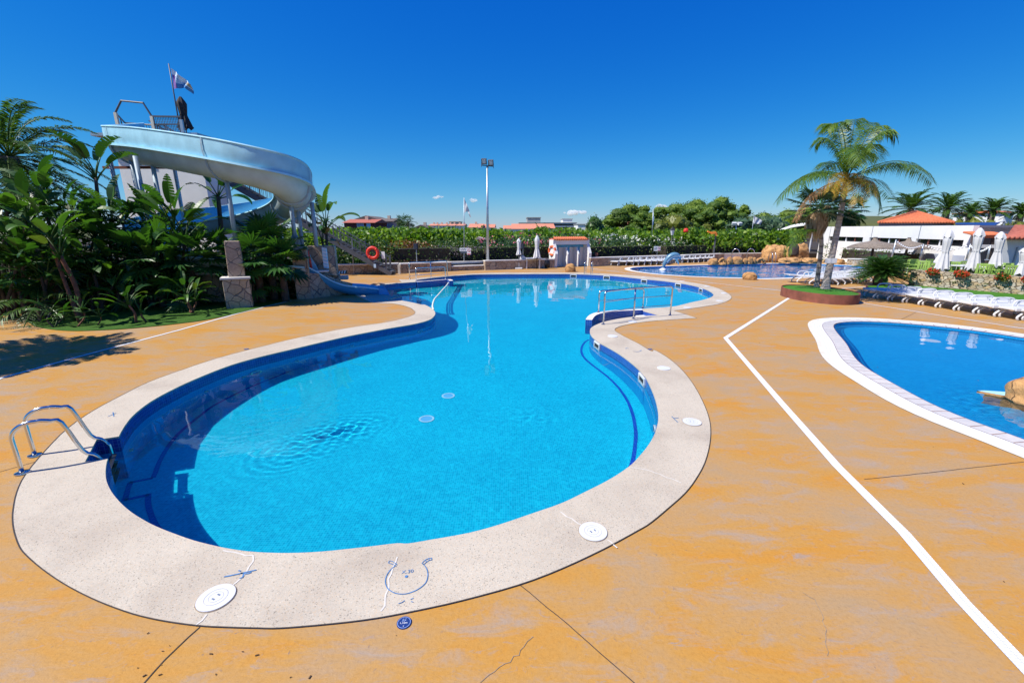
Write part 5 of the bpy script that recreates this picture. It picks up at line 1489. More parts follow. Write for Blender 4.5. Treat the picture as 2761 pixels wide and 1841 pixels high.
# front row, young plants on the turf edge
b = GB(368, 872); strelitzia('young paddle-leaf plant with a short brown base standing alone at the turf edge', b, [(b + Vector((-.12, 0, .55)), .06, 7, .45, .55, .2, .9), (b + Vector((.1, .1, .35)), .05, 4, .3, .5, .18, 1.1)], rr_, trunkm='trunk_red')
b = GB(520, 846); strelitzia('young light-green paddle-leaf plant in front of the two-tier stone pier', b, [(b + Vector((-.1, 0, .6)), .07, 8, .5, .65, .24, 1.1), (b + Vector((.12, .1, .5)), .05, 6, .4, .6, .22, 1.2), (b + Vector((-.25, .1, .4)), .05, 4, .4, .65, .2, 1.3)], rr_, trunkm='trunk_red')
b = GB(212, 872); strelitzia('leaning strelitzia with a shaggy red-brown stem and big upright paddles', b, [(S_at(163, 690, b.y + .3), .11, 9, .75, .85, .36, .85), (S_at(135, 650, b.y + .6), .09, 7, .75, .9, .36, .8)], rr_, trunkm='trunk_red')
b = GB(235, 880); strelitzia('small bright plantlet at the foot of the leaning red-brown stem', b, [(b + Vector((0, 0, .5)), .04, 7, .25, .35, .15, 1.3), (b + Vector((.35, .1, .35)), .03, 5, .25, .3, .12, 1.3)], rr_, trunkm='trunk_red')
b = GB(158, 880); strelitzia('low paddle-leaf seedling with one orange leaf at the turf corner', b, [(b + Vector((-.1, 0, .4)), .04, 6, .25, .45, .16, 1.3), (b + Vector((.25, 0, .3)), .03, 5, .2, .4, .15, 1.4)], rr_)
b = GB(118, 868)
feather_palm('low drooping palm with dry tips hanging over the pale deck corner', b, .55, 11, 1.5, .42, rr_, trunkr=.10, nl=26, emin=-.55, emax=.7, droop=.8, name='low_palm', trunk='trunk_dark')
# taller strelitzias behind
def tall(label, base, stems, seed): return strelitzia(label, base, stems, random.Random(seed), group=None)
b = Vector(S_at(40, 800, 13.4)); b.z = .02
tall('tall strelitzia clump with broad dark paddles where the bed meets the far lawn', b, [(S_at(20, 640, 13.6), .10, 8, .9, 1.15, .45, .85), (S_at(75, 600, 14.0), .10, 8, .9, 1.2, .45, .75), (S_at(-30, 700, 13.2), .09, 7, .8, 1.1, .42, .95)], 3)
b = Vector(S_at(150, 800, 14.6)); b.z = .02
tall('strelitzia clump with pale upright paddles lit by the sun inside the bed', b, [(S_at(120, 560, 14.6), .10, 9, .9, 1.05, .42, .7), (S_at(165, 610, 14.2), .10, 9, .85, 1.05, .42, .8), (S_at(95, 640, 14.4), .09, 7, .8, 1.0, .4, .9)], 5)
b = Vector(S_at(290, 790, 15.6)); b.z = .02
tall('tallest strelitzia rising in front of the outer slide posts with a dry brown flower spike', b, [(S_at(258, 480, 16.0), .11, 9, .7, 1.25, .48, .6), (S_at(300, 600, 15.6), .10, 8, .7, 1.1, .45, .85), (S_at(270, 660, 15.4), .10, 7, .7, 1.0, .42, 1.0)], 8)
b = Vector(S_at(345, 790, 15.8)); b.z = .02
tall('strelitzia with wind-torn paddles leaning over the ochre stone block', b, [(S_at(300, 640, 15.2), .10, 9, .75, 1.0, .40, 1.0), (S_at(345, 690, 15.4), .09, 7, .7, 1.0, .4, 1.1)], 12)
b = Vector(S_at(470, 790, 16.0)); b.z = .02
tall('wide strelitzia clump with upright dark paddles in front of the white tower wall', b, [(S_at(470, 620, 16.0), .10, 11, .9, 1.15, .42, .85), (S_at(500, 640, 15.8), .10, 9, .85, 1.1, .42, .9), (S_at(430, 650, 15.9), .10, 8, .85, 1.1, .4, 1.0)], 21)
b = Vector(S_at(600, 745, 18.6)); b.z = .02
t_ = tall('tall strelitzia with a thick dark trunk behind the front slide post', b, [(S_at(588, 530, 18.6), .17, 10, .7, 1.1, .40, 1.15)], 33)
b = Vector(S_at(890, 735, 20.2)); b.z = .02
tall('strelitzia with a grey trunk standing beside the striped tunnel edge', b, [(S_at(880, 615, 20.2), .13, 9, .8, 1.15, .46, .8), (S_at(868, 650, 20.2), .10, 6, .8, 1.0, .42, 1.2)], 41)
for k, (px, py, Y_, sd__, lab) in enumerate(((60, 700, 13.2, 51, 'low strelitzia with glossy paddles crowding the near end of the bed'), (110, 740, 13.4, 52, 'short strelitzia leaning out over the turf near the orange leaf'), (250, 730, 14.2, 53, 'dark strelitzia filling the middle of the bed behind the bright plantlet'), (310, 740, 14.8, 54, 'dark strelitzia in the shade beside the lone young plant'), (410, 720, 15.2, 55, 'dark strelitzia between the lone young plant and the wide clump'), (200, 600, 15.4, 56, 'tall strelitzia with crossing paddles at the heart of the bed'), (20, 560, 15.0, 57, 'tall strelitzia with split paddles under the big date palm'), (-20, 640, 13.0, 58, 'strelitzia entering from the lawn side with broad low paddles'))):
    b = Vector(S_at(px, 800, Y_)); b.z = .02; tp_ = S_at(px, py, Y_)
    tall(lab, b, [(tp_, .09, 9, .7, 1.0, .40, .95), (tp_ + Vector((.4, .2, -.5)), .08, 8, .65, .95, .38, 1.1), (tp_ + Vector((-.4, .1, -.7)), .08, 7, .6, .9, .36, 1.2)], sd__)
# fan palms
fp_list = [((432, 770), 15.4, 1.6, 18, .9, .75, 'bushy fan palm with glossy leaves below the wide strelitzia clump'),
           ((520, 760), 15.9, 1.5, 16, .9, .75, 'fan palm drooping between the wide strelitzia and the stone pier'),
           ((575, 740), 16.6, 1.6, 14, .85, .7, 'dark fan palm tucked behind the two-tier stone pier'),
           ((735, 770), 17.0, 2.0, 20, .95, .75, 'dark fan palm hanging over the gap between the two stone piers'),
           ((250, 770), 15.2, 1.9, 14, .8, .6, 'fan palm with bright fingers in front of the tallest strelitzia'),
           ((10, 810), 14.6, 1.0, 14, .8, .75, 'fan palm spreading low at the far edge of the bed by the lawn'),
           ((360, 780), 15.3, .6, 12, .7, .6, 'low dark fan palm under the torn strelitzia'),
           ((480, 790), 15.2, .5, 12, .7, .6, 'low fan palm shaded behind the young light-green plant'),
           ((700, 765), 16.4, 1.5, 16, .85, .7, 'fan palm screening the lower slide run between the piers'),
           ((765, 765), 16.6, 1.4, 15, .8, .7, 'fan palm leaning against the tall narrow pier'),
           ((150, 770), 14.0, 1.7, 16, .85, .65, 'fan palm with narrow fingers among the near strelitzias'),
           ((420, 745), 16.4, 2.6, 18, .9, .75, 'taller fan palm rising behind the wide strelitzia clump'),
           ((60, 780), 13.6, 1.3, 14, .8, .65, 'fan palm at the lawn end of the bed with drooping fingers'),
           ((680, 790), 16.3, .7, 12, .75, .6, 'low fan palm in the deep shade between the piers')]
for (px, py), Y_, h, nl, pet, rad, lab in fp_list:
    b = S_at(px, py, Y_); fan_palm(lab, (b.x, Y_, .02), h, nl, pet, rad, rr_)
# big feather palm behind on the left edge
for px, py, Y_, lab, sd_ in ((25, 425, 16.5, 'big dark date palm arching above the strelitzias at the edge of the garden', 4), (-150, 500, 16.0, 'second date palm mostly outside the picture beside the lawn', 6)):
    p = S_at(px, py, Y_); feather_palm(lab, (p.x, Y_, .02), p.z, 46, 3.2, .5, random.Random(sd_), trunkr=.28, nl=84, emin=-.8, emax=1.45, droop=.5, wid=.045)
# ground-hugging dark undergrowth that fills the shade
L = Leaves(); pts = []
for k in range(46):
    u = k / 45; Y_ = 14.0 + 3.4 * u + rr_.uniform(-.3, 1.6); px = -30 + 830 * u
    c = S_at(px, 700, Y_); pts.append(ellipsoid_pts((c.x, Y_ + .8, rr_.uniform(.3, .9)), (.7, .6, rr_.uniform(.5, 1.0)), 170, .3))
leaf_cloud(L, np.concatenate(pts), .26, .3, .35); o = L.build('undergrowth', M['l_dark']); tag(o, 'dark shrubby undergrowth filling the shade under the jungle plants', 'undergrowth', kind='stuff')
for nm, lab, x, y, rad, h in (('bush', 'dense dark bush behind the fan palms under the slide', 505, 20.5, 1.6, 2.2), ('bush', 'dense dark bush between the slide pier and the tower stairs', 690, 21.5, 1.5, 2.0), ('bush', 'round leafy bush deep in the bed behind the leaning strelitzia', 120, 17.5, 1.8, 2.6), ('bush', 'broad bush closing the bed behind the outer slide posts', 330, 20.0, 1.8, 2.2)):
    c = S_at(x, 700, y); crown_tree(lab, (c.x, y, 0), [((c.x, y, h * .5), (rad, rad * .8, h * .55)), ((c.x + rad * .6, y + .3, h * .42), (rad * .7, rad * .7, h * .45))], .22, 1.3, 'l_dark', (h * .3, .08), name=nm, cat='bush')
# a palm standing outside the picture throws the frond shadow across the near deck
p = G(55, 958) - Vector((3.0, 1.1, 0)); p.z = 0; feather_palm('date palm beside the deck whose crown throws a feathery shadow on it', p, 4.2, 34, 2.3, .6, random.Random(9), trunkr=.2, nl=60, emin=-.5, wid=.08)
# ---------------------------------------------------------------- perimeter wall
def pixwall(label, a, b, top_a, top_b, depth, mat, cap=True, name='stone_wall', body='stone_body'):
    """a, b ground pixels of the wall foot, tops as photo rows"""
    A_, B_ = G(*a), G(*b); za, zb = zfor(A_.x, A_.y, top_a), zfor(B_.x, B_.y, top_b)
    return wall3(label, A_, B_, za, zb, depth, mat, cap, name, body)
def wall3(label, A_, B_, za, zb, depth, mat, cap=True, name='stone_wall', body='stone_body', z0=0.0):
    A_, B_ = Vector(A_), Vector(B_); d = B_ - A_; d.z = 0; n_ = Vector((-d.y, d.x, 0)).normalized()
    t = thing(name, label, 'wall', ((A_.x + B_.x) / 2, (A_.y + B_.y) / 2, 0))
    def slab(o0, o1, z0a, z0b, z1a, z1b, nm, m, ex=0):
        e = d.normalized() * ex
        P = [A_ - e + n_ * o0, B_ + e + n_ * o0, B_ + e + n_ * o1, A_ - e + n_ * o1]
        mb = MB(); vs = [Vector((p.x, p.y, z)) for p, z in zip(P, (z0a, z0b, z0b, z0a))] + [Vector((p.x, p.y, z)) for p, z in zip(P, (z1a, z1b, z1b, z1a))]
        mb.add(vs, [(0, 3, 2, 1), (4, 5, 6, 7), (0, 1, 5, 4), (1, 2, 6, 5), (2, 3, 7, 6), (3, 0, 4, 7)]); return mb.build(nm, M[m], t)
    ch = .07 if cap else 0
    slab(0, depth, z0, z0, za - ch, zb - ch, body, mat)
    if cap: slab(-.04, depth + .04, za - ch, zb - ch, za, zb, 'coping', 'copingwhite', .02)
    return t
pixwall('low ochre stone wall with pale coping under the tower staircase', K2(20, 1340), K2(690, 1318), K2(0, 1228)[1], K2(0, 1215)[1], .4, 'stone')
MB_ = thing('gate_post', 'short cream post ending the stone wall near the far handrail', 'post', G(*K2(690, 1325)))
p = G(*K2(690, 1325)); MB().box((p.x + .05, p.y - .1, .27), (.14, .2, .54), .1).build('shaft', M['cream_coping'], MB_)
pixwall('ochre stone wall with pale coping behind the far handrail', K2(712, 1322), K2(1245, 1298), K2(0, 1217)[1], K2(0, 1200)[1], .4, 'stone')
pixwall('white rendered wall with a stone-faced bench below the white flag', K2(1250, 1297), K2(1600, 1284), K2(0, 1245)[1], K2(0, 1232)[1], .5, 'stone', name='stone_bench')
a_, b_ = G(*K2(1250, 1297)) + Vector((-.1, .5, 0)), G(*K2(1600, 1284)) + Vector((-.1, .5, 0))
wall3('low white rendered back wall rising behind the stone bench', a_, b_, zfor(a_.x, a_.y, K2(0, 1198)[1]), zfor(b_.x, b_.y, K2(0, 1190)[1]), .25, 'white_wall', True, 'bench_back_wall', 'render_body')
pixwall('grey-brown stone wall with pale coping behind the plastic table', K2(1602, 1288), K2(2330, 1262), K2(0, 1186)[1], K2(0, 1168)[1], .4, 'stone_grey')
w0, w1, w2, w3_ = G(*K3(600, 1000)), G(*K3(780, 992)), Vector((12.8, 36.2, 0)), Vector((17.5, 39.0, 0))
w1 = w0.lerp(w2, .3)
wall3('dark stone wall with pale coping between the shower block and the row of loungers', w0, w2, .66, .62, .4, 'stone_grey')
wall3('white low wall stretch behind the loungers under the no-entry signs', w2 + Vector((.05, .05, 0)), w2 + Vector((1.6, .7, 0)), .6, .6, .3, 'white_wall', True, 'low_white_wall', 'render_body')
wall3('stone wall with pale coping behind the dolphin', w2 + Vector((1.65, .72, 0)), w3_ + Vector((1.5, .6, 0)), .62, .6, .4, 'stone_grey')
wall3('white low wall stretch between the two lounger groups', w3_ + Vector((1.55, .62, 0)), w3_ + Vector((3.4, 1.2, 0)), .58, .58, .3, 'white_wall', True, 'low_white_wall', 'render_body')
wall3('stone wall with pale coping behind the ochre rocks', w3_ + Vector((3.45, 1.22, 0)), Vector((27.0, 42.0, 0)), .58, .55, .4, 'stone_grey')
# raised garden ground behind the wall
gar = [Vector((-40, 24, 0)), Vector((-12, 26.8, 0)), Vector((-7, 27.9, 0)), Vector((-4, 29.6, 0)), Vector((-1.7, 30.5, 0)), Vector((2.2, 32.3, 0)), Vector((2.5, 33.4, 0)), Vector((5.6, 34.7, 0)), Vector((6.2, 34.0, 0)), Vector((12.6, 36.8, 0)), Vector((19, 40.5, 0)), Vector((27, 42.6, 0)), Vector((60, 46, 0)), Vector((120, 120, 0)), Vector((-120, 120, 0)), Vector((-120, 24, 0))]
tag(MB().prism(gar, -.5, .42).build('garden_ground', M['soil']), kind='structure')

# ---------------------------------------------------------------- clipped hedges
def hedge_px(label, xa, xb, Ya, Yb, ytop, leaf=.11, dens=.75, depth=1.1, z0=.45, mat='l_hedge'):
    A_, B_ = at(xa, 690, Ya), at(xb, 690, Yb); A_.z = B_.z = 0
    z1 = zfor((A_.x + B_.x) / 2, (Ya + Yb) / 2, ytop); return hedge_box(label, A_, B_, depth, z0, z1, leaf, dens, mat)
hedge_px('leafy clipped hedge with bare stems at its foot behind the small black speaker', K2(615, 0)[0], K2(1240, 0)[0], 29.2, 30.2, K2(0, 1052)[1], .15, .55, z0=.65)
hedge_px('darker hedge behind the white flag mast and bench', K2(1250, 0)[0], K2(1590, 0)[0], 30.6, 31.4, K2(0, 1075)[1])
hedge_px('clipped hedge behind the plastic chairs and folded parasols', K2(1615, 0)[0], K2(2300, 0)[0], 31.2, 33.2, K2(0, 1035)[1])
hedge_px('square clipped hedge just past the shower block', K3(585, 0)[0], K3(1125, 0)[0], 35.0, 38.5, K3(0, 825)[1])
hedge_px('square clipped hedge behind the dolphin', K3(1245, 0)[0], K3(1592, 0)[0], 38.6, 40.6, K3(0, 820)[1])
hedge_px('square clipped hedge below the second white flag', K3(1650, 0)[0], K3(2062, 0)[0], 41.2, 43.0, K3(0, 820)[1])
hedge_px('far low hedge running on beside the rock cave', K3(1950, 0)[0], K4(130, 0)[0], 47, 49, K3(0, 780)[1], .14)
# staircase side shrubs
def bush(label, px, py, Y, rx, rz_, mat='l_dark', leaf=.17, dens=.8, name='shrub', flowers=None, fn=0, zc=None, ry=None):
    p = at(px, py, Y); zb = .42
    zt = p.z; t = crown_tree(label, (p.x, Y, zb), [((p.x, Y, zb + (zt - zb) * .52), (rx, ry or rx * .8, (zt - zb) * .52)), ((p.x + rx * .5, Y + .2, zb + (zt - zb) * .42), (rx * .7, rx * .6, (zt - zb) * .44)), ((p.x - rx * .55, Y, zb + (zt - zb) * .40), (rx * .65, rx * .6, (zt - zb) * .42))], leaf, dens, mat, (max(.2, (zt - zb) * .3), .05), name=name, cat='shrub', limbs=False)
    if flowers:
        L = Leaves(); c = np.array([p.x, Y, zb + (zt - zb) * .55]); pts = ellipsoid_pts(c, (rx * 1.25, (ry or rx * .8) * 1.05, (zt - zb) * .52), fn, .92)
        pts = np.repeat(pts, 5, 0) + rng.normal(size=(fn * 5, 3)) * .06; leaf_cloud(L, pts, .11, .6, .9); L.build('blossom', M[flowers], t)
    return t
bush('bright bush growing up beside the tower staircase', 985, 632, 29.5, 1.7, 0, 'l_hedge', .2)
bush('dark rounded bush behind the lower flight of the staircase', 945, 650, 28.8, 1.6, 0, 'l_dark', .2)
bush('dark shrub in the shade below the staircase', 930, 690, 28.4, 1.4, 0, 'l_dark', .2)
bush('low bright shrub tucked behind the life ring', 1030, 652, 30.2, 1.4, 0, 'l_hedge', .2)
bush('russet-leaved shrub behind the black speaker', 1082, 648, 32.5, 1.7, 0, 'l_red', .15)
bush('second russet shrub with green tips beside the first', 1122, 650, 33.0, 1.5, 0, 'l_red', .15)
bush('olive-green rounded shrub behind the leafy hedge', 1190, 645, 34.0, 2.6, 0, 'l_hedge', .15)
bush('wide dark-green shrub behind the white flag mast', 1250, 646, 35.0, 2.4, 0, 'l_dark', .15)
bush('lavender bush with grey-violet spikes over the hedge', 1190, 664, 31.8, 2.2, 0, 'l_lav', .10, .5)
bush('second lavender bush near the white flag mast', 1265, 664, 32.6, 1.8, 0, 'l_lav', .10, .5)
bush('pink oleander beside the floodlight mast', 1345, 640, 35.0, 2.1, 0, 'l_grey', .2, .7, 'oleander', 'f_pink', 60)
bush('pink oleander behind the folded parasols', 1420, 632, 36.0, 2.3, 0, 'l_grey', .2, .7, 'oleander', 'f_pink', 46)
bush('oleander with few pink flowers behind the shower roof', 1530, 628, 38.0, 2.4, 0, 'l_grey', .2, .7, 'oleander', 'f_pink', 30)
bush('white oleander covered in blossom past the shower block', 1640, 634, 41.0, 2.6, 0, 'l_grey', .2, .7, 'oleander', 'f_white', 95)
bush('white oleander left of the pale blue flag pole', 1715, 636, 42.0, 2.4, 0, 'l_grey', .2, .7, 'oleander', 'f_white', 80)
bush('sparser white oleander beside the black street lamp', 1790, 640, 43.0, 2.2, 0, 'l_grey', .2, .7, 'oleander', 'f_white', 50)
bush('pink oleander right behind the street lamp', 1850, 640, 44.0, 2.0, 0, 'l_grey', .2, .7, 'oleander', 'f_pink', 40)
bush('dark pink oleander below the parked caravans', 1915, 645, 45.0, 1.8, 0, 'l_grey', .2, .7, 'oleander', 'f_pink', 34)
bush('deep pink oleander at the foot of the second white flag', 2003, 642, 46.0, 1.5, 0, 'l_grey', .2, .7, 'oleander', 'f_pink', 70)
bush('grey-green shrub beside the square hedge and rocks', 2085, 655, 45.0, 1.5, 0, 'l_grey', .2)
# tall leafy mass that closes the garden
L = Leaves(); pts = []
for k in range(150):
    u = (k + .5) / 150; px = 545 + 1600 * u; Y = rr_.uniform(41, 60); yt = 617 + rr_.uniform(-5, 11) + (5 if px > 1900 else 0)
    p = at(px, yt, Y); r_ = rr_.uniform(1.2, 2.2); n = 330
    pts.append(ellipsoid_pts((p.x, Y, p.z * .60), (r_, r_ * .8, p.z * .42), n, .6))
    s = rng.uniform(0, 1, (26, 1)); q = np.array([p.x, Y, p.z * .8]) + rng.normal(size=(26, 3)) * np.array([r_ * .6, .5, .25]); q[:, 2] += .15; pts.append(q)
leaf_cloud(L, np.concatenate(pts), .36, .5, .75); o = L.build('leafy_thicket', M['l_mul']); tag(o, 'long bright-green thicket of broad-leaved saplings closing the garden', 'thicket', kind='stuff')

# ---------------------------------------------------------------- floodlight mast, speaker, signs, flags, lamp
mb_ = G(*K2(1627, 1200), .0); p0 = at(*K2(1627, 1183), 30.3); top = at(*K2(1621, 190), 30.3)
t = thing('floodlight_mast', 'tall galvanised mast with two floodlights above the stone wall', 'floodlight', (p0.x, 30.3, p0.z))
MB().tube([p0, (top.x, 30.3, top.z)], [.11, .05], 10).build('mast', M['galv'], t, True)
a, b = at(*K2(1557, 180), 30.3), at(*K2(1685, 192), 30.3); MB().bar(a, b, .05).build('crossbar', M['darksteel'], t)
for px, py in ((1588, 140), (1660, 153)):
    c = at(*K2(px, py), 30.25); h = MB().box(c, (.34, .16, .36), -.15, tilt=Matrix.Rotation(R(22), 3, 'X')).build('floodlight', M['darksteel'], t, bevel=.02)
    MB().box(c + Vector((.0, -.085, -.02)), (.24, .02, .24), -.15, tilt=Matrix.Rotation(R(22), 3, 'X')).build('lens', M['lens'], h)
    for s in (-.17, .17): MB().bar(c + Vector((s, 0, -.34)), c + Vector((s, 0, -.05)), .03).build('bracket', M['darksteel'], h)
def speaker(label, px, ytop, ybot, xfoot, yfoot, Y, w_=.24):
    a, b = at(px, ytop, Y), at(px, ybot, Y); f = at(xfoot, yfoot, Y); t = thing('loudspeaker', label, 'loudspeaker', (f.x, Y, 0))
    bd = MB().box(((a.x + b.x) / 2, Y, (a.z + b.z) / 2), (w_, .24, a.z - b.z), .3).build('cabinet', M['black'], t, bevel=.02)
    MB().box(((a.x + b.x) / 2 - .03, Y - .125, (a.z + b.z) / 2), (w_ * .7, .02, (a.z - b.z) * .85), .3).build('grille', M['darksteel'], bd)
    MB().tube([(f.x, Y, f.z), (f.x - .0, Y, b.z)], .025, 8).build('pole', M['galv'], t)
speaker('small black loudspeaker on a pole in front of the leafy hedge', K2(868, 0)[0], K2(0, 1005)[1], K2(0, 1070)[1], K2(878, 0)[0], K2(0, 1200)[1], 28.3, .30)
speaker('black loudspeaker on a pole between the two folded parasols', K2(1993, 0)[0], K2(0, 1003)[1], K2(0, 1062)[1], K2(1998, 0)[0], K2(0, 1180)[1], 31.2, .24)
def flagset(name_label, pole_px_top, pole_px_bot, Y, ftop, fbot, flabel, cols, mats, r=.03):
    a, b = at(*pole_px_bot, Y), at(*pole_px_top, Y); t = thing('flagpole', name_label, 'flagpole', (a.x, Y, a.z))
    MB().tube([a, (b.x, Y, b.z)], [r, r * .7], 8).build('pole', M['galv'], t, True)
    flag('flag', flabel, 'flag', ftop, fbot, Y, mats, cols, .035)
flagset('slim flagpole behind the white bench wall with a drooping flag', K2(1378, 522), K2(1376, 1190), 30.2, [K2(1378, 530), K2(1400, 580), K2(1425, 640), K2(1460, 760)], [K2(1376, 678), K2(1395, 678), K2(1415, 672), K2(1455, 768)], 'plain white flag drooping above the bench', lambda u, k: 0, [M['cloth']])
flagset('slim flagpole between the white oleanders with a furled flag', K3(1133, 512), K3(1118, 822), 41.5, [K3(1133, 520), K3(1137, 560), K3(1141, 600)], [K3(1124, 655), K3(1130, 650), K3(1136, 640)], 'furled pale blue and white flag hanging against the pines', lambda u, k: 1 if k > .62 else 0, [M['flag_pale'], M['flag_blue']])
flagset('slim flagpole beside the deep pink oleander with an open flag', K3(1987, 570), K3(1950, 815), 47.0, [K3(1987, 570), K3(2015, 590), K3(2040, 600), K3(2062, 628)], [K3(1977, 636), K3(2005, 638), K3(2030, 642), K3(2050, 652)], 'white flag with a faint blue emblem flying over the far hedge', lambda u, k: 1 if (.4 < u < .6 and .35 < k < .7) else 0, [M['cloth'], M['flag_pale']])
def signs(label, A_, B_, Yd, parts_):
    pass
def sign_board(label, px0, py0, px1, py1, Y, style, post=None):
    a, b = at(px0, py0, Y), at(px1, py1, Y); c = (a + b) / 2; w_, h_ = abs(b.x - a.x), abs(a.z - b.z)
    t = thing('sign', label, 'sign', (c.x, Y, min(a.z, b.z)))
    MB().box((c.x, Y, c.z), (w_, .025, h_)).build('board', M['signwhite'], t)
    mb = MB()
    if style == 'text':
        for i, (u0, u1, v_) in enumerate(((.35, .92, .72), (.35, .92, .40))):
            n = 9
            for k in range(n):
                if (k * 7 + i) % 5 == 4: continue
                mb.box((a.x + w_ * (u0 + (u1 - u0) * (k + .5) / n), Y - .015, b.z + h_ * v_), (w_ * .045, .008, h_ * .17))
        mb.build('lettering', M['signdark'], t)
        m2 = MB(); m2.box((a.x + w_ * .18, Y - .015, b.z + h_ * .5), (w_ * .06, .008, h_ * .5)).box((a.x + w_ * .2, Y - .015, b.z + h_ * .45), (w_ * .16, .008, h_ * .1)); m2.build('pictogram', M['signdark'], t)
    else:
        cz = b.z + h_ * .64; rr = min(w_, h_) * .40; n = 28
        ring = lambda r_, o: [(c.x + r_ * math.cos(2 * math.pi * k / n), Y - o, cz + r_ * math.sin(2 * math.pi * k / n)) for k in range(n)]
        mb.add(ring(rr, .018) + ring(rr * .78, .018), [(k, (k + 1) % n, n + (k + 1) % n, n + k) for k in range(n)])
        mb.bar((c.x - rr * .55, Y - .019, cz + rr * .55), (c.x + rr * .55, Y - .019, cz - rr * .55), rr * .18, .006); mb.build('prohibition_ring', M['signred'], t)
        m2 = MB(); m2.bar((c.x - rr * .1, Y - .016, cz - rr * .4), (c.x + rr * .1, Y - .016, cz + rr * .45), rr * .2, .004); m2.build('pictogram', M['signdark'], t)
        MB().box((c.x, Y - .016, b.z + h_ * .12), (w_ * .8, .008, h_ * .12)).build('lettering', M['signred'], t)
    if post:
        p = at(*post, Y); MB().tube([(p.x, Y + .03, p.z), (p.x, Y + .03, c.z)], .025, 8).build('post', M['galv'], t)
    return t
sign_board('white information board with two dark text lines below the white flag', *K2(1330, 1053), *K2(1408, 1088), 30.0, 'text', K2(1376, 1190))
mbp = sign_board('white board with a red ring prohibition sign beside the information board', *K2(1406, 1055), *K2(1450, 1125), 29.95, 'ban')
a, b = at(*K2(1340, 1095), 29.98), at(*K2(1402, 1104), 29.98); o = MB().box((a + b) / 2, (b.x - a.x, .02, .12)).build('sign', M['signdark']); tag(o, 'small dark name strip under the white information board', 'sign')
sign_board('grey text board on the square hedge by the street lamp', *K3(1140, 828), *K3(1172, 868), 38.2, 'text', K3(1165, 905))
sign_board('small red ring prohibition sign beside the grey text board', *K3(1170, 830), *K3(1192, 868), 38.15, 'ban')
# old street lamp
p = at(*K3(1278, 900), 39.5); q = at(*K3(1290, 735), 39.5); t = thing('street_lamp', 'black old-style street lamp between the square hedges', 'street lamp', (p.x, 39.5, .5))
MB().tube([(p.x, 39.5, .5), (p.x, 39.5, .9), (p.x, 39.5, 1.0), (p.x, 39.5, q.z)], [.09, .08, .045, .035], 10).build('post', M['black'], t, True)
lan = MB().lathe([(.10, q.z), (.20, q.z + .42), (.20, q.z + .44)], (p.x, 39.5, 0), 6).build('lantern_glass', M['lens'], t)
MB().lathe([(.24, q.z + .44), (.20, q.z + .52), (.08, q.z + .64), (.03, q.z + .74)], (p.x, 39.5, 0), 6).build('lantern_roof', M['black'], t)
p = at(*K3(1820, 808), 46.5); q = at(*K3(1836, 645), 46.5); t = thing('floodlight_pole', 'short white lamp pole with two white lamp heads before the grey-green trees', 'floodlight', (p.x, 46.5, p.z))
MB().tube([p, (q.x, 46.5, q.z)], [.08, .06], 8).build('pole', M['white'], t, True)
for s in (-.28, .28): MB().box((q.x + s, 46.4, q.z + .08), (.42, .3, .26), s, tilt=Matrix.Rotation(R(20), 3, 'X')).build('lamp_head', M['white'], t)

# ---------------------------------------------------------------- parasols, chairs and table by the wall
p = G(*K2(1955, 1275)); tp = zfor(p.x, p.y, K2(0, 955)[1])
closed_parasol('folded_parasol', 'thin folded white parasol in a white block foot beside the plastic chair', p, tp, zfor(p.x, p.y, K2(0, 1122)[1]), .13, .16, 'cloth', 'darksteel', foot=(.5, .5, .10), tie=.34, flaps=1)
p = G(*K2(2145, 1275)); tp = zfor(p.x, p.y, K2(0, 918)[1])
closed_parasol('folded_parasol', 'tall folded white parasol rising from the plastic table', p, tp, zfor(p.x, p.y, K2(0, 1150)[1]), .17, .22, 'cloth', 'timber', tie=.42)
def plastic_chair():
    t = thing('plastic_chair', '', 'chair', (0, 0, 0))
    mb = MB(); mb.box((0, 0, .43), (.46, .44, .03)); mb.build('seat', M['white'], t, bevel=.012)
    mb = MB(); n = 9; vs = []
    for k in range(n):
        a = (k / (n - 1) - .5) * 1.9; x = .26 * math.sin(a); y = .20 + .10 * math.cos(a) - .05
        hh = .92 - .16 * (abs(a) / .95) ** 2.2
        vs += [(x, y, .45), (x * 1.02, y + .06, .70), (x * .96, y + .10, hh), (x, y + .02, .45), (x * 1.02, y + .08, .70), (x * .96, y + .12, hh)]
    fs = []
    for k in range(n - 1):
        i, j = k * 6, k * 6 + 6
        fs += [(i, j, j + 1, i + 1), (i + 1, j + 1, j + 2, i + 2), (i + 3, i + 4, j + 4, j + 3), (i + 4, i + 5, j + 5, j + 4), (i + 2, j + 2, j + 5, i + 5)]
    mb.add(vs, fs); mb.build('backrest', M['white'], t, True)
    for sx in (-1, 1):
        MB().tube(catmull([(sx * .25, .30, .66), (sx * .29, .05, .66), (sx * .29, -.18, .64), (sx * .27, -.23, .55), (sx * .26, -.24, .44)], 3), .022, 6).build('armrest', M['white'], t)
        MB().bar((sx * .21, -.20, .43), (sx * .27, -.27, 0), .05, .035).build('leg', M['white'], t)
        MB().bar((sx * .21, .22, .43), (sx * .27, .34, 0), .05, .035).build('leg', M['white'], t)
    return t
pch = plastic_chair(); p = G(*K2(2005, 1268)); pch.location = p; pch.rotation_euler = (0, 0, 2.9); tag(pch, 'white plastic armchair on the mast side of the table', group='plastic chairs by the wall')
p = G(*K2(2185, 1263)); dup(pch, None, p, 2.2, 'white plastic armchair on the shower side of the table', 'plastic chairs by the wall')
pa_, pb_ = G(*K2(2062, 1275)), G(*K2(2150, 1272)); c = (pa_ + pb_) / 2 + Vector((0, .35, 0)); t = thing('plastic_table', 'square white plastic table between two armchairs by the stone wall', 'table', c)
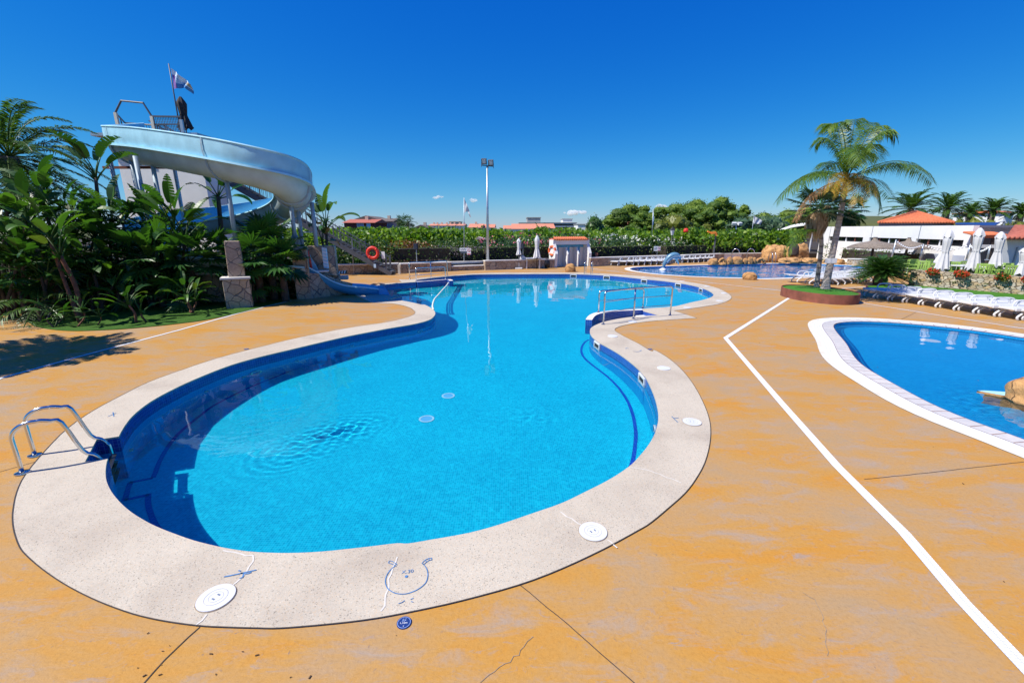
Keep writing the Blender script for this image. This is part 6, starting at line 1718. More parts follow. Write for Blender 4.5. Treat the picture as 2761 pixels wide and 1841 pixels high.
MB().box((c.x, c.y, .715), (1.15, .95, .04), .2).build('table_top', M['white'], t, bevel=.01)
for sx in (-1, 1):
    for sy in (-1, 1): MB().box((c.x + sx * .45, c.y + sy * .36, .35), (.07, .07, .69), .2).build('leg', M['white'], t)
p = G(*K2(2245, 1265)); o = MB().lathe([(.26, 0), (.30, .3), (.26, .55), (.18, .68), (.05, .72)], (p.x, p.y + .2, 0), 14, wob=.05).build('rubbish_bag', M['black'], None, True); tag(o, 'black rubbish bag slumped between the table and shower block', 'bag')

# ---------------------------------------------------------------- shower block
s0, s1 = G(*K3(300, 1008)), G(*K3(598, 998)); rzS = math.atan2(s1.y - s0.y, s1.x - s0.x); ln = (s1 - s0).length
ux = Vector((math.cos(rzS), math.sin(rzS), 0)); uy = Vector((-ux.y, ux.x, 0)); S = lambda u, v, z: s0 + ux * u + uy * v + Vector((0, 0, z))
hS = zfor(s0.x, s0.y, K3(0, 775)[1]); t = thing('shower_block', 'white outdoor shower block with three blue-striped bays and a red tiled top', 'shower', s0 + ux * ln / 2)
def quadbox(P, z0f, mats, name, par):
    mb = MB(); mb.add(P, z0f); return mb.build(name, mats, par)
def slab_wall(u, th, prof, name):
    """wall across the block: profile in (v, z)"""
    n = len(prof); vs = [S(u - th / 2, v, z) for v, z in prof] + [S(u + th / 2, v, z) for v, z in prof]
    mb = MB().add(vs, [tuple(range(n)), tuple(range(2 * n - 1, n - 1, -1))] + [(i, n + i, n + (i + 1) % n, (i + 1) % n) for i in range(n)])
    return mb.build(name, M['white_wall'], t)
D_ = .80
MB().box(S(ln / 2, D_ + .1, hS / 2), (ln, .2, hS), rzS).build('back_wall', M['white_wall'], t)
side = [(-.15, 0), (.0, .95), (-.05, 1.05), (.30, hS - .25), (.30, hS), (D_, hS), (D_, 0)]
side = [(-.02, 0), (-.10, .98), (.28, hS - .30), (.28, hS), (D_, hS), (D_, 0)]
for k, u in enumerate((.08, ln - .08)): slab_wall(u, .22, side, 'end_wall')
for u in (ln * .36, ln * .66): slab_wall(u, .09, [(.05, 0), (-.02, .95), (.32, hS - .55), (D_, hS - .55), (D_, 0)], 'partition')
MB().box(S(ln / 2, .62, hS - .17), (ln - .32, .72, .34), rzS).build('lintel', M['white_wall'], t)
for u in (ln * .20, ln * .51, ln * .81): MB().box(S(u, D_ - .012, hS / 2 - .2), (.16, .02, hS - .4), rzS).build('blue_stripe', M['slide_blue'], t)
MB().box(S(ln / 2, D_ - .016, hS - .45), (ln - .3, .03, .20), rzS).build('blue_frieze', M['slide_blue'], t)
mb = MB(); n = 15
for i in range(n):
    u = .15 + (ln - .3) * (i + .5) / n; mb.tube([S(u, .16, hS + .02), S(u, .7, hS + .16)], .075, 8)
tag(mb.build('roof_tiles', M['roof'], t, True), kind='stuff')
MB().box(S(ln / 2, .65, hS + .03), (ln, .85, .06), rzS).build('roof_bed', M['roof'], t)
c = S(-.06, .38, 0); pz = zfor(c.x, c.y, K3(0, 865)[1]); life_ring((c.x, c.y, pz), rzS + math.pi / 2 + .35, 'ring_orange', 'orange life ring with a pale printed face on the end wall of the shower block', .38, True)

# ---------------------------------------------------------------- boulders
def rock(name, label, c, rad, seed, sub=4, amp=.16, hole=None, parent=None, group=None, freq=1.1, flat=False, mat='rock'):
    bm = bmesh.new(); bmesh.ops.create_icosphere(bm, subdivisions=sub, radius=1)
    off = Vector((seed * 7.13, seed * 3.7, seed * 1.9))
    for v in bm.verts:
        d = v.co.normalized(); k = 1 + amp * (noise.noise(d * freq * 1.3 + off) * 1.4 + .5 * noise.noise(d * freq * 3.1 + off) + .22 * noise.noise(d * freq * 7 + off))
        q = Vector((abs(d.x) ** .85 * math.copysign(1, d.x), abs(d.y) ** .85 * math.copysign(1, d.y), abs(d.z) ** .85 * math.copysign(1, d.z)))
        p = Vector((q.x * rad[0], q.y * rad[1], q.z * rad[2])) * k
        if p.z < -rad[2] * .45: p.z = -rad[2] * .45
        v.co = Vector(c) + p
    for f in bm.faces: f.smooth = True
    me = bpy.data.meshes.new(name); bm.to_mesh(me); bm.free()
    if parent is None:
        base = Vector((c[0], c[1], 0)); me.transform(Matrix.Translation(-base)); me.materials.append(M[mat]); o = bpy.data.objects.new(name, me); COL.objects.link(o); o.location = base
        tag(o, label, 'rock', group)
    else: o = link(name, me, M[mat], parent)
    return o
def rock_px(label, px0, px1, pyb, pyt, seed, depth=.8, name='boulder', conv=K3, **k):
    a, b = G(*conv(px0, pyb)), G(*conv(px1, pyb)); c = (a + b) / 2; r_ = (b - a).length / 2; zt = zfor(c.x, c.y + r_ * .5, conv(0, pyt)[1])
    return rock(name, label, (c.x, c.y + r_ * depth * .8, zt * .31), (r_, r_ * depth, zt * .68), seed, **k)
rock_px('round ochre boulder standing in front of the shower block', 390, 480, 1046, 972, 1, amp=.08)
rock_px('smooth ochre boulder on the rim of the dolphin pool nearest the camera', 1907, 2022, 1113, 1047, 2, amp=.08)
for i, (x0, x1, yb, yt, lab) in enumerate(((1610, 1687, 988, 928, 'first ochre boulder of the pool-edge row, next to the loungers'), (1755, 1808, 986, 918, 'tall hollow-looking ochre boulder, third along the pool-edge row'), (1808, 1895, 984, 914, 'biggest ochre boulder in the middle of the pool-edge row'), (1892, 1932, 982, 928, 'narrow ochre boulder squeezed between two bigger ones on the pool edge'), (1930, 1978, 982, 915, 'upright ochre boulder in the second half of the pool-edge row'), (1970, 2005, 980, 922, 'slim ochre boulder just before the arched one'), (1697, 1757, 990, 965, 'low ochre boulder lying under the arched rock'))):
    rock_px(lab, x0, x1, yb, yt, 3 + i, amp=.10)
def arch_rock(label, x0, x1, yb, yt, seed):
    a, b = G(*K3(x0, yb)), G(*K3(x1, yb)); c = (a + b) / 2; r_ = (b - a).length / 2; zt = zfor(c.x, c.y, K3(0, yt)[1]); t = thing('arched_rock', label, 'rock', c)
    mb = MB(); n = 18; P = [Vector((c.x + r_ * .78 * math.cos(k), c.y + .3, max(-.05, zt * .78 * math.sin(k)))) for k in np.linspace(0, math.pi, n)]
    mb.tube(P, [r_ * .26 * (1 + .12 * math.sin(i * 1.7)) for i in range(n)], 12); o = mb.build('arch', M['rock'], t, True)
    MB().box((c.x, c.y + .75, zt * .35), (r_ * 1.3, .1, zt * .7)).build('hollow_shade', M['timber'], t)  # dark box behind the arch paints in the hollow's shade
arch_rock('ochre arched rock with a dark hollow, second in the pool-edge row', 1690, 1768, 988, 922, 1)
arch_rock('ochre arched rock with a dark hollow at the cave end of the row', 2008, 2100, 980, 924, 2)
# cave rock: several fused lumps
cb = G(*K4(240, 1072)); t = thing('rock_cave', 'big ochre artificial rock with a dark cave beside the palm', 'rock', cb)
def lump(px0, px1, pyb, pyt, dy, seed, amp=.16, name='rock_lump', dp=.8, mat='rock'):
    a, b = G(*K4(px0, pyb)), G(*K4(px1, pyb)); c = (a + b) / 2; r_ = abs(b.x - a.x) / 2; zt = zfor(c.x, c.y + dy, K4(0, pyt)[1]); zb = 0
    rock(name, None, (c.x, c.y + dy, zt * .36), (r_, r_ * dp, zt * .66), seed, amp=amp, parent=t, freq=1.6, mat=mat)
lump(88, 245, 1070, 945, 1.6, 21); lump(245, 408, 1072, 938, 1.5, 22, .2); lump(180, 330, 1072, 955, 2.4, 23); lump(150, 290, 1076, 1030, .3, 24); lump(280, 400, 1076, 1035, .2, 25); lump(40, 110, 1066, 1000, .6, 26); lump(0, 60, 1068, 1035, .3, 27)
c = G(*K4(262, 1070)); rock('hollow_shade', None, (c.x, c.y + .75, .9), (.36, .4, .7), 31, amp=.06, parent=t, mat='timber')  # solid lump; the cave's shade is put into its dark colour
rock_px('low ochre rock beside the white notice on the palm', 522, 600, 1080, 1040, 40, conv=K4)
small_l = thing('pool_ladder', 'small steel ladder on the pool edge before the rock cave', 'ladder', G(*K4(80, 1072)))
for px in (70, 92):
    p = G(*K4(px, 1070)); MB().tube(catmull([p + Vector((0, .3, 0)), p + Vector((0, .3, .7)), p + Vector((0, 0, .85)), p + Vector((0, -.25, .5)), p + Vector((0, -.3, -.4))], 4), .025, 6).build('rail', M['steel'], small_l, True)
MB().bar(G(*K4(70, 1070)) + Vector((0, -.28, .1)), G(*K4(92, 1070)) + Vector((0, -.28, .1)), .06, .03).build('tread', M['steel'], small_l)
for i, px in enumerate((1795, 1922)):
    p = Vector(at(*K3(px, 930), 38.6)); p.z = 0; t = thing('hydromassage_spout', ('curved steel water spout behind the tallest boulder' if i == 0 else 'curved steel water spout behind the arched rock'), 'water spout', p)
    MB().tube(catmull([p, p + Vector((0, 0, .75)), p + Vector((.18, -.1, 1.05)), p + Vector((.42, -.2, .95)), p + Vector((.5, -.25, .7))], 4), .035, 8).build('pipe', M['steel'], t, True)
    MB().lathe([(.08, 0), (.08, .02), (.04, .03)], p, 12).build('base_plate', M['steel'], t)

# ---------------------------------------------------------------- dolphin
def dolphin():
    Yd = 30.4
    path = [K3(1216, 1018), K3(1222, 995), K3(1238, 960), K3(1265, 925), K3(1300, 905), K3(1330, 906), K3(1352, 922), K3(1366, 945)]
    C = catmull([at(*p, Yd) for p in path], 5); n = len(C)
    t = thing('dolphin_statue', 'blue-grey leaping dolphin statue spouting at the rim of the back pool', 'statue', (C[0].x, Yd, 0))
    rad = [np.interp(i / (n - 1), [0, .12, .3, .52, .7, .82, .9, 1], [.055, .085, .15, .20, .195, .155, .07, .028]) for i in range(n)]
    recv(MB().tube(C, rad, 14).build('body', M['dolphin'], t, True))
    # belly strip
    B = [c + Vector((.05, -.04, -r_ * .32)) for c, r_ in zip(C[10:-3], rad[10:-3])]; MB().tube(B, [r_ * .78 for r_ in rad[10:-3]], 12).build('belly', M['dolphin_belly'], t, True)
    def fin(pts, nm, th=.04):
        P = [at(*p, Yd) for p in pts]; k = len(P); MB().add([p + Vector((0, -th, 0)) for p in P] + [p + Vector((0, th, 0)) for p in P], [tuple(range(k)), tuple(range(2 * k - 1, k - 1, -1))] + [(i, (i + 1) % k, k + (i + 1) % k, k + i) for i in range(k)]).build(nm, M['dolphin'], t)
    fin([K3(1290, 912), K3(1262, 896), K3(1248, 900), K3(1262, 915), K3(1268, 928)], 'dorsal_fin')
    p = at(*K3(1325, 938), Yd - .25); q = p + Vector((.15, -.15, -.35)); MB().add([p + Vector((-.12, 0, .05)), p + Vector((.12, 0, .05)), q + Vector((.06, 0, 0)), q, p + Vector((-.12, .05, .05)), p + Vector((.12, .05, .05)), q + Vector((.06, .03, 0)), q + Vector((0, .03, 0))], [(0, 1, 2, 3), (7, 6, 5, 4), (0, 4, 5, 1), (1, 5, 6, 2), (2, 6, 7, 3), (3, 7, 4, 0)]).build('flipper', M['dolphin'], t)
    recv(MB().lathe([(.32, -.06), (.22, .02), (.10, .10)], (C[0].x, Yd, 0), 12, wob=.2).build('foam_base', M['white'], t, True))
    for s in (-1, 1): MB().lathe([(.02, -.02), (.02, .02)], at(*K3(1345, 916), Yd - .19), 8).build('eye', M['black'], t) if s == 1 else None
dolphin()

# ---------------------------------------------------------------- sun loungers
def lounger(back=R(3)):
    """long axis +x = head end, white resin lounger"""
    t = thing('sun_lounger', '', 'sun lounger', (0, 0, 0)); W_, L1, L2 = .57, 1.12, .66; zb = .33
    mb = MB()
    for s in (-1, 1): mb.bar((0, s * (W_ / 2 - .03), zb), (L1, s * (W_ / 2 - .03), zb), .055, .09)
    mb.bar((.03, -W_ / 2 + .06, zb), (.03, W_ / 2 - .06, zb), .09, .06); mb.build('side_rails', M['white'], t, bevel=.012)
    mb = MB(); n = 9
    for i in range(n): mb.box((.13 + (L1 - .15) * i / (n - 1), 0, zb + .035), (.105, W_ - .1, .022))
    mb.build('seat_slats', M['white'], t)
    mb = MB(); bx = lambda s, y, h: (L1 + .02 + s * math.cos(back) - h * math.sin(back), y, zb + .03 + s * math.sin(back) + h * math.cos(back))
    for s in (-1, 1): mb.bar(bx(0, s * (W_ / 2 - .05), 0), bx(L2, s * (W_ / 2 - .05), 0), .06, .05)
    for i in range(6): mb.bar(bx(.06 + .12 * i, -W_ / 2 + .08, .01), bx(.06 + .12 * i, W_ / 2 - .08, .01), .095, .022)
    mb.build('backrest', M['white'], t)
    for s in (-1, 1):
        y = s * (W_ / 2 - .02)
        MB().tube(catmull([(.55, y, zb + .02), (.59, y * 1.03, zb + .17), (.72, y * 1.04, zb + .21), (.95, y * 1.04, zb + .21), (1.08, y * 1.03, zb + .17), (1.13, y, zb + .02)], 4), .024, 8).build('arm_loop', M['white'], t, True)
        for x0, x1 in ((.22, .10), (1.26, 1.38)):
            MB().tube(catmull([(x0 + .16 * (1 if x0 < 1 else -1), y * .95, zb - .02), (x0, y, zb - .12), (x1, y, .10), (x1 + .03 * (1 if x0 < 1 else -1), y, .015)], 4), .032, 8).build('leg', M['white'], t, True)
    return t
proto = lounger(); used = [0]
def put_lounger(loc, rz, label, group):
    if used[0] == 0: used[0] = 1; proto.location = loc; proto.rotation_euler = (0, 0, rz); proto['label'] = label; proto['group'] = group; return proto
    return dup(proto, None, loc, rz, label, group)
# row beside the lawn: foot ends towards the paddling pool
e0, e1 = G(*K4(735, 1312)), G(*K4(1705, 1462)); nL = 9
for i in range(11):
    u = i / (nL - 1); p = e0.lerp(e1, u) if i < 9 else e1 + (e1 - e0) / 8 * (i - 8)
    lab = ['shaded white sun lounger nearest the rusty planter, first of the lawn row', 'second white sun lounger of the lawn row, dappled by palm shade', 'third white sun lounger of the lawn row counted from the planter', 'fourth white sun lounger of the lawn row counted from the planter', 'fifth white sun lounger of the lawn row counted from the planter', 'sixth white sun lounger of the lawn row counted from the planter', 'seventh white sun lounger of the lawn row counted from the planter', 'eighth white sun lounger of the lawn row counted from the planter', 'ninth white sun lounger of the lawn row counted from the planter', 'tenth white sun lounger of the lawn row, cut by the picture edge', 'eleventh white sun lounger continuing the lawn row outside the picture'][i]
    dvec = e1 - e0; put_lounger(p + Vector((.05, 0, 0)), -.06 + rr_.uniform(-.03, .03), lab, 'white loungers along the lawn')
# back rows
ords = ['first', 'second', 'third', 'fourth', 'fifth', 'sixth', 'seventh', 'eighth', 'ninth', 'tenth', 'eleventh']
def row(pxs, yb0, yb1, rz, where, group):
    for i, px in enumerate(pxs):
        u = i / max(1, len(pxs) - 1); p = G(*K3(px, yb0 + (yb1 - yb0) * u)); put_lounger(p, rz + rr_.uniform(-.05, .05), f'{ords[i]} white sun lounger {where}', group)
row([800, 870, 930, 975, 1025, 1080, 1128, 1175, 1215], 995, 985, 1.05, 'in the wall row counted from the shower block', 'white loungers by the back wall')
row([1290, 1345, 1395, 1445, 1485], 972, 966, 1.05, 'in the row behind the dolphin counted from its tail', 'white loungers behind the dolphin')
row([1530, 1565, 1600], 962, 958, 1.05, 'in the short row before the ochre rocks', 'white loungers before the rocks')
q0, q1 = G(*K4(440, 1195)), G(*K4(735, 1180))
for i in range(7):
    p = G(*K4(545, 1222)).lerp(G(*K4(760, 1200)), i / 6 * 1.3); put_lounger(p, math.pi * .93, f'{ords[i]} white sun lounger in the row behind the palm planter, counted from the trunk', 'white loungers behind the planter')
put_lounger(G(*K4(430, 1205)), math.pi * .98, 'white sun lounger half hidden by the palm trunk', 'white loungers behind the planter')
# dark parasol bases and folded timber signs near the wall
p = G(*K3(650, 992)); t = thing('wooden_stand', 'narrow brown wooden stand leaning by the stone wall past the shower block', 'stand', p)
for s in (-.12, .12): MB().bar(p + Vector((s, 0, 0)), p + Vector((s * .5, .12, .95)), .07, .05).build('leg', M['corten'], t)
MB().box(p + Vector((0, .06, .55)), (.22, .04, .7)).build('panel', M['corten'], t)
# ---------------------------------------------------------------- palm planter
pl_c = G(*K4(430, 1325)) + Vector((.0, .25, 0)); zPl = .34
def ell(rx, ry, n=48): return [(pl_c.x + rx * math.cos(2 * math.pi * k / n), pl_c.y + ry * math.sin(2 * math.pi * k / n)) for k in range(n)]
t = thing('palm_planter', 'round rusty steel planter topped with green turf around two palms', 'planter', pl_c)
mb = MB(); o_, i_ = ell(1.14, 1.62), ell(1.11, 1.59)
mb.band([(x, y, 0) for x, y in o_ + o_[:1]], [(x, y, zPl + .02) for x, y in o_ + o_[:1]]); mb.band([(x, y, zPl + .02) for x, y in o_ + o_[:1]], [(x, y, zPl + .02) for x, y in i_ + i_[:1]]); mb.band([(x, y, zPl + .02) for x, y in i_ + i_[:1]], [(x, y, zPl - .1) for x, y in i_ + i_[:1]])
mb.build('steel_ring', M['corten'], t, True, auto=40)
mb = MB(); R_ = [ell(1.11 * k, 1.59 * k) for k in (1, .6, .25, .02)]; zz = [zPl - .02, zPl + .05, zPl + .07, zPl + .08]
for (A, za), (B, zb) in zip(list(zip(R_, zz)), list(zip(R_, zz))[1:]): mb.band([(x, y, za) for x, y in A + A[:1]], [(x, y, zb) for x, y in B + B[:1]])
mb.build('turf', M['turf'], t, True)
def ringed_bark(name, a, b, sc_):
    m, nt, bs = newmat(name); v = coords(nt)
    wv = N(nt, 'TexWave', wave_type='BANDS', bands_direction='Z'); wv.inputs['Scale'].default_value = sc_; wv.inputs['Distortion'].default_value = 2.5; wv.inputs['Detail'].default_value = 3; wv.inputs['Detail Scale'].default_value = 2
    nt.links.new(v, wv.inputs['Vector']); c = ramp(nt, wv.outputs['Fac'], [(.06, mul(a, 1.5)), (.22, b), (.8, mul(b, 1.12))])
    f = noi(nt, v, 9, 6, .7); c = mixc(nt, .6, c, ramp(nt, f, [(.3, (.6, .58, .56)), (.65, (1.08, 1.06, 1.05))]), 'MULTIPLY')
    nt.links.new(c, bs.inputs['Base Color']); bs.inputs['Roughness'].default_value = .9; bump(nt, bs, mixc(nt, .5, wv.outputs['Fac'], f), .7, .02); return m
M['ringbark'] = ringed_bark('ringed_palm_bark', (.20, .17, .155), (.36, .315, .295), 2.2)
M['ringbark2'] = ringed_bark('scarred_palm_bark', (.12, .09, .08), (.38, .32, .29), 1.1)
# queen palm
pb_ = G(*K4(455, 1263), zPl); Yp = pb_.y
tp = at(*K4(590, 575), Yp)
t = thing('queen_palm', 'tall queen palm with a smooth grey leaning trunk and green-gold arching fronds', 'palm', pb_)
P = catmull([pb_, at(*K4(492, 1080), Yp), at(*K4(540, 850), Yp), at(*K4(570, 700), Yp), tp, at(*K4(600, 480), Yp)], 8); n = len(P)
MB().tube(P, [np.interp(i / (n - 1), [0, .05, .3, .7, .8, .88, 1], [.20, .14, .108, .088, .098, .09, .05]) for i in range(n)], 16).build('trunk', M['ringbark'], t, True)
heart = at(*K4(602, 470), Yp)
groups = {'green': [], 'gold': [], 'brown': []}
def QF(kind, c, e, dy0, dy1, ll=.62):
    groups[kind].append((heart + Vector((rr_.uniform(-.05, .05), rr_.uniform(-.05, .05), rr_.uniform(-.25, .05))), at(*K4(*c), Yp + dy0), at(*K4(*e), Yp + dy1), ll))
QF('green', (510, 60), (385, 240), .5, .9); QF('green', (610, -60), (470, 130), -.2, -.3); QF('green', (690, -70), (660, 90), .6, .9)
QF('green', (800, -60), (880, 170), .3, .4); QF('green', (860, 20), (950, 175), -.3, -.5); QF('green', (760, 60), (835, 330), -.9, -1.6, .7); QF('green', (640, 100), (700, 340), -1.2, -2.0, .6)
QF('green', (330, 330), (118, 630), .2, .3); QF('green', (400, 330), (210, 560), -.8, -1.3); QF('green', (1050, 240), (1215, 500), .1, .1); QF('green', (980, 250), (1130, 420), .9, 1.5)
QF('green', (850, 430), (850, 690), -.4, -.6, .55); QF('green', (780, 400), (920, 600), 1.0, 1.7); QF('green', (520, 250), (420, 420), 1.2, 2.0)
QF('green', (700, 150), (770, 380), -1.3, -2.1, .7); QF('green', (570, -40), (430, 120), .9, 1.5); QF('green', (740, -40), (800, 110), 1.1, 1.8)
QF('gold', (720, 360), (690, 640), -1.0, -1.7, .60); QF('gold', (640, 380), (560, 590), -1.1, -1.5, .5); QF('gold', (560, 360), (490, 560), -.9, -1.5, .5); QF('gold', (780, 420), (790, 590), -1.1, -1.8, .5)
QF('brown', (360, 500), (245, 770), -.3, -.5, .34)
for kind, mt in (('green', 'l_queen'), ('gold', 'l_gold'), ('brown', 'l_brown')):
    L = Leaves(); S = MB()
    for a, b, c, ll in groups[kind]: frond(L, S, a, b, c, 98, ll * (1.10 if kind == 'green' else 1.0), 1.05, .05, .029 if kind != 'brown' else .020, .10)
    S.build('midribs', M[mt], t, True); L.build('crown' if kind == 'green' else kind + '_fronds', M[mt], t)
a, b = at(*K4(462, 1035), Yp - .28), at(*K4(535, 1070), Yp - .28)
o = MB().box((a + b) / 2, (abs(b.x - a.x), .02, abs(a.z - b.z)), -.05).build('notice'  , M['signwhite']); tag(o, 'white blank notice sheet tied round the palm trunks', 'notice')
# small fan palm sharing the planter
fb_ = G(*K4(393, 1250), zPl); ft2 = at(*K4(430, 915), fb_.y)
t = thing('washingtonia_palm', 'slimmer fan palm with a scarred trunk and hanging straw-coloured skirt', 'palm', fb_)
P = catmull([fb_, at(*K4(413, 1100), fb_.y), ft2, at(*K4(405, 780), fb_.y), at(*K4(415, 690), fb_.y)], 8); n = len(P)
MB().tube(P, [np.interp(i / (n - 1), [0, .1, .5, .6, 1], [.115, .085, .075, .09, .05]) for i in range(n)], 12).build('trunk', M['ringbark2'], t, True)
top = P[-1]; J = Joined(); S = MB()
for k in range(20):
    az = k * 2.399; e = 1.3 - 1.5 * (k / 20); fan_leaf(J, S, top + Vector((0, 0, -.1)), az, e, .8, .62, 17, rr_)
S.build('leaf_stalks', M['l_fan'], t); J.build('crown', M['l_grey'], t)
sk0 = at(*K4(405, 740), fb_.y); L = Leaves(); n = 300; a = rng.uniform(0, 6.283, n); zz = rng.uniform(-.15, .25, n); ln_ = rng.uniform(.5, .95, n)
p = np.stack([sk0.x + .1 * np.cos(a), sk0.y + .1 * np.sin(a), sk0.z + zz], 1); rr2 = rng.uniform(.14, .34, n)
q = p + np.stack([rr2 * np.cos(a), rr2 * np.sin(a), -.4 * ln_], 1); q2 = p + np.stack([rr2 * .55 * np.cos(a), rr2 * .55 * np.sin(a), -ln_], 1); w_ = np.stack([-np.sin(a), np.cos(a), 0 * a], 1) * .035
L.quads(p, q + w_, q2, q - w_); L.build('dead_leaf_skirt', M['l_straw'], t)
# low green-yellow frond palm emerging left of the skirt
h2 = at(*K4(400, 850), fb_.y - .1); L = Leaves(); S = MB()
for c, e, dy in (((270, 780), (190, 1010), -.3), ((300, 820), (215, 960), .5), ((330, 800), (225, 880), -.6)): frond(L, S, h2, at(*K4(*c), fb_.y + dy), at(*K4(*e), fb_.y + dy * 1.4), 46, .45, .8, .2, .035, .1)
S.build('side_midribs', M['l_fan'], t); L.build('side_fronds', M['l_queen'], t)

# ---------------------------------------------------------------- lawn, terrace and ochre wall
WA, WB = G(*K4(1040, 1232)), G(*K4(1858, 1302)); wd = (WB - WA).normalized(); WC = WB + wd * 5
zW = [zfor(WA.x, WA.y, K4(0, 1118)[1]), zfor(WB.x, WB.y, K4(0, 1182)[1])]; ZT = .32
l0 = run(K4, [(740, 1236), (760, 1228), (1040, 1226)])
lawn = [G(*K4(745, 1250)), G(*K4(760, 1238))] + [WA, WC] + [WC + Vector((-1.5, -3.5, 0)), G(*K4(2100, 1420)), G(*K4(1858, 1378)), G(*K4(1500, 1345)), G(*K4(1000, 1285)), G(*K4(800, 1260))]
tag(MB().prism(lawn, -.01, .06).build('lawn', M['turf']), kind='structure')
t = thing('stone_retaining_wall', 'ochre rubble retaining wall between the lawn and the green cafe terrace', 'wall', (WA + WB) / 2)
nrm = Vector((-wd.y, wd.x, 0)); nrm = nrm if nrm.x > 0 else -nrm
def rubble(a, b, za, zb, dep, nm):
    mb = MB(); nx = 60; nz = 12; vs = []
    for i in range(nx + 1):
        p = a.lerp(b, i / nx); zt = za + (zb - za) * i / nx
        for k in range(nz + 1):
            z = zt * k / nz; d = .03 * noise.noise(Vector((p.x * 4, p.y * 4, z * 6))); vs.append((p.x + nrm.x * d, p.y + nrm.y * d, z + (.03 * noise.noise(Vector((p.x * 5, p.y * 5, 2))) if k == nz else 0)))
    mb.add(vs, [(i * (nz + 1) + k, (i + 1) * (nz + 1) + k, (i + 1) * (nz + 1) + k + 1, i * (nz + 1) + k + 1) for i in range(nx) for k in range(nz)])
    A = [vs[i * (nz + 1) + nz] for i in range(nx + 1)]; B = [(x + nrm.x * dep, y + nrm.y * dep, z) for x, y, z in A]; mb.band(A, B)
    return mb.build(nm, M['drystone'], t)
WX = WC + wd * 2
rubble(WA, WX, zW[0], zW[1] + .0, .4, 'rubble_face')
e_ = WA + nrm * 6; mb = MB(); mb.add([(WA.x, WA.y, 0), (e_.x, e_.y, 0), (e_.x, e_.y, ZT), (WA.x, WA.y, zW[0])], [(0, 1, 2, 3)]); mb.build('rubble_return', M['drystone'], t)
ter = [WA + nrm * .2, WX + nrm * .2, WX + Vector((25, 0, 0)), Vector((60, 45, 0)), Vector((29.2, 26.5, 0)), WA + Vector((4.2, 3.6, 0))]
tag(MB().prism(ter, -.5, ZT - .03).build('terrace_ground', M['field']), kind='structure')
ed = run(K4, [(742, 1236), (744, 1250), (765, 1262), (800, 1266)]); t9 = thing('lawn_edging', 'low rusty steel edging round the cycad end of the lawn', 'edging', ed[1]); A_e = [(p.x, p.y, 0) for p in ed]; B_e = [(p.x, p.y, .13) for p in ed]
MB().band(A_e, B_e).band(B_e, [(p.x + .03, p.y + .03, .13) for p in ed]).build('steel_strip', M['corten'], t9)
# red flowers tumbling over the wall
for i, (px, py, w_, fl, lab) in enumerate(((1215, 1130, 62, 70, 'red-flowered geranium tumbling over the ochre wall under the first folded parasol'), (1430, 1150, 75, 110, 'fullest red-flowered geranium spilling down the ochre wall'), (1700, 1150, 70, 36, 'sparse geranium with few red flowers on top of the ochre wall'), (1858, 1205, 40, 60, 'red-flowered geranium at the picture edge of the ochre wall'))):
    u = (px - 1040) / (1858 - 1040); p = WA.lerp(WB, u); zt = zW[0] + (zW[1] - zW[0]) * u; r_ = w_ / 2.613 * 1.0 / F * p.y * .62
    t2 = thing('geranium', lab, 'plant', (p.x, p.y, zt)); L = Leaves(); c = np.array([p.x - .08, p.y - .05, zt + .02]); pt = ellipsoid_pts(c, (.16, r_ * 1.1, .15), 230, .3); leaf_cloud(L, pt, .09, .5, .7); L.build('leaves', M['l_olive'], t2)
    L = Leaves(); pt = ellipsoid_pts(c + np.array([-.1, -.05, 0]), (.18, r_ * 1.1, .16), int(fl * .55), .8); pt = np.repeat(pt, 5, 0); pt = pt + rng.normal(size=pt.shape) * .02; leaf_cloud(L, pt, .05, .4, .9); L.build('blossom', M['f_red'], t2)
L = Leaves(); pts = []
for k in range(40):
    p = WA.lerp(WX, k / 40) + nrm * rr_.uniform(.1, .5); pts.append(ellipsoid_pts((p.x, p.y, ZT + .06), (.3, .35, rr_.uniform(.06, .16)), 70, .2))
leaf_cloud(L, np.concatenate(pts), .09, .5, .5); tag(L.build('ground_cover', M['l_olive']), 'straggly olive-coloured ground cover along the top of the ochre wall', 'ground cover', kind='stuff')

# cycad
cb = G(*K4(880, 1232)); t = thing('cycad', 'big dark cycad with a fountain of stiff fronds at the end of the lawn', 'cycad', cb + Vector((0, .3, .05)))
cc = cb + Vector((0, .35, .62)); L = Leaves(); S = MB()
MB().lathe([(.28, .0), (.30, .25), (.24, .55), (.1, .7)], cb + Vector((0, .35, .02)), 14, wob=.06).build('trunk', M['trunk_dark'], t, True)
for k in range(120):
    az = k * 2.399; e = 1.40 - 1.75 * (k / 120); ln_ = rr_.uniform(1.15, 1.45); h = Vector((math.cos(az), math.sin(az), 0))
    p1 = cc + (h * math.cos(e) + Vector((0, 0, math.sin(e)))) * ln_ * .55; p2 = cc + h * ln_ * (.35 + .62 * math.cos(e)) + Vector((0, 0, ln_ * (math.sin(e) * .78 - .16)))
    p2.z = max(p2.z, .1)
    frond(L, S, cc, p1, p2, 36, .19, .05, .5, .036, .1)
S.build('midribs', M['l_cycad'], t); L.build('crown', M['l_cycad'], t)

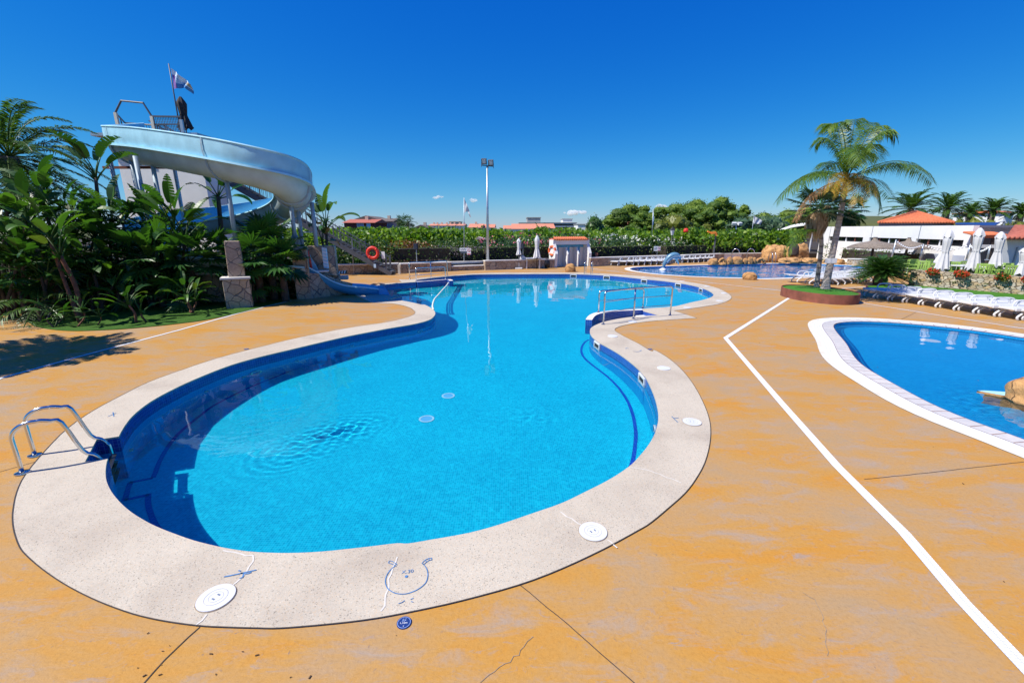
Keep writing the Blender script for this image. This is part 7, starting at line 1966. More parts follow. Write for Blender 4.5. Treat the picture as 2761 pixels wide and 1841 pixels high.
# ---------------------------------------------------------------- long white building with ribbon windows
BA, BB = Vector((30.6, 42.2, 0)), Vector((27.9, 26.2, 0))
BB = at(*K4(1508, 800), 26.2); BB.z = 0; BA = at(*K4(432, 816), 42.0); BA.z = 0
zB = [zfor(BA.x, BA.y, K4(0, 816)[1]), zfor(BB.x, BB.y, K4(0, 801)[1])]; ZB = sum(zB) / 2
t = thing('cafe_building', 'long white single-storey cafe building with a dark ribbon of windows', 'building', (BA + BB) / 2)
bd_ = (BB - BA).normalized(); bn = Vector((-bd_.y, bd_.x, 0)); bn = bn if bn.x > 0 else -bn; bl = (BB - BA).length; rzb = math.atan2(bd_.y, bd_.x)
def uat(px):   # distance along the wall for a photo column
    k = (px - CX) / F
    lo, hi = 0.0, bl
    for _ in range(40):
        m = (lo + hi) / 2; p = BA + bd_ * m; q = (p.x) / (p.y * CT - (2.0 - H) * ST)
        if q < k: lo = m
        else: hi = m
    return lo
W_ = lambda u, o, z: BA + bd_ * u + bn * o + Vector((0, 0, z))
wins = [(482, 724), (768, 1042), (1096, 1432)]; zw0, zw1 = 1.62, 2.10
ws = [(uat(K4(a, 0)[0]), uat(K4(b, 0)[0])) for a, b in wins]
um = (ws[1][0] + ws[1][1]) / 2; pm_ = W_(um, 0, 0); zw1 = zfor(pm_.x, pm_.y, K4(0, 893)[1]); zw0 = zfor(pm_.x, pm_.y, K4(0, 930)[1])
DP = 7.0
# wall built around the window openings
def wbox(u0, u1, o0, o1, z0, z1, nm, m, par=t): 
    return MB().box((W_((u0 + u1) / 2, (o0 + o1) / 2, (z0 + z1) / 2)), (u1 - u0, o1 - o0, z1 - z0), rzb).build(nm, M[m], par)
mb = MB(); ed = [0] + [x for w__ in ws for x in w__] + [bl]
mb.box(W_(bl / 2, .15, zw0 / 2), (bl, .3, zw0), rzb); mb.box(W_(bl / 2, .15, (zw1 + ZB) / 2), (bl, .3, ZB - zw1), rzb)
for a, b in zip(ed[::2], ed[1::2]): mb.box(W_((a + b) / 2, .15, (zw0 + zw1) / 2), (b - a, .3, zw1 - zw0), rzb)
mb.build('front_wall', M['white_wall'], t)
for a, b in ws:
    g = wbox(a, b, .16, .2, zw0, zw1, 'window', 'glass')
    for k in range(1, 4): wbox(a + (b - a) * k / 4 - .03, a + (b - a) * k / 4 + .03, .10, .155, zw0, zw1, 'frame', 'corten' if k % 2 else 'signwhite', g)
for px in (487, 780, 1112):
    u = uat(K4(px, 0)[0]); wbox(u - .025, u + .025, -.012, -.001, .2, ZB, 'expansion_joint', 'galv')
wbox(-.0, bl, .302, DP, ZB - .35, ZB - .12, 'flat_roof', 'concrete')
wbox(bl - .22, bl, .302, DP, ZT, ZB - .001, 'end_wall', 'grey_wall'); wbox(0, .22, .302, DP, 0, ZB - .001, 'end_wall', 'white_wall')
wbox(.22, bl - .22, DP - .3, DP, 0, ZB - .36, 'rear_wall', 'white_wall')
# sloping white buttresses of the porch and low counter
for px0, px1 in ((1150, 1185), (1355, 1385)):
    u = uat(K4(px0 + 20, 0)[0]); p0 = W_(u, 0, 0); zt = zfor(p0.x, p0.y, K4(0, 965)[1])
    mb = MB(); vs = [W_(u - .12, -.005, ZT - .1), W_(u - .12, -1.1, ZT - .1), W_(u - .12, -.45, zt), W_(u - .12, -.005, zt)]; vs += [v + bd_ * .24 for v in vs]
    mb.add(vs, [(0, 1, 2, 3), (7, 6, 5, 4), (0, 4, 5, 1), (1, 5, 6, 2), (2, 6, 7, 3), (3, 7, 4, 0)]); mb.build('buttress', M['white_wall'], t)
u0_, u1_ = uat(K4(1190, 0)[0]), uat(K4(1470, 0)[0]); wbox(u0_, u1_, -.04, -.006, ZT + .35, ZT + .85, 'blue_grey_panel', 'concrete_blue')  # thin blue-grey panel set on the wall between the buttresses
# hip roof house behind
def hip_house(label, eaveL, eaveR, apx, Y, dep, zbase, roofm='roof', wallm='grey_wall', name='tiled_house', wins_=0):
    a, b = at(*eaveL, Y), at(*eaveR, Y); ap = at(*apx, Y + dep * .5); ze = (a.z + b.z) / 2
    t = thing(name, label, 'house', ((a.x + b.x) / 2, Y + dep / 2, zbase))
    kr = (Y + dep) / Y; c = [Vector((a.x, Y, ze)), Vector((b.x, Y, ze)), Vector((b.x * kr, Y + dep, ze)), Vector((a.x * kr + .3, Y + dep, ze))]
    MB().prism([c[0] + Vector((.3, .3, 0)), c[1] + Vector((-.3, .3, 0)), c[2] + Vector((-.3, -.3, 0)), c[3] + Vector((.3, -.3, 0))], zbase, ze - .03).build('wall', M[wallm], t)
    r0 = Vector((ap.x - .25, Y + dep / 2, ap.z)); r1 = Vector((ap.x + .25, Y + dep / 2, ap.z))
    mb = MB(); mb.add([tuple(v) for v in c + [r0, r1]], [(0, 1, 5, 4), (1, 2, 5), (2, 3, 4, 5), (3, 0, 4), (0, 3, 2, 1)])
    ro = mb.build('roof', M[roofm], t)
    tl = MB(); n = 26
    for i in range(n + 1):
        u = i / n; p0 = c[0].lerp(c[1], u); 
        # tile rib up the front slope until it meets the hip
        k = min(1, u * (b.x - a.x) / max(.1, ap.x - a.x)) if p0.x < ap.x else min(1, (b.x - p0.x) / max(.1, b.x - ap.x))
        top = Vector((p0.x, Y + dep / 2 * k, ze + (ap.z - ze) * k)); tl.tube([p0 + Vector((0, -.08, .02)), top + Vector((0, 0, .03))], .075, 6)
    for i in range(1, 16):
        u = i / 16; p0 = c[1].lerp(c[2], u); k = 1 - abs(u - .5) * 2; top = Vector((b.x + (ap.x - b.x) * k, p0.y, ze + (ap.z - ze) * k)); tl.tube([p0 + Vector((.08, 0, .02)), top + Vector((0, 0, .03))], .075, 6)
    for q in (c[0], c[1]): tl.tube([q + Vector((0, 0, .05)), Vector((ap.x, Y + dep / 2, ap.z + .05))], .12, 6)
    tag(tl.build('roof_tiles', M[roofm], ro, True), kind='stuff'); return t
hip_house('tiled hip-roofed house rising behind the white cafe building', K4(832, 788), K4(1362, 786), K4(1096, 712), 37.5, 7, 0, name='tiled_house')
# solar panel / dark awning and porch roof
a, b = at(*K4(1375, 786), 33), at(*K4(1690, 782), 33); mb = MB(); c, d = at(*K4(1650, 806), 30), at(*K4(1376, 796), 30)
mb.add([tuple(v) for v in (a, b, c, d)] + [tuple(v - Vector((0, 0, .06))) for v in (a, b, c, d)], [(0, 1, 2, 3), (7, 6, 5, 4), (0, 4, 5, 1), (1, 5, 6, 2), (2, 6, 7, 3), (3, 7, 4, 0)])
t = thing('solar_awning', 'dark blue slanted awning panel on the roof of the cafe', 'awning', (a + c) / 2); mb.build('panel', M['navy'], t)
MB().tube([b + Vector((-.3, 0, .0)), b + Vector((.3, 0, .1)), b + Vector((.35, 0, -.6))], .07, 8).build('pipe_end', M['white'], t, True)
for q in (a, b): MB().bar((q.x, q.y - .3, ZB - .12), (q.x, q.y - .3, q.z - .08), .08).build('prop', M['galv'], t)
# dark porch wing between the buildings
PW0 = at(*K4(1512, 806), 26.0); PW1 = at(*K4(1775, 842), 25.0)
t = thing('porch_wing', 'dark blue-grey porch wing with a strip of roof tiles beside the cafe', 'building', ((PW0.x + PW1.x) / 2, 26, ZT))
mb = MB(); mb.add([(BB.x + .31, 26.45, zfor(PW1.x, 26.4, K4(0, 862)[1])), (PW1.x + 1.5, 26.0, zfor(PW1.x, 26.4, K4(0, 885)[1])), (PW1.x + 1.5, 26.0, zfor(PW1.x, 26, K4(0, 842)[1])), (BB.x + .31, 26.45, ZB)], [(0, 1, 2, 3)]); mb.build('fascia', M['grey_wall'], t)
zs = zfor(PW0.x, 25.8, K4(0, 862)[1]); ze_ = zfor(PW0.x, 25.2, K4(0, 880)[1])
mb = MB(); x0_, x1_ = at(*K4(1500, 870), 25.4).x + .2, at(*K4(1725, 870), 25.4).x
mb.add([(x0_, 25.2, ze_), (x1_, 25.2, ze_), (x1_, 26.2, zs + .05), (x0_, 26.2, zs + .05), (x0_, 25.2, ze_ - .1), (x1_, 25.2, ze_ - .1)], [(0, 1, 2, 3), (4, 5, 1, 0), (4, 0, 3)])
for i in range(24):
    x = x0_ + (x1_ - x0_) * (i + .5) / 24; mb.tube([(x, 25.15, ze_ + .02), (x, 26.2, zs + .07)], .06, 6)
mb.build('porch_roof', M['roof'], t)
MB().box(((x0_ + x1_) / 2 + .3, 27.6, (ZT + ze_) / 2), (x1_ - x0_ - .3, .2, ze_ - ZT), 0).build('porch_back', M['timber'], t)
MB().box(((x0_ + x1_) / 2 + .4, 27.45, ze_ - .55), (x1_ - x0_ - 1.6, .06, .5), 0).build('window', M['glass'], t)
bm_ = at(*K4(1600, 955), 24.6); MB().box(((x0_ + x1_) / 2, 25.25, bm_.z), (x1_ - x0_, .12, .18)).build('white_beam', M['white'], t)
for u in (.02, .55, .98): MB().box((x0_ + (x1_ - x0_) * u, 25.3, (ZT + ze_) / 2), (.12, .12, ze_ - ZT - .1)).build('post', M['timber'] if u == .55 else M['white'], t)
# white house with tiled roof on the right edge
a = at(*K4(1718, 898), 21.5); zE = a.z; ap = at(*K4(1790, 815), 24.0)
t = thing('white_bungalow', 'small white house with a ribbed terracotta roof at the terrace edge', 'house', (a.x + 3, 24, ZT))
kx = a.x / 21.5
MB().prism([(a.x + .3, 21.75), (a.x + 9, 21.75), (a.x + 11, 27), (kx * 27 + .5, 27)], ZT - .1, zE - .06).build('wall', M['white_wall'], t)
mb = MB(); c = [Vector((a.x, 21.4, zE)), Vector((a.x + 9.3, 21.4, zE)), Vector((a.x + 11.3, 27.3, zE)), Vector((kx * 27.3 + .25, 27.3, zE))]; ap = at(*K4(1795, 815), 24.3); r0, r1 = Vector((ap.x, 24.3, ap.z)), Vector((a.x + 7, 24.3, ap.z))
mb.add(c + [r0, r1], [(0, 1, 5, 4), (1, 2, 5), (2, 3, 4, 5), (3, 0, 4), (0, 3, 2, 1)]); ro = mb.build('roof', M['roof_dark'], t)
tl = MB()
for i in range(40):
    x = c[0].x + 9.3 * i / 40; k = min(1, (x - c[0].x) / max(.1, r0.x - c[0].x)); tl.tube([(x, 21.3, zE + .03), (x, 21.4 + (24.3 - 21.4) * k, zE + (r0.z - zE) * k + .04)], .09, 6)
tag(tl.build('roof_tiles', M['roof_dark'], ro, True), kind='stuff')
d0, d1 = at(*K4(1818, 958), 21.7), at(*K4(1858, 1060), 21.7)
MB().box((d0.x + .45, 21.73, (ZT + d0.z) / 2), (.9, .06, d0.z - ZT)).build('door', M['signwhite'], t)
MB().box((d0.x - .0, 21.72, (ZT + d0.z) / 2), (.07, .1, d0.z - ZT)).build('door_frame', M['galv'], t)
# hedge in front of the building, low stone wall
h0, h1 = at(*K4(645, 1000), 36.5), at(*K4(1150, 1000), 28.6); h0.z = h1.z = 0
hedge_box('leafy trimmed hedge in front of the white cafe wall', h1, h0, .9, .35, zfor(h0.x, h0.y, K4(0, 968)[1]), .15, .6)
a, b = at(*K4(608, 1080), 34.5), at(*K4(1000, 1080), 29.5); a.z = b.z = 0
wall3('low pale stone wall with white top before the cafe hedge', a, b, zfor(a.x, a.y, K4(0, 1036)[1]), zfor(b.x, b.y, K4(0, 1045)[1]), .35, 'drystone')
rock_px('pointed ochre rock behind the cycad', 1000, 1115, 1082, 1030, 51, conv=K4)
sign_board('red ring prohibition sign on the white cafe wall', *K4(572, 964), *K4(598, 995), 39.0, 'ban')
sign_board('faded text board beside the prohibition sign on the cafe wall', *K4(535, 972), *K4(570, 990), 39.2, 'text')
shr = at(*K4(470, 980), 37); crown_tree('green shrub peeking out behind the palm trunk', (shr.x, 37, 0), [((shr.x, 37, .8), (.7, .6, .8))], .16, .8, 'l_hedge', (.3, .05), name='shrub', cat='shrub', limbs=False)
# white tensile canopy
a, b = at(*K4(130, 840), 50), at(*K4(440, 800), 44)
t = thing('white_canopy', 'white curved canopy roof beyond the rock cave', 'canopy', (a + b) / 2 - Vector((0, 0, (a + b).z / 2)))
P = [at(*K4(132, 842), 50), at(*K4(200, 818), 49), at(*K4(270, 803), 47.5), at(*K4(350, 796), 46), at(*K4(450, 800), 44)]; P = catmull(P, 4); mb = MB()
mb.band(P, [p + Vector((2.0, 3.0, .2)) for p in P]); mb.band([p - Vector((0, 0, .12)) for p in P], [p + Vector((0, 0, 0)) for p in P]); base_ = [Vector((p.x, p.y, 2.35 if i < 99 else 0)) for i, p in enumerate(P)]
mb.build('membrane', M['white_wall'], t, True, auto=30)
for k in (2, -2): MB().tube([(P[k].x, P[k].y + 1, 0), (P[k].x, P[k].y + 1, P[k].z)], .08, 8).build('post', M['white'], t)

# ---------------------------------------------------------------- thatched parasols
def thatch(label, apex, rim_l, rim_r, rim_y, foot, Y, zf):
    a = at(*K4(*apex), Y); l, r_ = at(*K4(rim_l, rim_y), Y), at(*K4(rim_r, rim_y), Y); c = Vector((a.x, Y, 0)); R_ = (r_.x - l.x) / 2; zr = l.z; cx_ = (l.x + r_.x) / 2
    f = at(*K4(*foot), Y)
    t = thing('thatched_parasol', label, 'parasol', (cx_, Y, zf), group='thatched parasols on the terrace')
    MB().tube([(f.x, Y, zf), (cx_, Y, zr + .25)], .07, 10).build('post', M['timber'], t, True)
    h = a.z - zr; mb = MB()
    prof = [(R_ * 1.0, zr - .02), (R_ * 1.02, zr + .03), (R_ * .80, zr + h * .26), (R_ * .78, zr + h * .30), (R_ * .60, zr + h * .42), (R_ * .57, zr + h * .45), (R_ * .32, zr + h * .56), (R_ * .14, zr + h * .66), (R_ * .10, zr + h * .80), (R_ * .07, zr + h * .97), (R_ * .10, zr + h)]
    mb.lathe(prof, (cx_, Y, 0), 40, wob=.012); mb.build('thatch_roof', M['thatch'], t, True, auto=50)
    L = Leaves(); n = 520; an = rng.uniform(0, 6.283, n); rr3 = rng.uniform(.82, 1.03, n) * R_; zz_ = zr + .05 + (1 - rr3 / R_) * h * 1.2
    p = np.stack([cx_ + rr3 * np.cos(an), Y + rr3 * np.sin(an), zz_], 1); q = p + np.stack([np.cos(an) * .10, np.sin(an) * .10, -rng.uniform(.08, .2, n)], 1); w_ = np.stack([-np.sin(an), np.cos(an), 0 * an], 1) * .02
    L.quads(p, p + w_, q, q - w_); L.build('straw_fringe', M['thatch'], t)
    MB().lathe([(.35, 0), (.32, .10), (.1, .12)], (f.x, Y, zf), 16).build('foot', M['concrete'], t)
thatch('largest thatched parasol, nearest the queen palm', (803, 887), 650, 945, 962, (770, 1082), 28.0, .0)
thatch('second thatched parasol counting from the queen palm', (1046, 890), 905, 1165, 962, (1010, 1078), 29.0, .05)
thatch('third thatched parasol, half behind the first folded parasol', (1258, 893), 1140, 1330, 962, (1218, 1070), 30.5, ZT - .1)
thatch('fourth thatched parasol, furthest from the queen palm', (1437, 902), 1340, 1495, 962, (1385, 1060), 27.0 + 1, ZT)
# string-light poles
for i, (a_, b_, Y_) in enumerate((((958, 905), (915, 1072), 26.0), ((1150, 935), (1118, 1075), 27.0), ((1482, 935), (1448, 1055), 24.0), ((1622, 945), (1595, 1050), 23.0))):
    tpn = at(*K4(*a_), Y_); ft_ = at(*K4(*b_), Y_); t = thing('light_pole', ['grey string-light pole between the two nearest thatched parasols', 'grey string-light pole at the end of the cafe hedge', 'grey string-light pole beside the fourth thatched parasol', 'grey string-light pole in front of the dark porch'][i], 'pole', (ft_.x, Y_, ft_.z)); MB().tube([ft_, tpn], .04, 8).build('pole', M['galv'], t, True); MB().lathe([(.1, 0), (.1, .03), (.05, .05)], ft_, 12).build('base_plate', M['galv'], t)
    if i < 2: nx_ = at(*K4(*((1150, 935), (1482, 935))[i]), (27.0, 24.0)[i]); 
    if i < 3:
        nx_ = at(*K4(*((1150, 935), (1482, 935), (1622, 945))[i]), (27.0, 24.0, 23.0)[i]); pts_ = [tpn.lerp(nx_, k / 14) - Vector((0, 0, .3 * math.sin(math.pi * k / 14))) for k in range(15)]
        g = thing('string_lights', ['string of white bulbs between the first two grey poles', 'long string of white bulbs before the cafe windows', 'short string of white bulbs before the dark porch'][i], 'string lights', pts_[0]); MB().tube(pts_, .008, 5).build('cable', M['black'], g)
        mb = MB()
        for p_ in pts_[1:-1]: mb.lathe([(.01, .0), (.04, -.04), (.045, -.08), (.01, -.12)], p_, 8)
        tag(mb.build('bulbs', M['signwhite'], g, True), kind='stuff')
# folded cafe parasols
def cafe(label, top, bot, foot_y, Y, R1, R2):
    Y0 = Y; Y = WA.y + (WB.y - WA.y) * (bot[0] - 1040) / 818 + .9; R1 *= Y / Y0; R2 *= Y / Y0
    a = at(*K4(*top), Y); b = at(*K4(*bot), Y); base = Vector((b.x, Y, ZT)); lean = ((a.x - b.x) / max(.5, a.z - b.z), 0)
    base.x = b.x - lean[0] * (b.z - ZT)
    closed_parasol('folded_parasol', label, base, a.z - ZT, max(.15, b.z - ZT), R1, R2, 'cloth', 'galv', 'folded parasols on the cafe terrace', None, (lean[0] * 1.0, 0), .45, 1)
cafe('folded white parasol on the terrace in front of the third thatched parasol', (1337, 838), (1278, 1112), 0, 19.2, .16, .22)
cafe('tallest folded white parasol on the terrace, before the porch corner', (1552, 826), (1495, 1110), 0, 18.2, .155, .20)
cafe('folded white parasol on the terrace before the small white house', (1700, 852), (1655, 1090), 0, 18.6, .15, .19)
cafe('folded white parasol cut by the picture edge on the terrace', (1880, 960), (1838, 1145), 0, 15.8, .155, .21)
# green chairs and white tables
def gchair():
    t = thing('green_chair', '', 'chair', (0, 0, 0)); MB().box((0, 0, .45), (.46, .44, .03)).build('seat', M['green_plastic'], t, bevel=.01)
    mb = MB(); mb.box((0, .22, .86), (.46, .03, .07))
    for k in range(5): mb.box((-.17 + .085 * k, .22, .65), (.05, .02, .36))
    mb.build('backrest', M['green_plastic'], t)
    for sx in (-1, 1):
        MB().box((sx * .215, .22, .45), (.035, .035, .88)).build('leg', M['green_plastic'], t); MB().box((sx * .215, -.2, .32), (.035, .035, .64)).build('leg', M['green_plastic'], t)
        MB().box((sx * .235, 0, .65), (.05, .46, .025)).build('armrest', M['green_plastic'], t)
    return t
def wtable():
    t = thing('cafe_table', '', 'table', (0, 0, 0)); MB().box((0, 0, .72), (.85, .85, .05)).build('table_top', M['white'], t, bevel=.01)
    for sx in (-1, 1):
        for sy in (-1, 1): MB().box((sx * .36, sy * .36, .35), (.07, .07, .69)).build('leg', M['white'], t)
    return t
gp, wp_ = gchair(), wtable(); gi = [0, 0]
def wallY(px): return WA.y + (WB.y - WA.y) * (px - 1040) / 818
def gput(px, py, Y, rz, lab):
    Y = max(Y, wallY(px) + .95)
    p = at(*K4(px, py), Y); p.z = ZT - .03
    if gi[0] == 0: gp.location = p; gp.rotation_euler = (0, 0, rz); tag(gp, lab, group='green terrace chairs'); gi[0] = 1
    else: dup(gp, None, p, rz, lab, 'green terrace chairs')
def tput(px, py, Y, rz, lab):
    Y = max(Y + 1.0, wallY(px) + 1.3)
    p = at(*K4(px, py), Y); p.z = ZT - .03
    if gi[1] == 0: wp_.location = p; wp_.rotation_euler = (0, 0, rz); tag(wp_, lab, group='white terrace tables'); gi[1] = 1
    else: dup(wp_, None, p, rz, lab, 'white terrace tables')
for i, (px, Y_, rz, lab) in enumerate(((1060, 23.2, 2.8, 'green chair nearest the pointed ochre rock'), (1110, 22.6, .3, 'green chair at the first table behind the rubble wall'), (1165, 22.0, 2.2, 'green chair just before the first folded terrace parasol'), (1225, 22.8, .2, 'green chair behind the first folded terrace parasol'), (1340, 21.6, 1.8, 'green chair right after the first folded terrace parasol'), (1385, 21.0, -.4, 'green chair facing the table between the two big parasols'), (1430, 21.8, 2.9, 'green chair close to the tallest folded parasol'), (1540, 20.6, .5, 'green chair turned away beside the tallest folded parasol'), (1580, 20.0, 2.4, 'green chair in front of the white porch beam'), (1600, 18.0, -.3, 'green chair directly above the fullest geranium'), (1640, 18.3, 2.9, 'green chair next to the parasol before the small house'), (1690, 17.5, .2, 'green chair at the wall edge before the small white house'), (1745, 20.5, 2.2, 'green chair near the door of the small white house'), (1800, 20.0, .3, 'green chair in the last table group by the house wall'), (1770, 17.2, 2.7, 'green chair above the sparse geranium'))):
    gput(px, 1060, Y_, rz, lab)
for px, Y_, lab in ((1140, 22.9, 'white table of the first green-chair group'), (1290, 22.0, 'white table behind the first folded terrace parasol'), (1400, 20.2, 'white table between the two biggest folded parasols'), (1560, 19.0, 'white table in front of the dark porch'), (1670, 19.4, 'white table before the small white house'), (1775, 18.6, 'white table nearest the house door'), (1810, 16.2, 'white table at the wall edge by the last parasol')): tput(px, 1060, Y_, .3, lab)

# ochre rock with a stone water ledge in the side pool
rk = G(2850, 1095, -.03)
o = rock('boulder', 'ochre rock rising from the side pool at the picture edge', (rk.x + .34, rk.y, .10), (.86, .62, .34), 61, amp=.13); recv(o)
a, b, c, d = G(*Z4(1725, 906), -.02), G(*Z4(1790, 904), -.02), G(*Z4(2120, 940), -.02), G(*Z4(2000, 978), -.02)
t = thing('water_ledge', 'thin pointed pale ledge jutting from the rock over the side pool', 'ledge', c); mb = MB()
mb.prism([a, b, c + Vector((.4, 0, 0)), d + Vector((.4, -.2, 0))], -.05, -.01, 1, 0, True); recv(mb.build('slab', [M['flume_lip'], M['rock']], t))
recv(MB().prism([a + Vector((.12, -.02, 0)), c, c + Vector((.6, .2, 0)), d + Vector((.4, 0, 0))], -.72, -.052, 0).build('support', M['rock'], t))
# ---------------------------------------------------------------- far houses
def house(label, x0, x1, yeave, yridge, Y, dep, wall, roofm, name='house', chim=0, wins_=(), gable=False, cat='house', zb=0, over=.4, flat=False):
    a, b = at(x0, yeave, Y), at(x1, yeave, Y); ze = (a.z + b.z) / 2; zr = at(x0, yridge, Y + dep / 2).z
    t = thing(name, label, cat, ((a.x + b.x) / 2, Y + dep / 2, zb))
    MB().box(((a.x + b.x) / 2, Y + dep / 2, (zb + ze) / 2), (b.x - a.x, dep, ze - zb)).build('wall', M[wall], t)
    ro = None
    if not flat:
        o_ = over; mb = MB(); P = [(a.x - o_, Y - o_, ze), (b.x + o_, Y - o_, ze), (b.x + o_, Y + dep + o_, ze), (a.x - o_, Y + dep + o_, ze)]
        if gable:   # ridge runs away from the viewer
            mx = (a.x + b.x) / 2; Rg = [(mx, Y - o_, zr), (mx, Y + dep + o_, zr)]; mb.add(P + Rg, [(0, 4, 5, 3), (1, 2, 5, 4), (0, 1, 4), (2, 3, 5), (0, 3, 2, 1)])
        else:
            Rg = [(a.x - o_, Y + dep / 2, zr), (b.x + o_, Y + dep / 2, zr)]; mb.add(P + Rg, [(0, 1, 5, 4), (2, 3, 4, 5), (1, 2, 5), (3, 0, 4), (0, 3, 2, 1)])
        ro = mb.build('roof', M[roofm], t)
    else:
        ro = MB().box(((a.x + b.x) / 2, Y + dep / 2, ze + .15), (b.x - a.x + .6, dep + .6, .3)).build('roof', M[roofm], t)
    for k in range(chim):
        x = a.x + (b.x - a.x) * (k + .5) / chim + rr_.uniform(-.5, .5); MB().box((x, Y + dep * .45, zr + .1), (.7, .7, 1.1)).build('chimney', M['cream'], ro)
    for (u0, u1, y0, y1, mt) in wins_:
        p, q = at(x0 + (x1 - x0) * u0, y0, Y), at(x0 + (x1 - x0) * u1, y1, Y); fr = MB().box(((p.x + q.x) / 2, Y - .03, (p.z + q.z) / 2), (q.x - p.x + .2, .06, p.z - q.z + .2)).build('window', M['signwhite'], t)
        MB().box(((p.x + q.x) / 2, Y - .08, (p.z + q.z) / 2), (q.x - p.x, .05, p.z - q.z)).build('pane', M[mt], fr)
    return t
def E5(x, y): return (900 + x / 5.88, 540 + y / 5.88)
X5 = lambda x: E5(x, 0)[0]
Y5 = lambda y: E5(0, y)[1]
house('dark red brick house with terracotta roof nearest the slide', X5(160), X5(630), Y5(358), Y5(302), 95, 10, 'brick', 'roof_dark', chim=1, wins_=((.45, .66, Y5(362), Y5(415), 'concrete_blue'), (.78, .90, Y5(375), Y5(470), 'flag_pale')))
house('pale pinkish gabled house just behind the red brick house', X5(345), X5(690), Y5(305), Y5(255), 112, 12, 'pinkish', 'brownroof', gable=True, wins_=((.75, .80, Y5(320), Y5(350), 'glass'),))
house('pinkish house with brown tiled roof beside the twin palms', X5(690), X5(930), Y5(335), Y5(288), 108, 10, 'pinkish', 'brownroof', chim=1, wins_=((.58, .66, Y5(350), Y5(400), 'glass'), (.08, .18, Y5(340), Y5(400), 'concrete_blue')))
house('brown-roofed low house just past the twin palms', X5(1280), X5(1480), Y5(440), Y5(392), 110, 10, 'cream', 'brownroof', chim=1, gable=True)
for i, (x0, x1) in enumerate(((1510, 1640), (1645, 1790), (1795, 1930), (1935, 2060))):
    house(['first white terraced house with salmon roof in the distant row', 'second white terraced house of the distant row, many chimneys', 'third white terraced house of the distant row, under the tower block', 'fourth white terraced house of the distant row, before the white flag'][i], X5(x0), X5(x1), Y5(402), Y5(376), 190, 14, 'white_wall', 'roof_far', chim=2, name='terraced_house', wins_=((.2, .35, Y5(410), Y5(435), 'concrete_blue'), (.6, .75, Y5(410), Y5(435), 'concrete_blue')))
house('tan flat-roofed block standing over the distant terraced row', X5(1830), X5(1985), Y5(345), Y5(345), 230, 14, 'cream', 'cream', flat=True, name='apartment_block', cat='building', wins_=((.5, .9, Y5(352), Y5(362), 'concrete'),))
X2 = lambda x: K2(x, 0)[0]
Y2 = lambda y: K2(0, y)[1]
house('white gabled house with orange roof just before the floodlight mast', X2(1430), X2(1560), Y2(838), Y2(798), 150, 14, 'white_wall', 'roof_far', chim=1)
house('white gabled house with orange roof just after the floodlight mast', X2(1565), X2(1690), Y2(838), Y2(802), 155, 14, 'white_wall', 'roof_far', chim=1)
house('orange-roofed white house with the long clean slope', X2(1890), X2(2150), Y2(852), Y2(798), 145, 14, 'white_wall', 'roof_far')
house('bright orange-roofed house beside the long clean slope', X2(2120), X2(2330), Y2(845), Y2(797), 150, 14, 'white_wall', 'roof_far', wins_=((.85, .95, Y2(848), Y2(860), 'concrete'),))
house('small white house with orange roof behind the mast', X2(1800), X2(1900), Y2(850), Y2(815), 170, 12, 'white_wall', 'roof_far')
X3 = lambda x: K3(x, 0)[0]
Y3 = lambda y: K3(0, y)[1]
t = house('long bluish concrete block with stacked roof boxes behind the orange roofs', X3(205), X3(485), Y3(632), Y3(632), 240, 26, 'concrete_blue', 'concrete', flat=True, name='concrete_block', cat='building', wins_=((.02, .98, Y3(640), Y3(652), 'glass'), (.02, .98, Y3(664), Y3(674), 'glass')))
house('grey concrete tower box at the end of the concrete block', X3(68), X3(180), Y3(588), Y3(588), 238, 16, 'concrete', 'concrete', flat=True, name='concrete_tower', cat='building')
house('white stair box on the roof of the concrete block', X3(368), X3(448), Y3(600), Y3(600), 250, 10, 'white_wall', 'concrete', flat=True, name='stair_box', cat='building')
house('low white block between the concrete tower and the orange roofs', X3(0), X3(205), Y3(632), Y3(630), 236, 16, 'white_wall', 'concrete', flat=True, name='white_block', cat='building')
house('small white house half hidden by the young tree', X3(495), X3(560), Y3(645), Y3(640), 200, 12, 'white_wall', 'concrete', flat=True)
house('white house with a dark window strip at the edge of the pines', X3(720), X3(795), Y3(624), Y3(616), 170, 12, 'white_wall', 'concrete', flat=True, wins_=((.35, .9, Y3(630), Y3(645), 'concrete_blue'), (.55, .75, Y3(652), Y3(675), 'concrete_blue')))
house('cream house glimpsed under the first pine', X3(965), X3(1020), Y3(640), Y3(605), 120, 10, 'white_wall', 'roof_far', gable=True)
house('cream hillside house just right of the palm trunk', K4(690, 0)[0], K4(760, 0)[0], K4(0, 772)[1], K4(0, 764)[1], 420, 20, 'cream', 'cream', flat=True, wins_=((.1, .4, K4(0, 778)[1], K4(0, 784)[1], 'brownroof'),))
house('stepped cream hillside house above its neighbour', K4(735, 0)[0], K4(805, 0)[0], K4(0, 760)[1], K4(0, 752)[1], 440, 20, 'cream', 'cream', flat=True)
house('pale hillside house touching the tiled roof', K4(800, 0)[0], K4(862, 0)[0], K4(0, 766)[1], K4(0, 756)[1], 430, 20, 'cream', 'roof_far', gable=True)
house('low hillside house with red roof next to the palm trunk', K4(615, 0)[0], K4(690, 0)[0], K4(0, 785)[1], K4(0, 776)[1], 400, 20, 'white_wall', 'roof_far')
house('red-roofed villa glimpsed between the last two date palms', K4(1725, 0)[0], K4(1790, 0)[0], K4(0, 712)[1], K4(0, 698)[1], 70, 8, 'white_wall', 'roof')
hill = MB().lathe([(260, -1), (200, 8), (120, 14), (10, 17)], (300, 520, 0), 40); tag(hill.build('hill', M['field'], None, True), kind='structure')

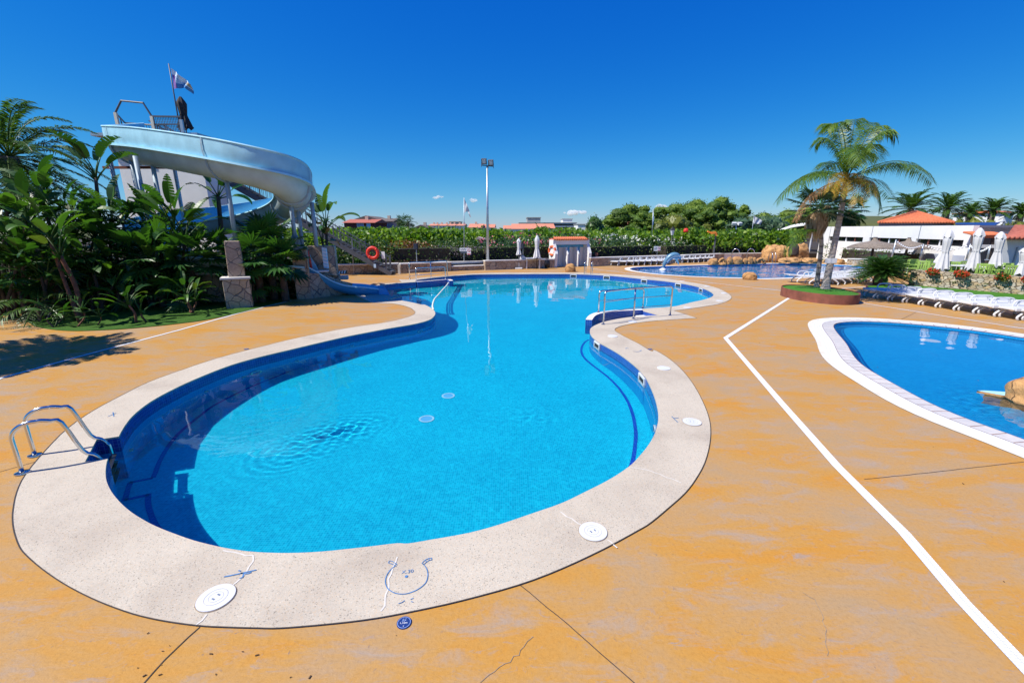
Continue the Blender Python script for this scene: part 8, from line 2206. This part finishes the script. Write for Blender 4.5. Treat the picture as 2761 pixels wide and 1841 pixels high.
# ---------------------------------------------------------------- trees
r_ = random.Random(5)
for i, (px, ytop, Y) in enumerate(((K2(715, 0)[0], K2(0, 698)[1], 105), (K2(780, 0)[0], K2(0, 703)[1], 100))):
    p = at(px, ytop + 8, Y); fan_palm(['left-hand taller fan palm of the distant twin pair', 'slimmer fan palm of the distant twin pair, nearer the white roofs'][i], (p.x, Y, 0), p.z - .8, 34, 1.1, 1.0, r_, trunkr=.22, emin=-.9, nseg=9, group='distant twin palms', mat='l_dark')
def pine(label, px, ytop, halfw, Y, seed, yb=None, mat='l_pine'):
    r = random.Random(seed); p = at(px, ytop, Y); W_ = halfw / F * Y * 1.18; zt = p.z; zb = zt * .12; blobs = []
    for k in range(32):
        a = r.uniform(-1, 1); h = 1 - a * a * .55; x = p.x + a * W_ * .82; z = zb + (zt - zb) * (r.uniform(.35, .86) * h); rb = W_ * r.uniform(.20, .34)
        blobs.append(((x, Y + r.uniform(-.5, .5) * W_ * .8, z), (rb, rb * .9, rb * .58)))
    blobs.append(((p.x, Y, zt - W_ * .22), (W_ * .36, W_ * .3, W_ * .24)))
    return crown_tree(label, (p.x, Y, 0), blobs, .40, 1.0, mat, (zt * .42, .28), name='pine_tree', up=.9, shell=.72, aspect=.5, core=.86)
for a in (('dark rounded umbrella pine at the open end of the grove', X3(940), Y3(468), 62, 105, 1), ('umbrella pine leaning behind the pale blue flag', X3(1060), Y3(480), 36, 112, 2), ('lower umbrella pine in front of the first pine', X3(1045), Y3(535), 34, 92, 3), ('small umbrella pine right of the pale blue flag', X3(1190), Y3(490), 34, 110, 4), ('broad umbrella pine in the middle of the grove', X3(1330), Y3(462), 54, 112, 5), ('tall umbrella pine with a flat broad crown in mid grove', X3(1510), Y3(430), 62, 108, 6), ('near umbrella pine showing its bare trunk', X3(1480), Y3(478), 52, 92, 7), ('near umbrella pine hanging low in mid grove', X3(1600), Y3(490), 46, 90, 8), ('highest umbrella pine of the grove', X3(1715), Y3(408), 56, 104, 9), ('umbrella pine shouldering the highest one', X3(1790), Y3(462), 40, 108, 10), ('last umbrella pine of the grove, towards the white flag', X3(1905), Y3(478), 34, 114, 11), ('dark pine far behind the canopy', K4(40, 0)[0], K4(0, 715)[1], 50, 100, 12), ('dark pine behind the small fan palm', K4(200, 0)[0], K4(0, 690)[1], 56, 96, 13), ('dark pine reaching to the queen palm trunk', K4(330, 0)[0], K4(0, 670)[1], 50, 92, 14)): pine(*a)
def tree(label, px, ytop, halfw, Y, mat, seed, leaf=.34, name='tree', dens=.8):
    r = random.Random(seed); p = at(px, ytop, Y); W_ = halfw / F * Y; zt = p.z; blobs = [((p.x, Y, zt * .62), (W_ * .8, W_ * .7, zt * .36))]
    for k in range(9):
        a = r.uniform(0, 6.28); q = r.uniform(.3, .75); blobs.append(((p.x + W_ * q * math.cos(a), Y + W_ * q * .8 * math.sin(a), zt * r.uniform(.38, .85 - .25 * q)), (W_ * r.uniform(.28, .42), W_ * .35, zt * r.uniform(.10, .18))))
    return crown_tree(label, (p.x, Y, 0), blobs, leaf, dens, mat, (zt * .35, .18), name=name, up=.6, core=.80)
tree('young upright leafy tree standing alone before the concrete block', X3(640), Y3(548), 28, 70, 'l_dark', 1, .3)
tree('low round tree before the orange roofs', X3(215), Y3(650), 16, 75, 'l_hedge', 2, .26)
tree('small dark tree at the end of the concrete block', X3(425), Y3(655), 16, 80, 'l_hedge', 3, .26)
tree('olive-yellow tree in front of the pines', X3(1330), Y3(530), 44, 75, 'l_olive', 4)
tree('olive-yellow smaller tree touching the pale blue flag pole', X3(1210), Y3(580), 28, 72, 'l_olive', 5)
tree('brownish bush-like tree below the bare pine trunk', X3(1585), Y3(620), 22, 72, 'l_olive', 6)
for i, (x, y, w_) in enumerate(((1880, 560, 40), (1990, 548, 36), (2090, 545, 34), (2170, 555, 34))):
    tree(['grey-green tree at the end of the pine grove', 'grey-green tree behind the white open flag', 'grey-green tree before the far dark pines', 'grey-green tree nearest the small fan palm'][i], X3(x), Y3(y), w_, 80, 'l_grey', 20 + i, .34)
tree('dark round tree behind the brick house end', K2(830, 0)[0], K2(0, 815)[1], 22, 80, 'l_dark', 31)
tree('low wide tree under the twin palms', K2(730, 0)[0], K2(0, 812)[1], 28, 85, 'l_dark', 32)
tree('bushy tree left of the brick house', K2(130, 0)[0], K2(0, 795)[1], 16, 60, 'l_hedge', 33, .28)
# fan palm behind the queen palm trunk
p = at(*K4(640, 690), 50); fan_palm('dark shaggy fan palm directly behind the queen palm trunk', (p.x, 50, 0), p.z - .2, 40, 1.2, 1.0, r_, trunkr=.3, emin=-1.2, skirt=1.6, nseg=13)
p = at(*K4(480, 640), 49); fan_palm('grey-green fan palm between the two planter palms', (p.x, 49, 0), p.z - .3, 30, 1.2, 1.1, r_, trunkr=.25, emin=-.8, skirt=1.0, nseg=13, mat='l_grey')
# row of date palms behind the cafe
for i, (x, yh, w_, Y, lab) in enumerate(((1060, 690, 120, 46, 'first date palm behind the tiled hip roof'), (1318, 690, 110, 47, 'second date palm, right of the hip roof apex'), (1480, 715, 70, 52, 'third and lowest date palm of the row behind the cafe'), (1640, 700, 82, 48, 'fourth date palm of the row behind the cafe'), (1840, 715, 70, 48, 'fifth date palm cut by the picture edge'))):
    p = at(*K4(x, yh), Y); ln_ = w_ / 2.613 / F * Y * 1.5; feather_palm(lab, (p.x, Y, 0), p.z, 38, ln_, ln_ * .19, random.Random(60 + i), trunkr=.3, nl=44, emin=-.35, emax=1.45, droop=.3, group='date palms behind the cafe', wid=.085, arch=.55)
for i, (x, y, w_) in enumerate(((1420, 735, 26), (1530, 730, 28), (1620, 752, 24), (1760, 765, 26), (1840, 745, 26), (930, 725, 20))):
    tree(['yellow-green tree in front of the second date palm', 'yellow-green tree below the third date palm', 'yellow-green bush-like tree above the blue awning', 'golden-green tree behind the porch wing', 'golden-green tree at the picture edge over the small house', 'yellow-green tree left of the hip roof apex'][i], K4(x, 0)[0], K4(0, y)[1], w_, 42 + i * .4, 'l_olive', 70 + i, .24)
# caravans, excavator and a red container glimpsed over the hedges
def caravan(label, x0, x1, y0, y1, Y):
    a, b = at(x0, y0, Y), at(x1, y1, Y); t = thing('caravan', label, 'caravan', ((a.x + b.x) / 2, Y, .42)); w_, h_ = b.x - a.x, a.z - .85
    MB().box(((a.x + b.x) / 2, Y, .85 + h_ / 2), (w_, 2.0, h_)).build('body', M['white'], t, bevel=.12)
    for s in (-.25, .2): MB().box(((a.x + b.x) / 2 + s * w_, Y - 1.02, .85 + h_ * .62), (w_ * .25, .05, h_ * .3)).build('window', M['glass'], t)
    for s in (-.2, .2): MB().lathe([(.3, -.1), (.3, .1)], ((a.x + b.x) / 2 + s * w_, Y - .9, .72), 14).build('wheel', M['black'], t)
caravan('white caravan roof showing behind the white oleanders', X3(1240), X3(1300), Y3(752), Y3(800), 48.5)
caravan('long white caravan parked behind the dark pink oleander', X3(1545), X3(1640), Y3(762), Y3(800), 47.5)
caravan('taller white caravan next to the long one', X3(1635), X3(1700), Y3(750), Y3(800), 47.8)
caravan('white van roof behind the far low hedge', X3(2125), X3(2200), Y3(756), Y3(790), 51)
p = at(X3(1625), Y3(715), 62); t = thing('excavator', 'small orange excavator arm rising over the thicket', 'excavator', (p.x, 40.5, .42)); p = at(X3(1625), Y3(715), 40.5)
q = [at(X3(1592), Y3(702), 40.5), at(X3(1620), Y3(716), 40.5), at(X3(1660), Y3(712), 40.5), at(X3(1665), Y3(738), 40.5)]
MB().bar(q[0], q[1], .14).build('bucket', M['orange_mach'], t); MB().bar(q[1], q[2], .2).build('boom', M['orange_mach'], t); MB().bar(q[2], q[3], .16).build('stick', M['orange_mach'], t)
MB().box((q[3].x, 40.6, (q[3].z + .42) / 2), (.10, .10, q[3].z - .42)).build('swing_post', M['darksteel'], t)
p = at(X3(1410), Y3(694), 41.5); o = rock('red_bush', 'red dome-shaped object poking out of the thicket', (p.x, 41.5, p.z - .05), (.22, .2, .24), 77, amp=.04, mat='ring_red', sub=3); o['category'] = 'dome'; o.name = 'red_dome'
MB_ = thing('garden_kiosk', 'small brick kiosk with a pitched roof behind the floodlight mast', 'kiosk', (at(K2(1545, 0)[0], 650, 36).x, 36.5, .42))
a, b = at(K2(1515, 0)[0], K2(0, 965)[1], 36), at(K2(1610, 0)[0], K2(0, 965)[1], 36); MB().box(((a.x + b.x) / 2, 37, (a.z + .42) / 2), (b.x - a.x, 1.6, a.z - .42)).build('wall', M['pinkish'], MB_)
rd = at(K2(1530, 0)[0], K2(0, 935)[1], 37); mb = MB(); mb.add([(a.x - .2, 35.9, a.z), (b.x + .2, 35.9, a.z), (b.x + .2, 38, a.z), (a.x - .2, 38, a.z), (rd.x, 35.9, rd.z), (rd.x, 38, rd.z)], [(0, 4, 5, 3), (1, 2, 5, 4), (0, 1, 4), (2, 3, 5), (0, 3, 2, 1)]); mb.build('roof', M['pinkish'], MB_)

# ---------------------------------------------------------------- small clouds near the horizon
def cloudmat():
    m = bpy.data.materials.new('cloud_vapour'); m.use_nodes = True; nt = m.node_tree; nt.nodes.clear()
    o = nt.nodes.new('ShaderNodeOutputMaterial'); v = nt.nodes.new('ShaderNodeVolumePrincipled'); v.inputs['Color'].default_value = (1, 1, 1, 1); v.inputs['Density'].default_value = .06
    nt.links.new(v.outputs[0], o.inputs['Volume']); return m
CM = cloudmat()
for i, (x, y, w_, h_, lab) in enumerate(((1322, 488, 58, 22, 'puffy white cumulus above the concrete block'), (1006, 453, 28, 12, 'thin small cloud above the twin palms'), (1086, 460, 20, 12, 'wispy small cloud beside the white flag'), (1520, 474, 44, 14, 'small cloud peeking over the pine grove'))):
    Y = 3000; k = 2761 / 2352; c = at(x * k, y * k, Y); W_ = w_ * k / F * Y / 2; H_ = h_ * k / F * Y / 2; r = random.Random(i); bm = bmesh.new()
    for j in range(11):
        a = r.uniform(-1, 1); s = (1 - abs(a) * .6) * r.uniform(.45, .8); mm = Matrix.Translation((c.x + a * W_ * .8, Y + r.uniform(-1, 1) * H_, c.z + r.uniform(-.5, .35) * H_ * s)) @ Matrix.Diagonal((H_ * s * 1.3, H_ * s, H_ * s * .8, 1))
        bmesh.ops.create_icosphere(bm, subdivisions=3, radius=1, matrix=mm)
    for v in bm.verts:
        n_ = noise.noise(v.co * .012) + .5 * noise.noise(v.co * .03); v.co.z += n_ * H_ * .3; v.co.x += noise.noise(v.co * .015 + Vector((9, 0, 0))) * H_ * .4
    me = bpy.data.meshes.new('cloud'); bm.to_mesh(me); bm.free(); me.materials.append(CM); o = bpy.data.objects.new('cloud', me); COL.objects.link(o); tag(o, lab, 'cloud', kind='stuff')
